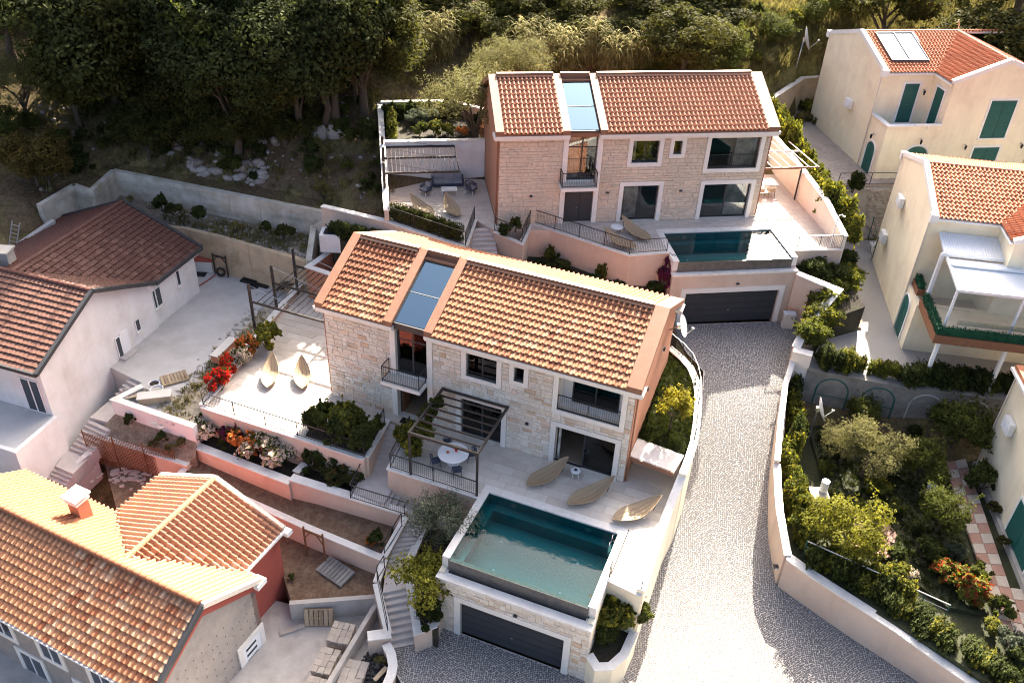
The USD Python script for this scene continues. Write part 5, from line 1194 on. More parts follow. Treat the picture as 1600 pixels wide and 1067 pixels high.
# ------------------------------------------------------------------ cream houses on the right
def shutter(parent, pts4, label=None, leaves_n=2, arch=0.0, nrm=None):
    """Green louvred shutters on a wall rectangle: pts4 = lower left, lower right, upper right, upper left (world)."""
    a, b, c, d = [np.array(p, float) for p in pts4]; n = np.cross(b - a, d - a); n /= np.linalg.norm(n); ex, ez = (b - a), (d - a); W = np.linalg.norm(ex); Hh = np.linalg.norm(ez); ex /= W; ez /= Hh
    fr_ = MB(); w = .16
    for (x0, z0, x1, z1) in ((-w, 0, 0, Hh), (W, 0, W + w, Hh)):
        fr_.hexa([a + ex * x + ez * z + n * k for k, z in ((0.0, z0),) for x in (x0, x1)] + [a + ex * x1 + ez * z0 + n * .05, a + ex * x0 + ez * z0 + n * .05] + [a + ex * x0 + ez * z1, a + ex * x1 + ez * z1, a + ex * x1 + ez * z1 + n * .05, a + ex * x0 + ez * z1 + n * .05])
    if arch:
        pts = []
        for t in np.linspace(math.pi, 0, 13):
            pts.append(a + ex * (W / 2 + (W / 2 + w / 2) * math.cos(t)) + ez * (Hh + arch * math.sin(t) * (1 + w / 2 / max(arch, .1))) + n * .025)
        fr_.tube(pts, w / 2, 4)
    else:
        fr_.hexa([a + ex * x + ez * z + n * y for z in (Hh, Hh + w) for x, y in ((-w, 0), (W + w, 0), (W + w, .05), (-w, .05))])
        fr_.hexa([a + ex * x + ez * z + n * y for z in (-w * .6, 0) for x, y in ((-w, 0), (W + w, 0), (W + w, .08), (-w, .08))])
    part('shutter_surround', fr_, 'trim_white', parent)
    for i in range(leaves_n):
        x0, x1 = W * i / leaves_n + .012, W * (i + 1) / leaves_n - .012
        mb = MB(); g = lambda x, z, y: a + ex * x + ez * z + n * y
        outline = [(x0, .02), (x1, .02)]
        if arch:
            top = lambda x: Hh + arch * math.sqrt(max(0, 1 - ((x - W / 2) / (W / 2)) ** 2))
            xs = np.linspace(x1, x0, 7); outline += [(x, top(x) - .01) for x in xs]
        else: outline += [(x1, Hh - .01), (x0, Hh - .01)]
        v = [g(x, z, .015) for x, z in outline] + [g(x, z, .05) for x, z in outline]; kk = len(outline)
        F = [[0, j + 1, j] for j in range(1, kk - 1)] + [[kk, kk + j, kk + j + 1] for j in range(1, kk - 1)]
        mb.add(v, F); mb.add(v, [[j, (j + 1) % kk, kk + (j + 1) % kk, kk + j] for j in range(kk)])
        nl = int(Hh / .13)
        for j in range(nl):
            z = .12 + j * .13
            if z < Hh - .06: mb.hexa([g(x, zz, y) for zz, y0, y1 in ((z, .05, .075), (z + .07, .05, .055)) for x, y in ((x0 + .07, y0), (x1 - .07, y0), (x1 - .07, y1), (x0 + .07, y1))])
        part('shutter', mb, 'shutter_green', parent)

def lantern(parent, p, n):
    p, n = np.array(p, float), np.array(n, float)
    part('lantern', MB().tube([p, p + n * .18 + [0, 0, .1], p + n * .28], .02, 5).lathe([(.0, -.30), (.06, -.28), (.10, -.02), (.03, .06), (0, .08)], p + n * .28, 8), 'dark_metal', parent)

def ac_unit(label, p, fr, w=.85, h=.65, side=True):
    """An outdoor air conditioner on a wall facing the frame's -x side."""
    t = thing('air_conditioner', label, 'air conditioner', p, fr.ang)
    c = np.array(p, float); lo = lambda x0, y0, z0, x1, y1, z1: MB().box(x0, y0, z0, x1, y1, z1).xf(Frame(*c[:2], fr.ang, c[2]))
    part('casing', lo(-.36, -w / 2, -h / 2, -.06, w / 2, h / 2), 'white_plastic', t)
    mb = MB().tube([(-.362, -.1, 0), (-.385, -.1, 0)], .24, 14).xf(Frame(*c[:2], fr.ang, c[2])); part('fan_grille', mb, 'corrugated', t)
    part('bracket', lo(-.36, -w / 2 + .1, -h / 2 - .05, .0, -w / 2 + .15, -h / 2), 'steel', t); part('bracket', lo(-.36, w / 2 - .15, -h / 2 - .05, .0, w / 2 - .1, -h / 2), 'steel', t)

def cream_house(fr, name, label, EH, RH, tile, single, seed):
    Hs = thing(name, label, 'house', fr.o, fr.ang); X = lambda mb: mb.xf(fr)
    D, ry = 9.4, 4.7; wx0, wx1, wy = 4.2, 12.0, -2.6; wr = (wx0 + wx1) / 2
    part('side_wall', X(gable_mesh([(0, -.2), (D, -.2), (D, EH), (ry, RH), (0, EH)], 0, .3)), 'stucco_cream', Hs)
    part('front_wall', X(MB().box(.3, 0.0, -.2, wx0, .3, EH)), 'stucco_cream', Hs)
    part('back_wall', X(MB().box(.3, D - .3, -.2, wx1, D, EH)), 'stucco_cream', Hs)
    g2 = MB(); m = trimesh.creation.extrude_polygon(Polygon([(wx0, -.2), (wx1, -.2), (wx1, EH), (wr, RH), (wx0, EH)]), .3, engine='earcut'); v = np.array(m.vertices)
    part('wing_front_wall', X(g2.add(np.column_stack([v[:, 0], wy + .3 - v[:, 2], v[:, 1]]), np.array(m.faces))), 'stucco_cream', Hs)
    part('wing_side_wall', X(MB().box(wx0, wy + .3, -.2, wx0 + .3, 0.3, EH)), 'stucco_cream', Hs); part('wing_side_wall', X(MB().box(wx1 - .3, wy + .3, -.2, wx1, D - .3, EH)), 'stucco_cream', Hs)
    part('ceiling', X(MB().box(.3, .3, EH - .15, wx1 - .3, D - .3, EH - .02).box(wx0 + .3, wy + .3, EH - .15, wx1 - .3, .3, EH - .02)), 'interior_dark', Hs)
    # cross-gabled roof
    zf = lambda y: RH - (RH - EH) * abs(y - ry) / ry
    k = (RH - EH) / (wr - wx0); e = .1
    P = lambda x, y, z: fr.w(x, y, z + .06)
    yv = ry                                                # the wing's ridge meets the main ridge
    planes = [[P(.32, -.12, EH - .03), P(wx0 - .0, -.12, EH - .03), P(wr, ry, RH), P(.32, ry, RH)],
              [P(wx0 - .1, -.12, EH - .03), P(wx0 - .1, wy + .32, EH - .03), P(wr, wy + .32, RH), P(wr, ry, RH)],
              [P(wx1 + .1, wy + .32, EH - .03), P(wx1 + .1, ry, EH - .03), P(wr, ry, RH), P(wr, wy + .32, RH)],
              [P(wx1, D + .12, EH - .03), P(.32, D + .12, EH - .03), P(.32, ry, RH), P(wx1, ry, RH)],
              [P(wx1 + .1, ry, EH - .03), P(wx1 + .1, D + .1, EH - .03), P(wx1 - .5, D + .1, EH + .05), P(wr, ry, RH)]]
    rng = np.random.default_rng(seed); left = single
    for i, pl in enumerate(planes[:4]):
        part('roof_deck', MB().add(np.vstack([pl, np.array(pl) - [0, 0, .14]]), [[0, 1, 2, 3], [7, 6, 5, 4], [0, 4, 5, 1], [1, 5, 6, 2], [2, 6, 7, 3], [3, 7, 4, 0]]), 'mortar', Hs)
        n = roof_tiles(Hs, pl, tile, .27, .40, left if i < 2 else 0, rng); left -= n if i < 2 else 0
    ridge_caps(Hs, fr.w(.3, ry, RH + .12), fr.w(wr, ry, RH + .12), tile); ridge_caps(Hs, fr.w(wr, wy + .35, RH + .12), fr.w(wr, ry, RH + .12), tile)
    part('valley_gutter', MB().beam(fr.w(wx0 - .05, -.1, EH + .06), fr.w(wr, ry, RH + .1), .14, .05), 'trim_white', Hs)
    # white verge parapets
    def verge(a, b): return MB().beam(fr.w(*a), fr.w(*b), .34, .30)
    part('verge_parapet', verge((.14, -.15, EH + .12), (.14, ry, RH + .14)), 'trim_white', Hs); part('verge_parapet', verge((.14, D + .15, EH + .12), (.14, ry, RH + .14)), 'trim_white', Hs)
    part('verge_parapet', verge((wx0 - .1, wy + .14, EH + .12), (wr, wy + .14, RH + .14)), 'trim_white', Hs); part('verge_parapet', verge((wx1 + .1, wy + .14, EH + .12), (wr, wy + .14, RH + .14)), 'trim_white', Hs)
    part('eaves_gutter', X(MB().box(.2, -.2, EH - .16, wx0 - .15, -.04, EH - .02)), 'trim_white', Hs); part('eaves_gutter', X(MB().box(wx0 - .2, wy + .2, EH - .16, wx0 - .05, -.2, EH - .02)), 'trim_white', Hs)
    part('rain_pipe', X(MB().tube([(-.05, -.06, 0), (-.05, -.06, EH - .1)], .05, 8)), 'mortar', Hs)
    part('corner_block', X(MB().box(-.12, -.3, EH - .25, .34, .1, EH + .25).box(-.12, D - .1, EH - .25, .34, D + .3, EH + .25)), 'trim_white', Hs)
    return Hs

h1 = cream_house(H1, 'cream_house', 'upper cream house with green shutters and a solar panel on its tiled roof', 7.25, 8.75, 'red_tile', 0, 41)
h2 = cream_house(H2, 'cream_house', 'lower cream house with white awnings over a terrace edged by green artificial hedge', 8.15, 9.6, 'red_tile', 300, 42)
def bump(fr, Hs, z, dx):
    part('porch_wall', MB().box(0, -2.6, -.2, .28, -.0, z).box(.28, -2.6, -.2, 4.2, -2.32, z).xf(fr), 'stucco_cream', Hs)
    part('porch_roof', MB().box(.28, -2.32, z - .95, 4.2, -.0, z - .8).xf(fr), 'deck_stone', Hs)
bump(H1, h1, 4.1, 0); bump(H2, h2, 3.35, 0)
L = lambda fr, pts: [fr.w(*p) for p in pts]
shutter(h1, L(H1, [(0, -.65, .02), (0, -1.85, .02), (0, -1.85, 1.75), (0, -.65, 1.75)]), arch=.6)
shutter(h1, L(H1, [(1.95, -2.6, .02), (3.8, -2.6, .02), (3.8, -2.6, 1.75), (1.95, -2.6, 1.75)]), arch=.8)
shutter(h1, L(H1, [(2.05, 0, 3.4), (3.2, 0, 3.4), (3.2, 0, 6.4), (2.05, 0, 6.4)]), leaves_n=1)
shutter(h1, L(H1, [(4.2, -.8, 3.4), (4.2, -1.8, 3.4), (4.2, -1.8, 6.45), (4.2, -.8, 6.45)]), leaves_n=1)
shutter(h1, L(H1, [(7.6, -2.6, 3.1), (9.65, -2.6, 3.1), (9.65, -2.6, 6.0), (7.6, -2.6, 6.0)]))
shutter(h1, L(H1, [(7.5, -2.6, .4), (9.6, -2.6, .4), (9.6, -2.6, 2.35), (7.5, -2.6, 2.35)]))
part('parapet_cap', MB().box(-.06, -2.66, 4.1, .34, 0, 4.18).box(.34, -2.66, 4.1, 4.2, -2.26, 4.18).xf(H1), 'trim_white', h1)
part('balcony_rail', MB().box(2.1, -2.72, 4.2, 4.2, -2.62, 4.30).box(3.1, -2.72, 3.9, 3.2, -2.62, 4.2).xf(H1), 'white_paint', h1)
for p, n in (((3.6, 0, 5.9), (0, -1, 0)), ((0, -1.25, 2.95), (-1, 0, 0)), ((2.85, -2.6, 3.1), (0, -1, 0)), ((6.6, -2.6, 2.6), (0, -1, 0)), ((11.2, -2.6, 2.6), (0, -1, 0))):
    lantern(h1, H1.w(*p), H1.u * n[0] + H1.v * n[1])
def roof_pt(fr, x, y, EH, RH, up=0.12): return fr.w(x, y, EH + (RH - EH) * y / 4.7 + up)
sp = thing('solar_heater', 'pair of white solar water panels on the roof of the upper cream house', 'solar panel', H1.w(2, 2, 8.2), H1.ang)
for x0, x1 in ((1.0, 2.45), (2.5, 3.95)):
    q = [roof_pt(H1, x0, .9, 7.25, 8.75, .28), roof_pt(H1, x1, .9, 7.25, 8.75, .28), roof_pt(H1, x1, 4.2, 7.25, 8.75, .28), roof_pt(H1, x0, 4.2, 7.25, 8.75, .28)]
    part('panel', MB().slope(q, .1), 'panel_white', sp)
    part('panel_frame', MB().beam(q[0], q[1], .06, .14).beam(q[2], q[3], .06, .14).beam(q[1] + 0, q[2] + 0, .05, .14).beam(q[0], q[3], .05, .14), 'gutter_dark', sp)
part('pipe', MB().tube([roof_pt(H1, 4.05, 4.3, 7.25, 8.75, .3), roof_pt(H1, 4.1, 3.3, 7.25, 8.75, .3), roof_pt(H1, 4.1, 3.0, 7.25, 8.75, .1)], .07, 6), 'steel', sp)
an = thing('roof_antenna', 'thin curved antenna on the ridge of the upper cream house', 'antenna', H1.w(8.1, 4.7, 8.8))
part('mast', MB().tube([H1.w(8.1, 4.7, 8.75), H1.w(8.05, 4.7, 9.3), H1.w(7.9, 4.7, 9.7)], .025, 5), 'steel', an)
ac_unit('air conditioner high on the left gable of the upper cream house', H1.w(0, 3.3, 3.7), H1)
ac_unit('air conditioner near the roof of the lower cream house left wall', H2.w(0, 6.2, 6.2), H2, 1.0, .7)
ac_unit('air conditioner halfway up the lower cream house left wall', H2.w(0, 7.4, 2.8), H2, 1.0, .7)
# lower cream house: door, terrace, awnings
shutter(h2, L(H2, [(0, -.15, .02), (0, -1.5, .02), (0, -1.5, 2.3), (0, -.15, 2.3)]), arch=.55)
wfr = H2
gw_ = frame_at(H2.w(0, -2.6, 0), H2.ang)
window(h2, gw_, 2.0, .9, 3.9, 2.3, y=-.06, m='white_paint', glass='dark_pane', name='window')
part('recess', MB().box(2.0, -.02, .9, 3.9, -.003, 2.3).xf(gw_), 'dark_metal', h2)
ter = thing('roof_terrace', 'terrace of the lower cream house with wooden planters of green artificial hedge on white posts', 'terrace', H2.w(.3, -6.4, 3.2), H2.ang)
part('terrace_floor', MB().box(.3, -6.3, 3.1, 12, -2.62, 3.3).xf(H2), 'stucco_cream', ter)
for (a, b, c, d) in ((.12, -6.5, 12.0, -6.02), (.12, -6.02, .6, -1.1), (.12, .8 - 1.0, .6, .0)): pass
part('planter_box', MB().box(.12, -6.55, 3.2, 12, -6.02, 3.75).xf(H2), 'wood_brown', ter); part('planter_box', MB().box(.12, -6.02, 3.2, .62, -2.4, 3.75).xf(H2), 'wood_brown', ter)
part('planter_box', MB().box(.14, -1.5, 3.36, .62, -.1, 3.8).xf(H2), 'wood_brown', ter)
for x0, y0, x1, y1 in ((.16, -6.5, 12, -6.06), (.16, -6.06, .58, -2.45), (.16, -1.45, .58, -.12)):
    rng = np.random.default_rng(int(100 * y1) % 97); n = int((x1 - x0) * (y1 - y0) * 900); q = np.column_stack([rng.uniform(x0, x1, n), rng.uniform(y0, y1, n), rng.uniform(3.72, 4.25, n)])
    v, f = leaf_cards(rng, q, np.tile([0, -.3, .6], (n, 1)), .14, .06, .9); mb = MB().add(v, f).xf(H2); mb.add(*MB().box(x0 + .06, y0 + .06, 3.7, x1 - .06, y1 - .06, 4.12).xf(H2).get())
    part('artificial_hedge', mb, 'turf_green', ter)
for x in (.6, 4.4, 8.2): part('post', MB().beam(H2.w(x, -6.2, -.1), H2.w(x, -6.2, 3.15), .2, .2, (0, 1, 0)), 'white_paint', ter)
part('glass_screen', MB().box(1.3, -5.98, 4.25, 12, -5.95, 4.6).xf(H2), 'window_glass', ter)
aw = thing('awning', 'white corrugated awning under the eaves of the lower cream house', 'awning', H2.w(.7, 0, 7.2), H2.ang)
mb = MB()
for i in range(26):
    x = .72 + i * .155; mb.hexa([H2.w(x, -1.9, 6.75), H2.w(x + .14, -1.9, 6.75), H2.w(x + .14, 1.75 - 1.8, 7.15), H2.w(x, -.05, 7.15), H2.w(x, -1.9, 6.82), H2.w(x + .14, -1.9, 6.82), H2.w(x + .14, -.05, 7.22), H2.w(x, -.05, 7.22)])
part('slat', mb, 'corrugated', aw, kind='stuff')
part('awning_sheet', MB().slope([H2.w(.7, -1.92, 6.74), H2.w(4.75, -1.92, 6.74), H2.w(4.75, -.04, 7.14), H2.w(.7, -.04, 7.14)], .03), 'corrugated', aw)
part('front_beam', MB().beam(H2.w(.6, -1.95, 6.7), H2.w(6.4, -1.95, 6.7), .14, .2), 'white_paint', aw)
for x in (.66,): part('post', MB().beam(H2.w(x, -1.95, 4.0), H2.w(x, -1.95, 6.7), .2, .2, (0, 1, 0)), 'white_paint', aw); part('post', MB().beam(H2.w(x, -1.95, 3.3), H2.w(x, -1.95, 4.0), .26, .26, (0, 1, 0)), 'trim_white', aw)
aw2 = thing('awning', 'flat white awning on slim posts above the hedge terrace', 'awning', H2.w(.9, -2, 6.6), H2.ang)
part('awning_cloth', MB().slope([H2.w(1.0, -5.3, 6.25), H2.w(9, -5.3, 6.25), H2.w(9, -2.1, 6.55), H2.w(1.0, -2.1, 6.55)], .04), 'panel_white', aw2)
part('frame_beam', MB().beam(H2.w(.85, -5.35, 6.22), H2.w(9, -5.35, 6.22), .14, .18), 'white_paint', aw2); part('frame_beam', MB().beam(H2.w(.92, -5.35, 6.24), H2.w(.92, -2.0, 6.56), .12, .16), 'white_paint', aw2); part('roller_case', MB().beam(H2.w(.9, -2.75, 6.58), H2.w(9, -2.75, 6.58), .5, .12), 'corrugated', aw2)
for x in (.9, 4.6, 8.3): part('post', MB().beam(H2.w(x, -5.35, 3.3), H2.w(x, -5.35, 6.2), .13, .13, (0, 1, 0)), 'white_paint', aw2)
# stone terrace wall between the cream houses
swl = [H1.w(-3.3, -3.45)[:2], H1.w(4.3, -3.7)[:2], H1.w(12, -3.7)[:2]]
sw = thing('stone_wall', 'rubble stone terrace wall topped with railing between the two cream houses', 'wall', H1.w(-1, -3.6, -4.6))
part('wall_body', wall_mesh([tuple(p) for p in swl], 5.6, .9, .4), 'concrete', sw)
railing('thin dark railing on the stone terrace wall between the cream houses', [H1.w(-3.2, -3.45, -.05), H1.w(4.3, -3.7, -.05)], h=.95, step=2.6, bars=False)
struct('upper_terrace', MB().prism([tuple(swl[0]), tuple(swl[1]), tuple(swl[2]), H1.w(14, 14)[:2], H1.w(-4.2, 14)[:2], H1.w(-3.6, 5)[:2], H1.w(-3.2, -3.4)[:2]], 2.0, 5.86), 'flat_stone')
rng = np.random.default_rng(17); mb = MB()
for i in range(170):
    s = rng.random(); q = H1.w(-3.0 + 7 * rng.random(), -3.83, -4.5 + 4.2 * rng.random()); v, f = rock_shape(i, .17, 1, (1.2, .35, .7)); mb.add(v + q, f)
v, f = mb.get(); part('stone_face', mb, 'flat_stone', sw, kind='stuff')
rng = np.random.default_rng(18); mb = MB()
for i in range(520):
    q = H1.w(rng.uniform(-2.4, 1.2), rng.uniform(-3.5, 4), -.03); q2 = H1.w(rng.uniform(0, 5), rng.uniform(-3.5, -2.7), -.03); q = q if i % 3 else q2
    v, f = rock_shape(i, .19, 0, (1.1, .8, .22)); mb.add(v + q, f)
obj('flagstones', mb, 'flat_stone', 'rough flagstones on the path at the left of the upper cream house', 'flagstones', kind='stuff')
# house at the right edge
h3b = xy(1527, 722, -2.05); d3 = np.array(xy(1600, 900, -2.05)) - np.array(h3b); ang3 = math.atan2(d3[1], d3[0]) + math.pi / 2
H3 = Frame(h3b[0], h3b[1], ang3, -2.1)
h3 = thing('cream_house', 'cream house cut by the lower right edge of the photograph', 'house', H3.o, ang3)
part('side_wall', MB().box(0, -14, -.5, 8, 0, 7.0).xf(H3), 'stucco_cream', h3)
part('eaves_gutter', MB().box(-.35, -14.2, 6.85, 8.2, .3, 7.02).xf(H3), 'trim_white', h3); part('roof_plate', MB().box(-.2, -14.1, 7.03, 8.2, .2, 7.25).xf(H3), 'red_tile', h3)
part('rain_pipe', MB().tube([(-.06, -.1, 0), (-.06, -.1, 6.8)], .05, 8).xf(H3), 'mortar', h3)
part('plinth', MB().box(-.25, -14, -.3, 0, 0, .12).xf(H3), 'concrete', h3)
a_, b_ = H3.w(0, -5.6, .05), H3.w(0, -8.6, .05)
shutter(h3, [a_, b_, b_ + np.array([0, 0, 2.5]), a_ + np.array([0, 0, 2.5])], leaves_n=2)
ac_unit('air conditioner on the wall of the cream house at the right edge', H3.w(0, -1.75, 4.4), H3, 1.0, .8)

# ------------------------------------------------------------------ white house with the brown tiled roof (left)
wl = thing('white_house', 'white house with a dark edged brown tiled roof, left of the stone villas', 'house', WL.o, WL.ang)
XW = lambda mb: mb.xf(WL)
EH, RH = 3.5, 5.75
part('gable_wall', XW(gable_mesh([(0, -4.3), (9.9, -4.3), (9.9, EH), (4.95, RH - .1), (0, EH)], -.3, 0)), 'stucco_white', wl)
part('near_wall', XW(MB().box(-13, 0, -4.3, -.3, .3, EH)), 'stucco_white', wl)
part('wing_wall', XW(MB().box(-.4, 9.9, -.3, -.1, 14.7, EH).box(-11.0, 14.5, -.3, -.4, 14.8, EH)), 'stucco_white', wl)
part('wing_gable', XW(front_gable([(-11.1, EH - .1), (-.1, EH - .1), (-5.6, RH - .1)], 14.5, 14.8)), 'stucco_white', wl)
part('back_wall', XW(MB().box(-11.2, 4, -.3, -10.9, 14.5, EH)), 'stucco_white', wl)
part('eaves_wall', XW(MB().box(-.12, 9.7, EH - .55, .18, 14.9, EH - .08)), 'stucco_white', wl)
WP = lambda x, y, z: WL.w(x, y, z)
e = .3
pl_near = [WP(-13, -.35, EH - .12), WP(.22, -.35, EH - .12), WP(.22, 4.95, RH), WP(-13, 4.95, RH)]
pl_back = [WP(.22, 10.1, EH - .12), WP(0.1, 10.1, EH - .12), WP(-5.6, 4.95, RH), WP(.22, 4.95, RH)]
pl_front = [WP(.25, 10.0, EH - .12), WP(.25, 15.1, EH - .12), WP(-5.6, 15.1, RH), WP(-5.6, 4.95, RH)]
pl_rear = [WP(-11.4, 15.1, EH - .12), WP(-11.4, 4.95, EH - .12), WP(-5.6, 4.95, RH), WP(-5.6, 15.1, RH)]
for k, pl in enumerate((pl_near, pl_back, pl_front, pl_rear)):
    P_ = np.array(pl)
    part('roof_deck', MB().add(np.vstack([P_, P_ - [0, 0, .16]]), [[0, 1, 2, 3], [7, 6, 5, 4], [0, 4, 5, 1], [1, 5, 6, 2], [2, 6, 7, 3], [3, 7, 4, 0]]), 'gutter_dark', wl)
roof_tiles(wl, pl_near, 'brown_tile', .30, .40, 0, np.random.default_rng(51), flat=True)
roof_tiles(wl, pl_front, 'brown_tile', .30, .40, 300, np.random.default_rng(52), flat=True)
roof_tiles(wl, pl_rear, 'brown_tile', .30, .40, 0, np.random.default_rng(53), flat=True)
roof_tiles(wl, [WP(.22, 10.05, EH - .12), WP(.0, 10.05, EH - .12), WP(-5.6, 4.95, RH), WP(.22, 4.95, RH)], 'brown_tile', .30, .40, 0, np.random.default_rng(54), flat=True)
ridge_caps(wl, WP(-5.6, 15.1, RH + .05), WP(-5.6, 5.0, RH + .05), 'brown_tile', .15); ridge_caps(wl, WP(.2, 4.95, RH + .05), WP(-13, 4.95, RH + .05), 'brown_tile', .15)
ge = lambda a, b: MB().beam(WP(*a), WP(*b), .24, .24)
for a, b in (((.28, -.45, EH - .1), (.28, 4.95, RH + .06)), ((.28, 4.95, RH + .06), (.28, 10.1, EH - .1)), ((-13, -.42, EH - .14), (.3, -.42, EH - .14)), ((.33, 10.1, EH - .14), (.33, 15.2, EH - .14)), ((.35, 15.2, EH - .1), (-5.6, 15.2, RH + .06)), ((-5.6, 15.2, RH + .06), (-11.5, 15.2, EH - .1)), ((-11.45, 15.2, EH - .14), (-11.45, 5, EH - .14))):
    part('roof_edge', ge(a, b), 'gutter_dark', wl)
wx = frame_at(WL.w(0, 0, 0), WL.ang + math.pi / 2)       # its x runs along the gable wall, its -y points to the right
def wwin(y0, z0, y1, z1, lab=None, xoff=0.0, mull=(), sill=True, m='anthracite', g='dark_pane'):
    fr_ = frame_at(WL.w(xoff, 0, 0), WL.ang + math.pi / 2)
    window(wl, fr_, y0, z0, y1, z1, y=-.05, m='white_paint', glass=g, mullions=mull, depth=.06)
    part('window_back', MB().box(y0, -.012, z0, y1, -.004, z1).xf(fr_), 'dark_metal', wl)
    if sill: part('window_sill', MB().box(y0 - .08, -.16, z0 - .07, y1 + .08, -.0, z0).xf(fr_), 'frame_stone', wl)
wwin(7.85, .85, 8.3, 1.75); wwin(5.9, -.0 + .0, 6.35, 1.6, sill=False)
part('entrance_door', MB().box(6.35, -.05, 0, 7.05, .0, 1.75).xf(wx), 'white_paint', wl)
wwin(10.0, 1.3, 10.85, 2.7, xoff=-.1, mull=(.35,)); wwin(12.55, 1.6, 12.95, 2.9, xoff=-.1)
part('door_step', MB().box(5.9, -.5, -.02, 7.1, -.0, .14).xf(wx), 'step_stone', wl)
fr_n = frame_at(WL.w(0, 0, 0), WL.ang)
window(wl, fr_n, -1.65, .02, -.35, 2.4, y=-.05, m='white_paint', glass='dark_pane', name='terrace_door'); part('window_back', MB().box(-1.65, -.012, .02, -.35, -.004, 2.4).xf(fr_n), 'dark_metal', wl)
part('terrace_block', XW(MB().box(-13, -3.4, -6.2, .45, -.02, -.04)), 'stucco_white', wl)
part('terrace_floor', XW(MB().box(-13, -3.15, -.04, .2, -.03, -.0)), 'concrete_floor', wl)
part('terrace_kerb', XW(MB().box(.2, -3.4, -.04, .45, -.03, .12).box(-13, -3.4, -.04, .2, -3.15, .12)), 'stucco_white', wl)
ch = thing('chimney', 'small concrete chimney at the left end of the brown roof', 'chimney', WL.w(-7, 8, 4.5))
c_ = at(8, 405, 4.6); part('stack', MB().box(c_[0] - .45, c_[1] - .45, 2.5, c_[0] + .45, c_[1] + .45, 5.2), 'concrete', ch); part('cap', MB().box(c_[0] - .55, c_[1] - .55, 5.2, c_[0] + .55, c_[1] + .55, 5.32), 'concrete', ch)

# ------------------------------------------------------------------ house with the orange tiled roof (lower left)
bl = thing('tiled_house', 'unfinished house with orange clay roof and grey gable at the lower left corner', 'house', BL.o, BL.ang)
XB = lambda mb: mb.xf(BL)
EB, RB, HW = 5.35, 7.42, 3.55
part('gable_wall', XB(gable_mesh([(-3.3, -.4), (3.3, -.4), (3.3, EB), (0, RB - .25), (-3.3, EB)], -.45, -.15)), 'render_grey', bl)
part('gable_band', XB(gable_mesh([(-3.36, EB - .55), (0, RB - .75), (3.36, EB - .55), (3.36, EB), (0, RB - .12), (-3.36, EB)], -.46, -.10)), 'stucco_red', bl)
part('front_wall', XB(MB().box(-16, -3.3, -.4, -.45, -3.0, EB)), 'render_grey', bl)
part('wing_wall', XB(MB().box(-1.5, 3.0, -.4, -1.2, 6.5, EB).box(-9.1, 6.2, -.4, -1.5, 6.5, EB).box(-9.1, 3.0, -.4, -8.8, 6.2, EB)), 'stucco_red', bl)
part('wing_wall', XB(MB().box(-1.2, 3.0, -.4, -.15, 3.3, EB)), 'stucco_red', bl)
part('back_wall', XB(MB().box(-16, 3.0, -.4, -9.1, 3.3, EB)), 'stucco_red', bl)
BP = lambda x, y, z: BL.w(x, y, z)
# wing: ridge along y at xr
xr, wl0, wr0, RW_ = -5.2, -9.3, -1.05, 7.0
n1 = [BP(-16, -HW, EB), BP(-.05, -HW, EB), BP(-.05, 0, RB), BP(-16, 0, RB)]
yj = HW * (RB - RW_) / (RB - EB)
farp = [BP(-.05, HW, EB), BP(wr0, HW, EB), BP(xr, yj, RW_), BP(wl0, HW, EB), BP(-16, HW, EB), BP(-16, 0, RB), BP(-.05, 0, RB)]
wR = [BP(wr0, HW, EB), BP(wr0, 6.7, EB), BP(xr, 6.7, RW_), BP(xr, yj, RW_)]
wLf = [BP(wl0, 6.7, EB), BP(wl0, HW, EB), BP(xr, yj, RW_), BP(xr, 6.7, RW_)]
def deck_of(pl, m='mortar'):
    P_ = np.array(pl); n = len(P_); tri = [[0, i, i + 1] for i in range(1, n - 1)]
    v = np.vstack([P_ - [0, 0, .02], P_ - [0, 0, .16]]); f = tri + [[n + c, n + b, n + a] for a, b, c in tri]
    for i in range(n): f += [[i, n + i, n + (i + 1) % n], [i, n + (i + 1) % n, (i + 1) % n]]
    part('roof_deck', MB().add(v, np.array(f)), m, bl)
deck_of(n1)
deck_of([BP(-.05, HW, EB), BP(wr0, HW, EB), BP(xr, yj, RW_), BP(xr, 0, RB), BP(-.05, 0, RB)]); deck_of([BP(wl0, HW, EB), BP(-16, HW, EB), BP(-16, 0, RB), BP(xr, 0, RB), BP(xr, yj, RW_)]); deck_of(wR); deck_of(wLf)
roof_tiles(bl, n1, 'clay_tile_orange', .30, .385, 260, np.random.default_rng(61))
roof_tiles(bl, [BP(-.05, HW, EB), BP(wr0, HW, EB), BP(xr, yj, RW_), BP(xr, 0, RB), BP(-.05, 0, RB)], 'clay_tile_orange', .30, .385, 0, np.random.default_rng(62))
roof_tiles(bl, [BP(wl0, HW, EB), BP(-16, HW, EB), BP(-16, 0, RB), BP(xr, 0, RB), BP(xr, yj, RW_)], 'clay_tile_orange', .30, .385, 0, np.random.default_rng(63))
roof_tiles(bl, wR, 'clay_tile_orange', .30, .385, 40, np.random.default_rng(64)); roof_tiles(bl, wLf, 'clay_tile_orange', .30, .385, 0, np.random.default_rng(65))
part('ridge_bed', MB().beam(BP(-.1, 0, RB + .08), BP(-16, 0, RB + .08), .22, .22), 'clay_tile_orange', bl); ridge_caps(bl, BP(-.1, 0, RB + .17), BP(-16, 0, RB + .17), 'clay_tile_orange', .16); ridge_caps(bl, BP(xr, 6.7, RW_ + .07), BP(xr, yj, RW_ + .07), 'clay_tile_orange', .15)
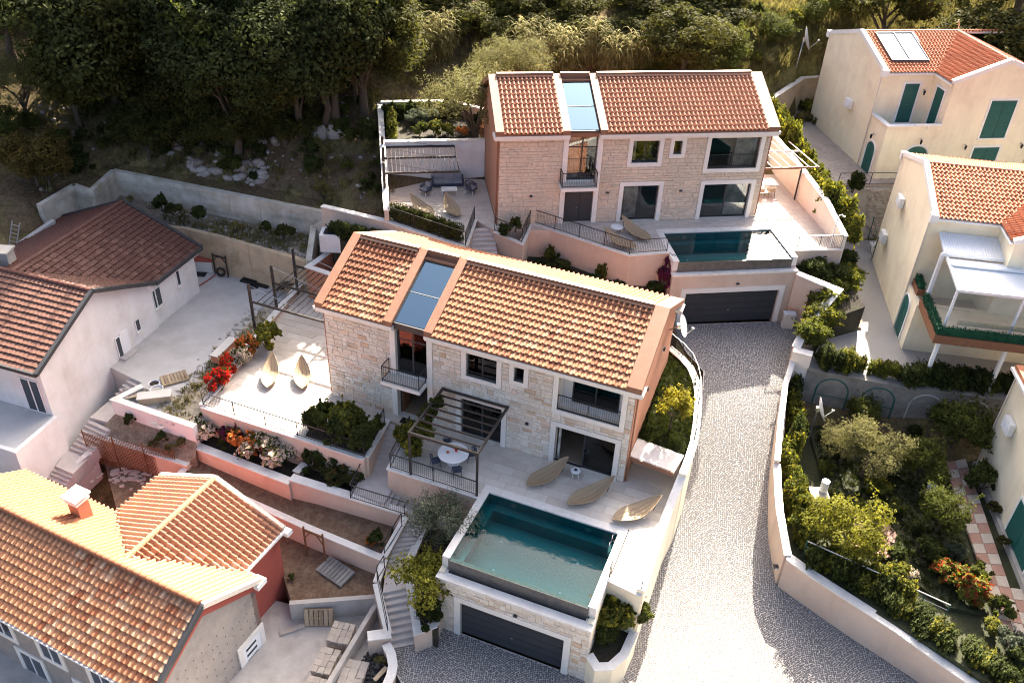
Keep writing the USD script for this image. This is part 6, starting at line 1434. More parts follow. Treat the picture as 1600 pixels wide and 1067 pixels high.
for a, b, m in (((.02, -HW - .1, EB), (.02, 0, RB + .05), 'gutter_dark'), ((.02, 0, RB + .05), (.02, HW + .1, EB), 'mortar'), ((xr, 6.8, RW_ + .06), (wr0, 6.8, EB + .04), 'mortar'), ((xr, 6.8, RW_ + .06), (wl0, 6.8, EB + .04), 'mortar')):
    part('roof_verge', MB().beam(BP(*a), BP(*b), .22, .26), m, bl)
part('eaves_gutter', MB().beam(BP(wr0 + .1, HW + .0, EB - .02), BP(wr0 + .1, 6.9, EB - .02), .2, .16).beam(BP(-16, -HW - .1, EB - .04), BP(-.1, -HW - .1, EB - .04), .16, .12).beam(BP(wr0 - .1, HW + .1, EB - .02), BP(.1, HW + .1, EB - .02), .2, .16), 'trim_white', bl)
part('eaves_corner', MB().box(-.35, HW - .35, EB - .3, .2, HW + .3, EB - .02).xf(BL), 'trim_white', bl); part('eaves_corner', MB().box(wr0 - .1, 6.6, EB - .3, wr0 + .4, 7.0, EB - .02).xf(BL), 'trim_white', bl)
cx, cy = -9.9, 2.2
chm = part('chimney', MB().box(cx - .34, cy - .34, 5.6, cx + .34, cy + .34, 7.35).xf(BL), 'stucco_terracotta', bl); INV[str(chm.GetPath())] = INV[str(bl.GetPath())]
part('cap', MB().box(cx - .42, cy - .42, 7.35, cx + .42, cy + .42, 7.47).box(cx - .3, cy - .3, 7.47, cx + .3, cy + .3, 7.65).box(cx - .5, cy - .5, 7.65, cx + .5, cy + .5, 7.76).xf(BL), 'trim_white', chm)
fr_b = frame_at(BL.w(0, -3.3, 0), BL.ang)
for (x0, z0, x1, z1) in ((-10.6, 3.2, -9.3, 4.9), (-7.4, 3.2, -6.1, 4.9), (-4.2, 3.2, -2.9, 4.9), (-13.8, 3.2, -12.5, 4.9), (-9.4, .4, -7.9, 2.4), (-5.6, .4, -4.1, 2.4)):
    part('window_surround', frame_ring(x0, z0, x1, z1, .22, -.07, -.003).xf(fr_b), 'frame_stone', bl)
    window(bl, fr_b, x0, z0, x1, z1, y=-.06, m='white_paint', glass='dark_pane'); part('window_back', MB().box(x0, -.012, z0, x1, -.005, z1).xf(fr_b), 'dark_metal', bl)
fr_g = frame_at(BL.w(-.15, 0, 0), BL.ang + math.pi / 2)
part('door_surround', frame_ring(1.75, .0, 3.05, 2.05, .3, -.08, -.003, bottom=False).xf(fr_g), 'frame_stone', bl)
dd = part('door', MB().box(1.75, -.06, 0, 3.05, -.01, 2.05).xf(fr_g), 'white_paint', bl); INV[str(dd.GetPath())] = INV[str(bl.GetPath())]
for k in range(4): part('door_pane', MB().box(1.95, -.068, .35 + .42 * k, 2.7, -.061, .52 + .42 * k).xf(fr_g), 'dark_pane', dd)
rng = np.random.default_rng(71); mb = MB()
for i in range(13):
    for j in range(9):
        y, z = -3.0 + i * .5 + rng.normal(0, .05), .3 + j * .62 + rng.normal(0, .05)
        if z < EB - .7 - 0 * y and not (1.2 < y < 3.5 and z < 2.6): mb.tube([(y, -.004, z), (y, -.012, z)], .035, 6)
part('fixing_holes', mb.xf(fr_g), 'dark_metal', bl, kind='stuff')

# ------------------------------------------------------------------ furniture and small things
def lounger(a, b, label, z, m='tan_weave', group=None, lift=.75, low=.20):
    """A leaf-shaped woven lounger; a its foot, b its raised head (x, y)."""
    a, b = np.array(a, float), np.array(b, float); d = b - a; ln = np.linalg.norm(d) + .15; ang = math.atan2(d[1], d[0])
    t = thing('leaf_lounger', label, 'lounger', (*a, z), ang, group); fr = Frame(*a, ang, z)
    ns, nc = 18, 8; top, bot = [], []
    for i in range(ns + 1):
        s = i / ns; w = .50 * (math.sin(math.pi * min(max(s, .0), 1.0) ** .85)) ** .8 + .012
        zc = low + lift * max(0, (s - .45) / .55) ** 1.5 + .03 * math.cos(s * 6)
        for j in range(nc + 1):
            q = -1 + 2 * j / nc; p = (s * ln, q * w, zc + .16 * q * q * (w / .5)); top.append(p); bot.append((p[0], p[1], p[2] - .035))
    F = []; k = nc + 1
    for i in range(ns):
        for j in range(nc): a0 = i * k + j; F.append([a0, a0 + k, a0 + k + 1, a0 + 1])
    N_ = len(top); G = [[N_ + q for q in f[::-1]] for f in F]
    E_ = [[i * k, i * k + N_, (i + 1) * k + N_, (i + 1) * k] for i in range(ns)] + [[(i + 1) * k + nc, (i + 1) * k + nc + N_, i * k + nc + N_, i * k + nc] for i in range(ns)]
    part('woven_seat', MB().add(top + bot, np.array(F + G + E_)).xf(fr), m, t, smooth=40)
    rim = MB()
    for side in (0, nc): rim.tube([top[i * k + side] for i in range(ns + 1)], .022, 5)
    part('rim', rim.xf(fr), m, t, smooth=True)
    rb = MB()
    for j in (2, 4, 6): rb.tube([(top[i * k + j][0], top[i * k + j][1], top[i * k + j][2] + .005) for i in range(1, ns)], .008, 4)
    part('seam', rb.xf(fr), 'wood_brown', t)
    for x in (.32, .62): part('leg', MB().tube([(ln * x, -.25, 0.0), (ln * x, 0, low + lift * max(0, (x - .45) / .55) ** 1.5 - .0), (ln * x, .25, 0.0)], .02, 5).xf(fr), 'brown_steel', t)
    part('head_strut', MB().tube([(ln * .97, -.0, low + lift * .9), (ln * .86, 0, .0)], .02, 5).xf(fr), 'dark_metal', t)
n2 = lambda x, y: NV.w(x, y)[:2]
f2 = lambda x, y: FV.w(x, y)[:2]
lounger(n2(13.55, -2.6), n2(15.0, -.45), 'leaf shaped woven lounger nearest the pergola on the near pool terrace', 0.0)
lounger(n2(16.0, -3.0), n2(17.75, -.85), 'leaf shaped woven lounger before the open sliding door, near villa', 0.0)
lounger(n2(18.5, -3.1), n2(20.4, -1.2), 'sunlit leaf shaped lounger at the right end of the near pool terrace', 0.0)
lounger(n2(-3.7, -1.3), n2(-4.75, .9), 'leaf lounger farther from the house on the near side terrace', 0.0)
lounger(n2(-1.75, -.5), n2(-2.95, 1.4), 'leaf lounger closer to the stone wall on the near side terrace', 0.0)
lounger(f2(-4.2, 1.5), f2(-5.6, 3.0), 'shiny leaf lounger half behind the oleanders, far side terrace, left one', fz)
lounger(f2(-2.6, 1.0), f2(-3.2, 3.0), 'shiny leaf lounger half behind the oleanders, far side terrace, right one', fz)
lounger(f2(9.8, -3.2), f2(8.4, -1.1), 'leaf lounger beside the far pool, behind the white round table', fz)
lounger(f2(8.6, -4.1), f2(6.85, -2.7), 'leaf lounger close to the black railing of the far pool terrace', fz)
def round_table(c, z, r, h, label, name='round_table', cat='table', mt='white_paint', ped=True):
    t = thing(name, label, cat, (*c, z))
    part('tabletop', MB().lathe([(0, h - .04), (r - .02, h - .04), (r, h - .02), (r, h), (r - .02, h + .01), (0, h + .01)], (*c, z), 28), mt, t, smooth=40)
    if ped: part('pedestal', MB().lathe([(.0, 0), (r * .42, 0), (r * .40, .03), (.09, .08), (.08, h - .1), (.2, h - .04)], (*c, z), 14), mt, t, smooth=40)
    else:
        for k in range(3): a = 2.1 * k; part('leg', MB().tube([(c[0] + r * .55 * math.cos(a), c[1] + r * .55 * math.sin(a), z + h - .03), (c[0] + r * .9 * math.cos(a), c[1] + r * .9 * math.sin(a), z)], .018, 5), mt, t)
    return t
tc = n2(9.15, -2.4)
round_table(tc, 0, .86, .74, 'white round dining table with fruit and flowers under the near pergola', 'dining_table')
rng = np.random.default_rng(3); v_ = thing('flower_vase', 'small vase of red flowers on the white round dining table', 'vase', (tc[0] + .15, tc[1] + .1, .75))
part('vase', MB().lathe([(0, 0), (.05, 0), (.07, .08), (.04, .16)], (tc[0] + .15, tc[1] + .1, .75), 10), 'red_plastic', v_)
q = np.array([tc[0] + .15, tc[1] + .1, .97]) + rng.normal(0, .07, (60, 3)); part('flowers', leaf_cards(rng, q, np.tile([0, 0, 1.0], (60, 1)), .06, .05, .6), 'petal_red', v_)
b_ = thing('fruit_plate', 'orange fruit on a plate on the white round dining table', 'plate', (tc[0] - .3, tc[1] - .05, .75)); part('plate', MB().lathe([(0, 0), (.11, 0), (.15, .03), (.14, .035), (0, .012)], (tc[0] - .3, tc[1] - .05, .752), 14), 'white_paint', b_)
for k in range(4): s = trimesh.creation.icosphere(1, .045); part('fruit', MB().add(np.array(s.vertices) + [tc[0] - .3 + .05 * math.cos(k * 1.6), tc[1] - .05 + .05 * math.sin(k * 1.6), .81], np.array(s.faces)), 'petal_orange', b_, smooth=True)
def chair(c, ang, z, label, m='rope_navy', group=None):
    t = thing('dining_chair', label, 'chair', (*c, z), ang, group); fr = Frame(*c, ang, z)
    part('seat', MB().box(-.24, -.23, .40, .24, .23, .46).xf(fr), m, t)
    pts = [(-.24, .10, .66), (-.25, .25, .76), (0, .29, .80), (.25, .25, .76), (.24, .10, .66)]
    part('backrest', MB().tube(pts, .03, 5).tube([(p[0] * .96, p[1] * .96, p[2] - .12) for p in pts], .03, 5).box(-.2, .235, .46, .2, .26, .72).xf(fr), m, t)
    for sx in (-1, 1):
        for sy in (-1, 1): part('leg', MB().tube([(sx * .2, sy * .19, .42), (sx * .25, sy * .25, 0)], .016, 5).xf(fr), 'dark_metal', t)
for k, (a, lb) in enumerate(((200, 'left of'), (285, 'in front of'), (20, 'right of'), (110, 'behind'))):
    a = math.radians(a); c = (tc[0] + 1.0 * math.cos(a), tc[1] + 1.0 * math.sin(a)); chair(c, a - math.pi / 2, 0, f'dark rope dining chair {lb} the round table under the near pergola')
st_ = thing('stool_table', 'white round stool with a dark bowl between the loungers by the sliding door', 'stool', NV.w(15.65, -.65, 0)); c = n2(15.65, -.65)
part('tabletop', MB().lathe([(0, .40), (.24, .40), (.27, .43), (.24, .46), (0, .46)], (*c, 0), 20), 'white_plastic', st_, smooth=40)
for k in range(4): a = .8 + 1.57 * k; part('leg', MB().tube([(c[0] + .16 * math.cos(a), c[1] + .16 * math.sin(a), .42), (c[0] + .25 * math.cos(a), c[1] + .25 * math.sin(a), 0)], .02, 5), 'white_plastic', st_)
part('bowl', MB().lathe([(0, .462), (.06, .462), (.09, .51), (.07, .51), (0, .48)], (*c, 0), 12), 'dark_metal', st_)
round_table(f2(7.9, -1.6), fz, .42, .44, 'white round side table by the loungers of the far pool terrace', 'side_table', ped=False)
# pergola of the near villa
pg = thing('pergola', 'dark brown steel pergola over the round dining table, partly overgrown', 'pergola', NV.w(7.4, -4.2, 0), NV.ang)
for x in (7.45, 11.35): part('post', MB().beam(NV.w(x, -4.2, 0.03), NV.w(x, -4.2, 3.0), .13, .13, (0, 1, 0)), 'brown_steel', pg)
for x in (7.45, 11.35): part('side_beam', MB().beam(NV.w(x, -4.27, 3.0), NV.w(x, -.09, 3.0), .12, .14), 'brown_steel', pg)
part('front_beam', MB().beam(NV.w(7.52, -4.2, 3.0), NV.w(11.28, -4.2, 3.0), .12, .14), 'brown_steel', pg); part('wall_beam', MB().beam(NV.w(7.52, -.16, 3.0), NV.w(11.28, -.16, 3.0), .1, .12), 'brown_steel', pg)
for k in range(6): y = -.72 - k * .585; part('slat', MB().beam(NV.w(7.52, y, 3.0), NV.w(11.28, y, 3.0), .06, .09), 'brown_steel', pg)
# side pergolas hung on cables
def cable_pergola(fr, label, x0, x1, ys, z, zt, slat, light_cable=True):
    t = thing('cable_pergola', label, 'pergola', fr.w(x0, ys[0], 0), fr.ang)
    for y in ys:
        part('post', MB().beam(fr.w(x0, y, 0), fr.w(x0, y, zt), .16, .16, (0, 1, 0)), 'brown_steel', t)
        part('beam', MB().beam(fr.w(x0, y, z), fr.w(x1, y, z), .09, .13), 'brown_steel', t)
        part('cable', MB().tube([fr.w(x0, y, zt - .05), fr.w(x0 + (x1 - x0) * .72, y, z + .06)], .013, 4), 'steel' if light_cable else 'dark_metal', t)
    n = int(abs(x1 - x0) / slat); y0, y1 = min(ys), max(ys)
    for k in range(1, n): x = x0 + (x1 - x0) * k / n; part('slat', MB().beam(fr.w(x, y0, z + .02), fr.w(x, y1, z + .02), .03, .05), 'brown_steel', t)
    part('end_beam', MB().beam(fr.w(x1, y0, z), fr.w(x1, y1, z), .06, .1), 'brown_steel', t)
    return t
cable_pergola(NV, 'brown pergola hung on cables over the near side terrace, against the left gable', -8.0, -.4, [3.6, 6.1, 8.6], 2.3, 3.6, .42)
cable_pergola(FV, 'dark pergola hung on cables over the lounge set of the far side terrace', -7.4, -2.3, [2.95, 5.4, 7.3], 2.6, 3.4, .28, False)
wp = thing('slatted_pergola', 'slatted pergola in the sun at the right gable of the far villa', 'pergola', FV.w(19, 2, 0), FV.ang)
for y in (2.45, 5.3): part('beam', MB().beam(FV.w(18.3, y, 2.5), FV.w(23.2 + .3 * (y < 3), y, 2.5), .1, .14), 'wood_brown' if y < 3 else 'coping_stone', wp)
for k in range(8): x = 18.6 + k * .68; part('slat', MB().beam(FV.w(x, 2.4, 2.60), FV.w(x - .35, 6.9, 2.60), .08, .05), 'fabric_pale', wp)
for x in (18.45, 22.2): part('post', MB().beam(FV.w(x, 2.45, 0), FV.w(x, 2.45, 2.45), .1, .1, (0, 1, 0)), 'brown_steel', wp)
part('back_box', MB().box(18.4, 6.9, 0, 20.5, 8.3, 2.8).xf(FV), 'trim_white', wp)
# lounge set
so = thing('garden_sofa', 'grey cushioned sofa against the pale wall under the far cable pergola', 'sofa', FV.w(-2.9, 6.3, 0), FV.ang)
part('frame', MB().box(-3.95, 5.9, .12, -1.75, 6.75, .3).xf(FV), 'rope_navy', so); part('armrest', MB().box(-4.0, 5.9, .1, -3.9, 6.75, .65).xf(FV), 'rope_navy', so); part('armrest', MB().box(-1.8, 5.9, .1, -1.7, 6.75, .65).xf(FV), 'rope_navy', so)
for k in range(3): part('cushion', MB().box(-3.88 + k * .69, 5.92, .3, -3.22 + k * .69, 6.6, .46).xf(FV), 'cushion_grey', so); part('back_cushion', MB().box(-3.88 + k * .69, 6.5, .46, -3.22 + k * .69, 6.72, .88).xf(FV), 'cushion_grey', so)
for x in (-3.9, -1.8): part('leg', MB().box(x - .03, 5.95, 0, x + .03, 6.01, .12).xf(FV), 'steel', so)
for k, (x, s, lb) in enumerate(((-4.5, 1, 'left'), (-1.25, -1, 'right'))):
    fr = Frame(*f2(x, 5.0), FV.ang - s * .9, fz); t = thing('armchair', f'navy rope armchair with a grey cushion, {lb} of the white coffee table', 'armchair', fr.o, fr.ang)
    part('seat', MB().box(-.34, -.34, .28, .34, .34, .34).xf(fr), 'rope_navy', t); part('cushion', MB().box(-.3, -.3, .34, .3, .3, .44).xf(fr), 'cushion_grey', t)
    pts = [(-.36, -.25, .55), (-.38, .2, .68), (-.2, .4, .78), (.2, .4, .78), (.38, .2, .68), (.36, -.25, .55)]
    part('backrest', MB().tube(pts, .05, 6).tube([(p[0], p[1], p[2] - .16) for p in pts], .05, 6).xf(fr), 'rope_navy', t, smooth=True)
    part('back_cushion', MB().box(-.22, .18, .44, .22, .32, .8).xf(fr), 'cushion_grey', t)
    for sx in (-1, 1):
        for sy in (-1, 1): part('leg', MB().tube([(sx * .3, sy * .3, .3), (sx * .34, sy * .34, 0)], .022, 5).xf(fr), 'white_paint', t)
t = thing('coffee_table', 'white rectangular coffee table between the navy armchairs', 'table', FV.w(-2.85, 4.9, 0), FV.ang)
part('tabletop', MB().box(-3.4, 4.55, .38, -2.3, 5.2, .42).xf(FV), 'white_paint', t)
for x in (-3.32, -2.38):
    for y in (4.62, 5.13): part('leg', MB().tube([FV.w(x, y, .38), FV.w(x + .06 * np.sign(x + 2.85), y, 0)], .02, 5), 'white_paint', t)
t = thing('garden_table', 'white dining table under the slatted pergola right of the far villa', 'table', FV.w(20.4, 3.9, 0), FV.ang)
part('tabletop', MB().box(19.3, 3.4, .72, 21.2, 4.5, .76).xf(FV), 'fabric_pale', t)
for x in (19.4, 21.1):
    for y in (3.5, 4.4): part('leg', MB().box(x - .03, y - .03, 0, x + .03, y + .03, .72).xf(FV), 'fabric_pale', t)
for k in range(2): chair(f2(19.8 + k * .8, 3.15), FV.ang + math.pi, fz, f'wooden chair before the white table under the slatted pergola, {"left" if k == 0 else "right"} one', 'wood_pale')
# shower, hose cabinet
t = thing('garden_shower', 'white outdoor shower with a hooked pipe at the end of the far terrace', 'shower', FV.w(21.8, -4.6, 0))
part('pipe', MB().tube([FV.w(21.8, -4.6, 0), FV.w(21.8, -4.6, 2.1), FV.w(21.85, -4.6, 2.35), FV.w(22.05, -4.6, 2.42), FV.w(22.2, -4.6, 2.3)], .035, 6), 'white_paint', t); part('shower_head', MB().tube([FV.w(22.2, -4.6, 2.3), FV.w(22.2, -4.6, 2.24)], .08, 8), 'steel', t)
c = xy(1229, 510, .85); t = thing('utility_cabinet', 'pale utility cabinet beside the far garage door', 'cabinet', (*c, .8))
part('cabinet_body', MB().box(c[0] - .35, c[1] - .2, .75, c[0] + .35, c[1] + .2, 1.9), 'fabric_pale', t); part('cabinet_lid', MB().box(c[0] - .4, c[1] - .24, 1.9, c[0] + .4, c[1] + .24, 1.96), 'corrugated', t); part('lock', MB().box(c[0] + .1, c[1] - .215, 1.6, c[0] + .2, c[1] - .2, 1.7), 'dark_metal', t)
pts = [at(1228, 480, 2.2), at(1245, 484, 2.3), at(1258, 497, 2.0), at(1262, 515, 1.4), at(1255, 530, .9)]
obj('garden_hose', MB().tube(pts, .045, 6), 'stucco_terracotta', 'brown hose hanging on the wall beside the far garage', 'hose')
# satellite dishes
def dish(label, base, top, aim, r, mat_='white_paint', wallmount=False):
    base, top, aim = np.array(base, float), np.array(top, float), np.array(aim, float); aim /= np.linalg.norm(aim)
    t = thing('satellite_dish', label, 'satellite dish', base)
    part('mast', MB().tube([base, top], .045, 7), 'steel', t)
    a = np.cross(aim, (0, 0, 1.0)); a /= np.linalg.norm(a); b = np.cross(a, aim); V, F = [], []; n = 22
    for i in range(6):
        rr = r * i / 5
        for j in range(n): th = 2 * math.pi * j / n; V.append(top + aim * (.12 + .22 * r * (rr / r) ** 2) + a * rr * math.cos(th) * .92 + b * rr * math.sin(th))
    F = [[i * n + j, i * n + (j + 1) % n, (i + 1) * n + (j + 1) % n, (i + 1) * n + j] for i in range(5) for j in range(n)]
    V2 = [v - aim * .02 for v in V]; N_ = len(V)
    part('reflector', MB().add(V + V2, np.array(F + [[N_ + q for q in f[::-1]] for f in F])), mat_, t, smooth=True)
    f = top + aim * (r * 1.25) - b * r * .35
    part('feed_arm', MB().tube([top - b * r * .9 + aim * .25, f], .022, 5), 'steel', t); part('feed_horn', MB().tube([f, f - aim * .14 + b * .05], .05, 7), 'white_plastic', t)
    part('mount', MB().box(top[0] - .1, top[1] - .1, top[2] - .15, top[0] + .1, top[1] + .1, top[2] + .15), 'steel', t)
dish('white satellite dish on the near villa right gable', NV.w(18.25, 7.0, 5.7), NV.w(18.75, 6.9, 6.15), (.85, -.3, .35), .66)
dish('white satellite dish on a pole above the hedge in the right garden', at(1262, 690, -2.0), at(1262, 690, -2.0) + np.array([0, 0, 2.6]), (.93, -.1, .3), .75)
pz = at(1238, 122, 9.2); dish('large satellite dish on a mast on the hillside behind the far villa', (pz[0], pz[1], 8.0), at(1256, 62, 12.1), (.9, -.15, .3), 1.0)
for k in range(2): obj('thin_pole', MB().tube([at((1232, 1280)[k], 130, 9.0), at((1236, 1278)[k], (96, 92)[k], 10.2)], .03, 5), 'brown_steel', ('dark thin pole left', 'dark thin pole right')[k] + ' of the hillside dish mast, on the boundary wall', 'pole')
# right garden: plastic chair, stone pillar lamp, tiles
c = xy(1454, 776, -2.0); fr = Frame(*c, -.15, -2.08); t = thing('plastic_chair', 'white slatted plastic chair on the lawn of the right garden', 'chair', fr.o, fr.ang)
part('seat', MB().box(-.26, -.26, .40, .26, .26, .44).xf(fr), 'white_plastic', t)
for k in range(6): part('back_slat', MB().box(-.26, .26 + k * .02, .5 + k * .08, .26, .28 + k * .02, .56 + k * .08).xf(fr), 'white_plastic', t)
for sx in (-1, 1):
    part('armrest', MB().box(sx * .27 - .03, -.25, .62, sx * .27 + .03, .3, .66).xf(fr), 'white_plastic', t)
    for sy in (-1, 1): part('leg', MB().tube([(sx * .24, sy * .24, .42), (sx * .28, sy * .3, 0)], .025, 5).xf(fr), 'white_plastic', t)
c = xy(1276, 788, -2.1); t = thing('stone_grill', 'small masonry barbecue with a white flue among the garden hedges', 'barbecue', (*c, -2.3))
part('masonry', MB().box(c[0] - .55, c[1] - .4, -2.4, c[0] + .45, c[1] + .5, -1.2), 'flat_stone', t); part('flue', MB().lathe([(.22, 0), (.22, .75), (.17, .75), (.17, .5)], (c[0] + .2, c[1] + .2, -1.2), 14), 'white_paint', t, smooth=40)
t = thing('brick_patio', 'small brown paved patio hidden among the garden shrubs', 'patio', at(1375, 830, -2.05)); P_ = [xy(1368, 800, -2.05), xy(1402, 832, -2.05), xy(1390, 872, -2.05), xy(1330, 850, -2.05), xy(1335, 805, -2.05)]
pg_ = Polygon(P_); x0, y0, x1, y1 = pg_.bounds
for i in np.arange(x0, x1, .55):
    for j in np.arange(y0, y1, .28):
        g = sbox(i + .01, j + .01, i + .54, j + .27).intersection(pg_)
        if g.geom_type == 'Polygon' and g.area > .04: part('paving_brick', MB().prism(g, -2.2, -2.055), 'slab_pink', t)
c = xy(1590, 690, 0)
t = thing('white_planter', 'white stone trough by the arched wall at the back of the garden', 'planter', at(1408, 668, -2)); q = at(1408, 668, -1.9)
part('trough', MB().box(q[0] - .9, q[1] - .3, -2.3, q[0] + .9, q[1] + .3, -1.55), 'frame_stone', t); part('soil', MB().box(q[0] - .8, q[1] - .22, -1.55, q[0] + .8, q[1] + .22, -1.52), 'soil_dark', t)
t = thing('fence_panel', 'green wire fence panel in the alley left of the lower cream house', 'fence', at(1345, 395, 1.3)); A, B = at(1350, 345, 1.8), at(1362, 405, 1.3)
for z in (.1, .9, 1.7): part('fence_wire', MB().tube([A + [0, 0, z], B + [0, 0, z]], .02, 4), 'shutter_green', t)
for s in (0, .5, 1): part('fence_post', MB().tube([A + (B - A) * s, A + (B - A) * s + [0, 0, 1.9]], .035, 5), 'shutter_green', t)
c = at(1374, 392, 1.25); obj('concrete_tub', MB().box(c[0] - .8, c[1] - .35, 1.2, c[0] + .8, c[1] + .35, 1.8).box(c[0] - .7, c[1] - .25, 1.8, c[0] + .7, c[1] + .25, 1.83), 'stucco_white', 'pale concrete trough at the end of the alley by the lower cream house', 'trough')
# pallets and builders' stacks
def pallet(fr, label, group=None, tilt=0.0, m='wood_slat', n=7, L_=1.2, W_=1.0):
    t = thing('pallet', label, 'pallet', fr.o, fr.ang, group); ct, s_ = math.cos(tilt), math.sin(tilt)
    R = lambda mb: (setattr(mb, 'V', [np.column_stack([v[:, 0], v[:, 1] * ct - v[:, 2] * s_, v[:, 1] * s_ + v[:, 2] * ct]) for v in mb.V]), mb)[1].xf(fr)
    for k in range(n): x = -L_ / 2 + (k + .5) * L_ / n; part('top_slat', R(MB().box(x - L_ / n * .40, 0, .10, x + L_ / n * .40, W_, .125)), m, t)
    for k in range(3): y = .05 + k * (W_ - .1) / 2; part('bearer', R(MB().box(-L_ / 2, y - .045, .02, L_ / 2, y + .045, .098)), m, t)
    for k in range(3): x = -L_ / 2 + .06 + k * (L_ - .12) / 2; part('bottom_slat', R(MB().box(x - .05, 0, 0, x + .05, W_, .02)), m, t)
pallet(Frame(*xy(499, 976, -5.4), .06, -5.38), 'wooden pallet standing on edge against the grey yard wall', None, 1.25, 'wood_slat', 6, 1.5, 1.0)
pallet(Frame(*xy(513, 905, -4.25), -.6, -4.22), 'grey weathered boards and pallet lying on the back garden soil', None, .12, 'grey_slat', 8, 1.9, 1.1)
pallet(Frame(*xy(276, 600, -.8), .55, -.78), 'pallet lying in the sun at the edge of the white house yard', None, .05, 'wood_slat', 8, 1.6, 1.0)
pallet(Frame(*xy(1346, 508, 1.24), 1.25, 1.26), 'small pallet on the gravel by the lower cream house', None, 0.0, 'wood_slat', 6, 1.2, .8)
def stack(a, b, c, z, top, nx, ny, label):
    """a, b, c: pixels of the near left, near right and far left corners of the top."""
    A, B, C = [np.array(xy(*q, top)) for q in (a, b, c)]; d = B - A; ang = math.atan2(d[1], d[0]); s = (np.linalg.norm(d) / nx, np.linalg.norm(C - A) / ny, .2)
    fr = Frame(*A, ang, z); t = thing('paver_stack', label, 'paver stack', fr.o, ang); rng = np.random.default_rng(int(a[0])); nz = max(2, int(round((top - z - .12) / .2))); h = (top - z - .12) / nz
    part('pallet_base', MB().box(-.05, -.05, 0, nx * s[0] + .05, ny * s[1] + .05, .12).xf(fr), 'wood_slat', t)
    for k in range(nz):
        for i in range(nx):
            for j in range(ny):
                if k < nz - 1 and 0 < i < nx - 1 and 0 < j < ny - 1: continue
                dx, dy = rng.normal(0, .010, 2)
                part('paver', MB().box(i * s[0] + .006 + dx, j * s[1] + .006 + dy, .12 + k * h + .004, (i + 1) * s[0] - .006 + dx, (j + 1) * s[1] - .006 + dy, .12 + (k + 1) * h - .004).xf(fr), 'block_stack', t)
stack((509, 1000), (543, 1007), (524, 969), -5.4, -4.65, 4, 3, 'pallet stack of beige pavers nearest the standing pallet')
stack((485, 1047), (514, 1054), (506, 1009), -5.4, -4.65, 3, 4, 'larger middle stack of beige pavers left of the diagonal yard wall')
stack((462, 1094), (492, 1102), (481, 1053), -5.4, -4.65, 3, 4, 'stack of beige pavers at the bottom edge left of the diagonal wall')
stack((520, 1080), (556, 1088), (546, 1028), -5.4, -4.75, 3, 4, 'stack of grey pavers right of the diagonal yard wall')
q = xy(590, 1042, -5.1); rng = np.random.default_rng(9); mb = MB()
for i in range(240):
    r = 1.25 * math.sqrt(rng.random()); a = rng.uniform(0, 6.28); v, f = rock_shape(i, rng.uniform(.08, .16), 0); mb.add(v + [q[0] + r * math.cos(a) * .8, q[1] + r * math.sin(a), -5.4 + .8 * (1 - r / 1.3) * rng.random() + .1], f)
obj('stone_heap', mb, 'black_stone', 'heap of black stones behind the curved driveway wall', 'stone heap', kind='stuff')
c = at(585, 1062, -4.8); obj('timber_offcut', MB().beam(c, c + [.5, .7, .05], .22, .08), 'wood_pale', 'short pale plank on the heap of black stones', 'plank')
c = at(385, 992, -6.25); t = thing('broken_blocks', 'two broken pale blocks by the foot of the red wall', 'blocks', at(445, 987, -5.4))
for k in range(2): p = at(438 + 14 * k, 990 - 5 * k, -5.38); part('block', MB().beam(p, p + [.75, .32, .02], .26, .2), 'block_stack', t)
def timber_frame(label, pts, z, h, m='rust', bar=.9, n=2):
    t = thing('site_scaffold', label, 'scaffold', at(*pts[0], z)); a, b = at(*pts[0], z), at(*pts[1], z); up = np.array([0, 0, h])
    for p in (a, b): part('post', MB().beam(p, p + up, .09, .09, (0, 1, 0)), m, t)
    part('crossbar', MB().beam(a + up * bar, b + up * bar, .07, .12), m, t)
    part('brace', MB().beam(a + up * (bar - .28), a + (b - a) * .35 + up * bar, .05, .05).beam(b + up * (bar - .28), b + (a - b) * .35 + up * bar, .05, .05), m, t)
timber_frame('rusty post frame standing in the back garden before the peach wall', [(480, 868), (509, 880)], -4.25, 2.3)
timber_frame('dark timber frame standing by the tan concrete wall', [(337, 428), (357, 433)], -.8, 1.75, 'brown_steel')
def ladder(label, a, b, w, n, m):
    t = thing('ladder', label, 'ladder', a); a, b = np.array(a), np.array(b); s = np.cross(b - a, (0, -1, .2)); s = s / np.linalg.norm(s) * w / 2
    for k in (-1, 1): part('rail', MB().beam(a + s * k, b + s * k, .05, .06), m, t)
    for i in range(1, n): p = a + (b - a) * i / n; part('rung', MB().beam(p - s, p + s, .04, .04), m, t)
q = at(368, 431, -.8); ladder('wooden ladder leaning on the tan concrete wall', q, at(364, 392, 1.7), .5, 9, 'wood_pale')
ladder('pale ladder standing on the low grey wall at the left edge', at(20, 384, 2.6), at(25, 346, 4.2), .5, 6, 'wood_grey')
c = at(320, 420, -.8); t = thing('storage_chest', 'white chest with a brown lid by the tan wall', 'chest', c); part('chest_body', MB().box(c[0] - .75, c[1] - .5, -.8, c[0] + .75, c[1] + .5, .1), 'white_plastic', t); part('lid', MB().box(c[0] - .8, c[1] - .55, .1, c[0] + .8, c[1] + .55, .24), 'stucco_red', t)
c = at(345, 425, -.4); obj('old_tyre', MB().tube([(c[0] + .28 * math.cos(a), c[1] + .1 * math.sin(a) * .2, c[2] + .28 * math.sin(a)) for a in np.linspace(0, 2 * math.pi, 17)], .09, 7), 'dark_metal', 'old tyre leaning beside the dark timber frame', 'tyre', smooth=True)
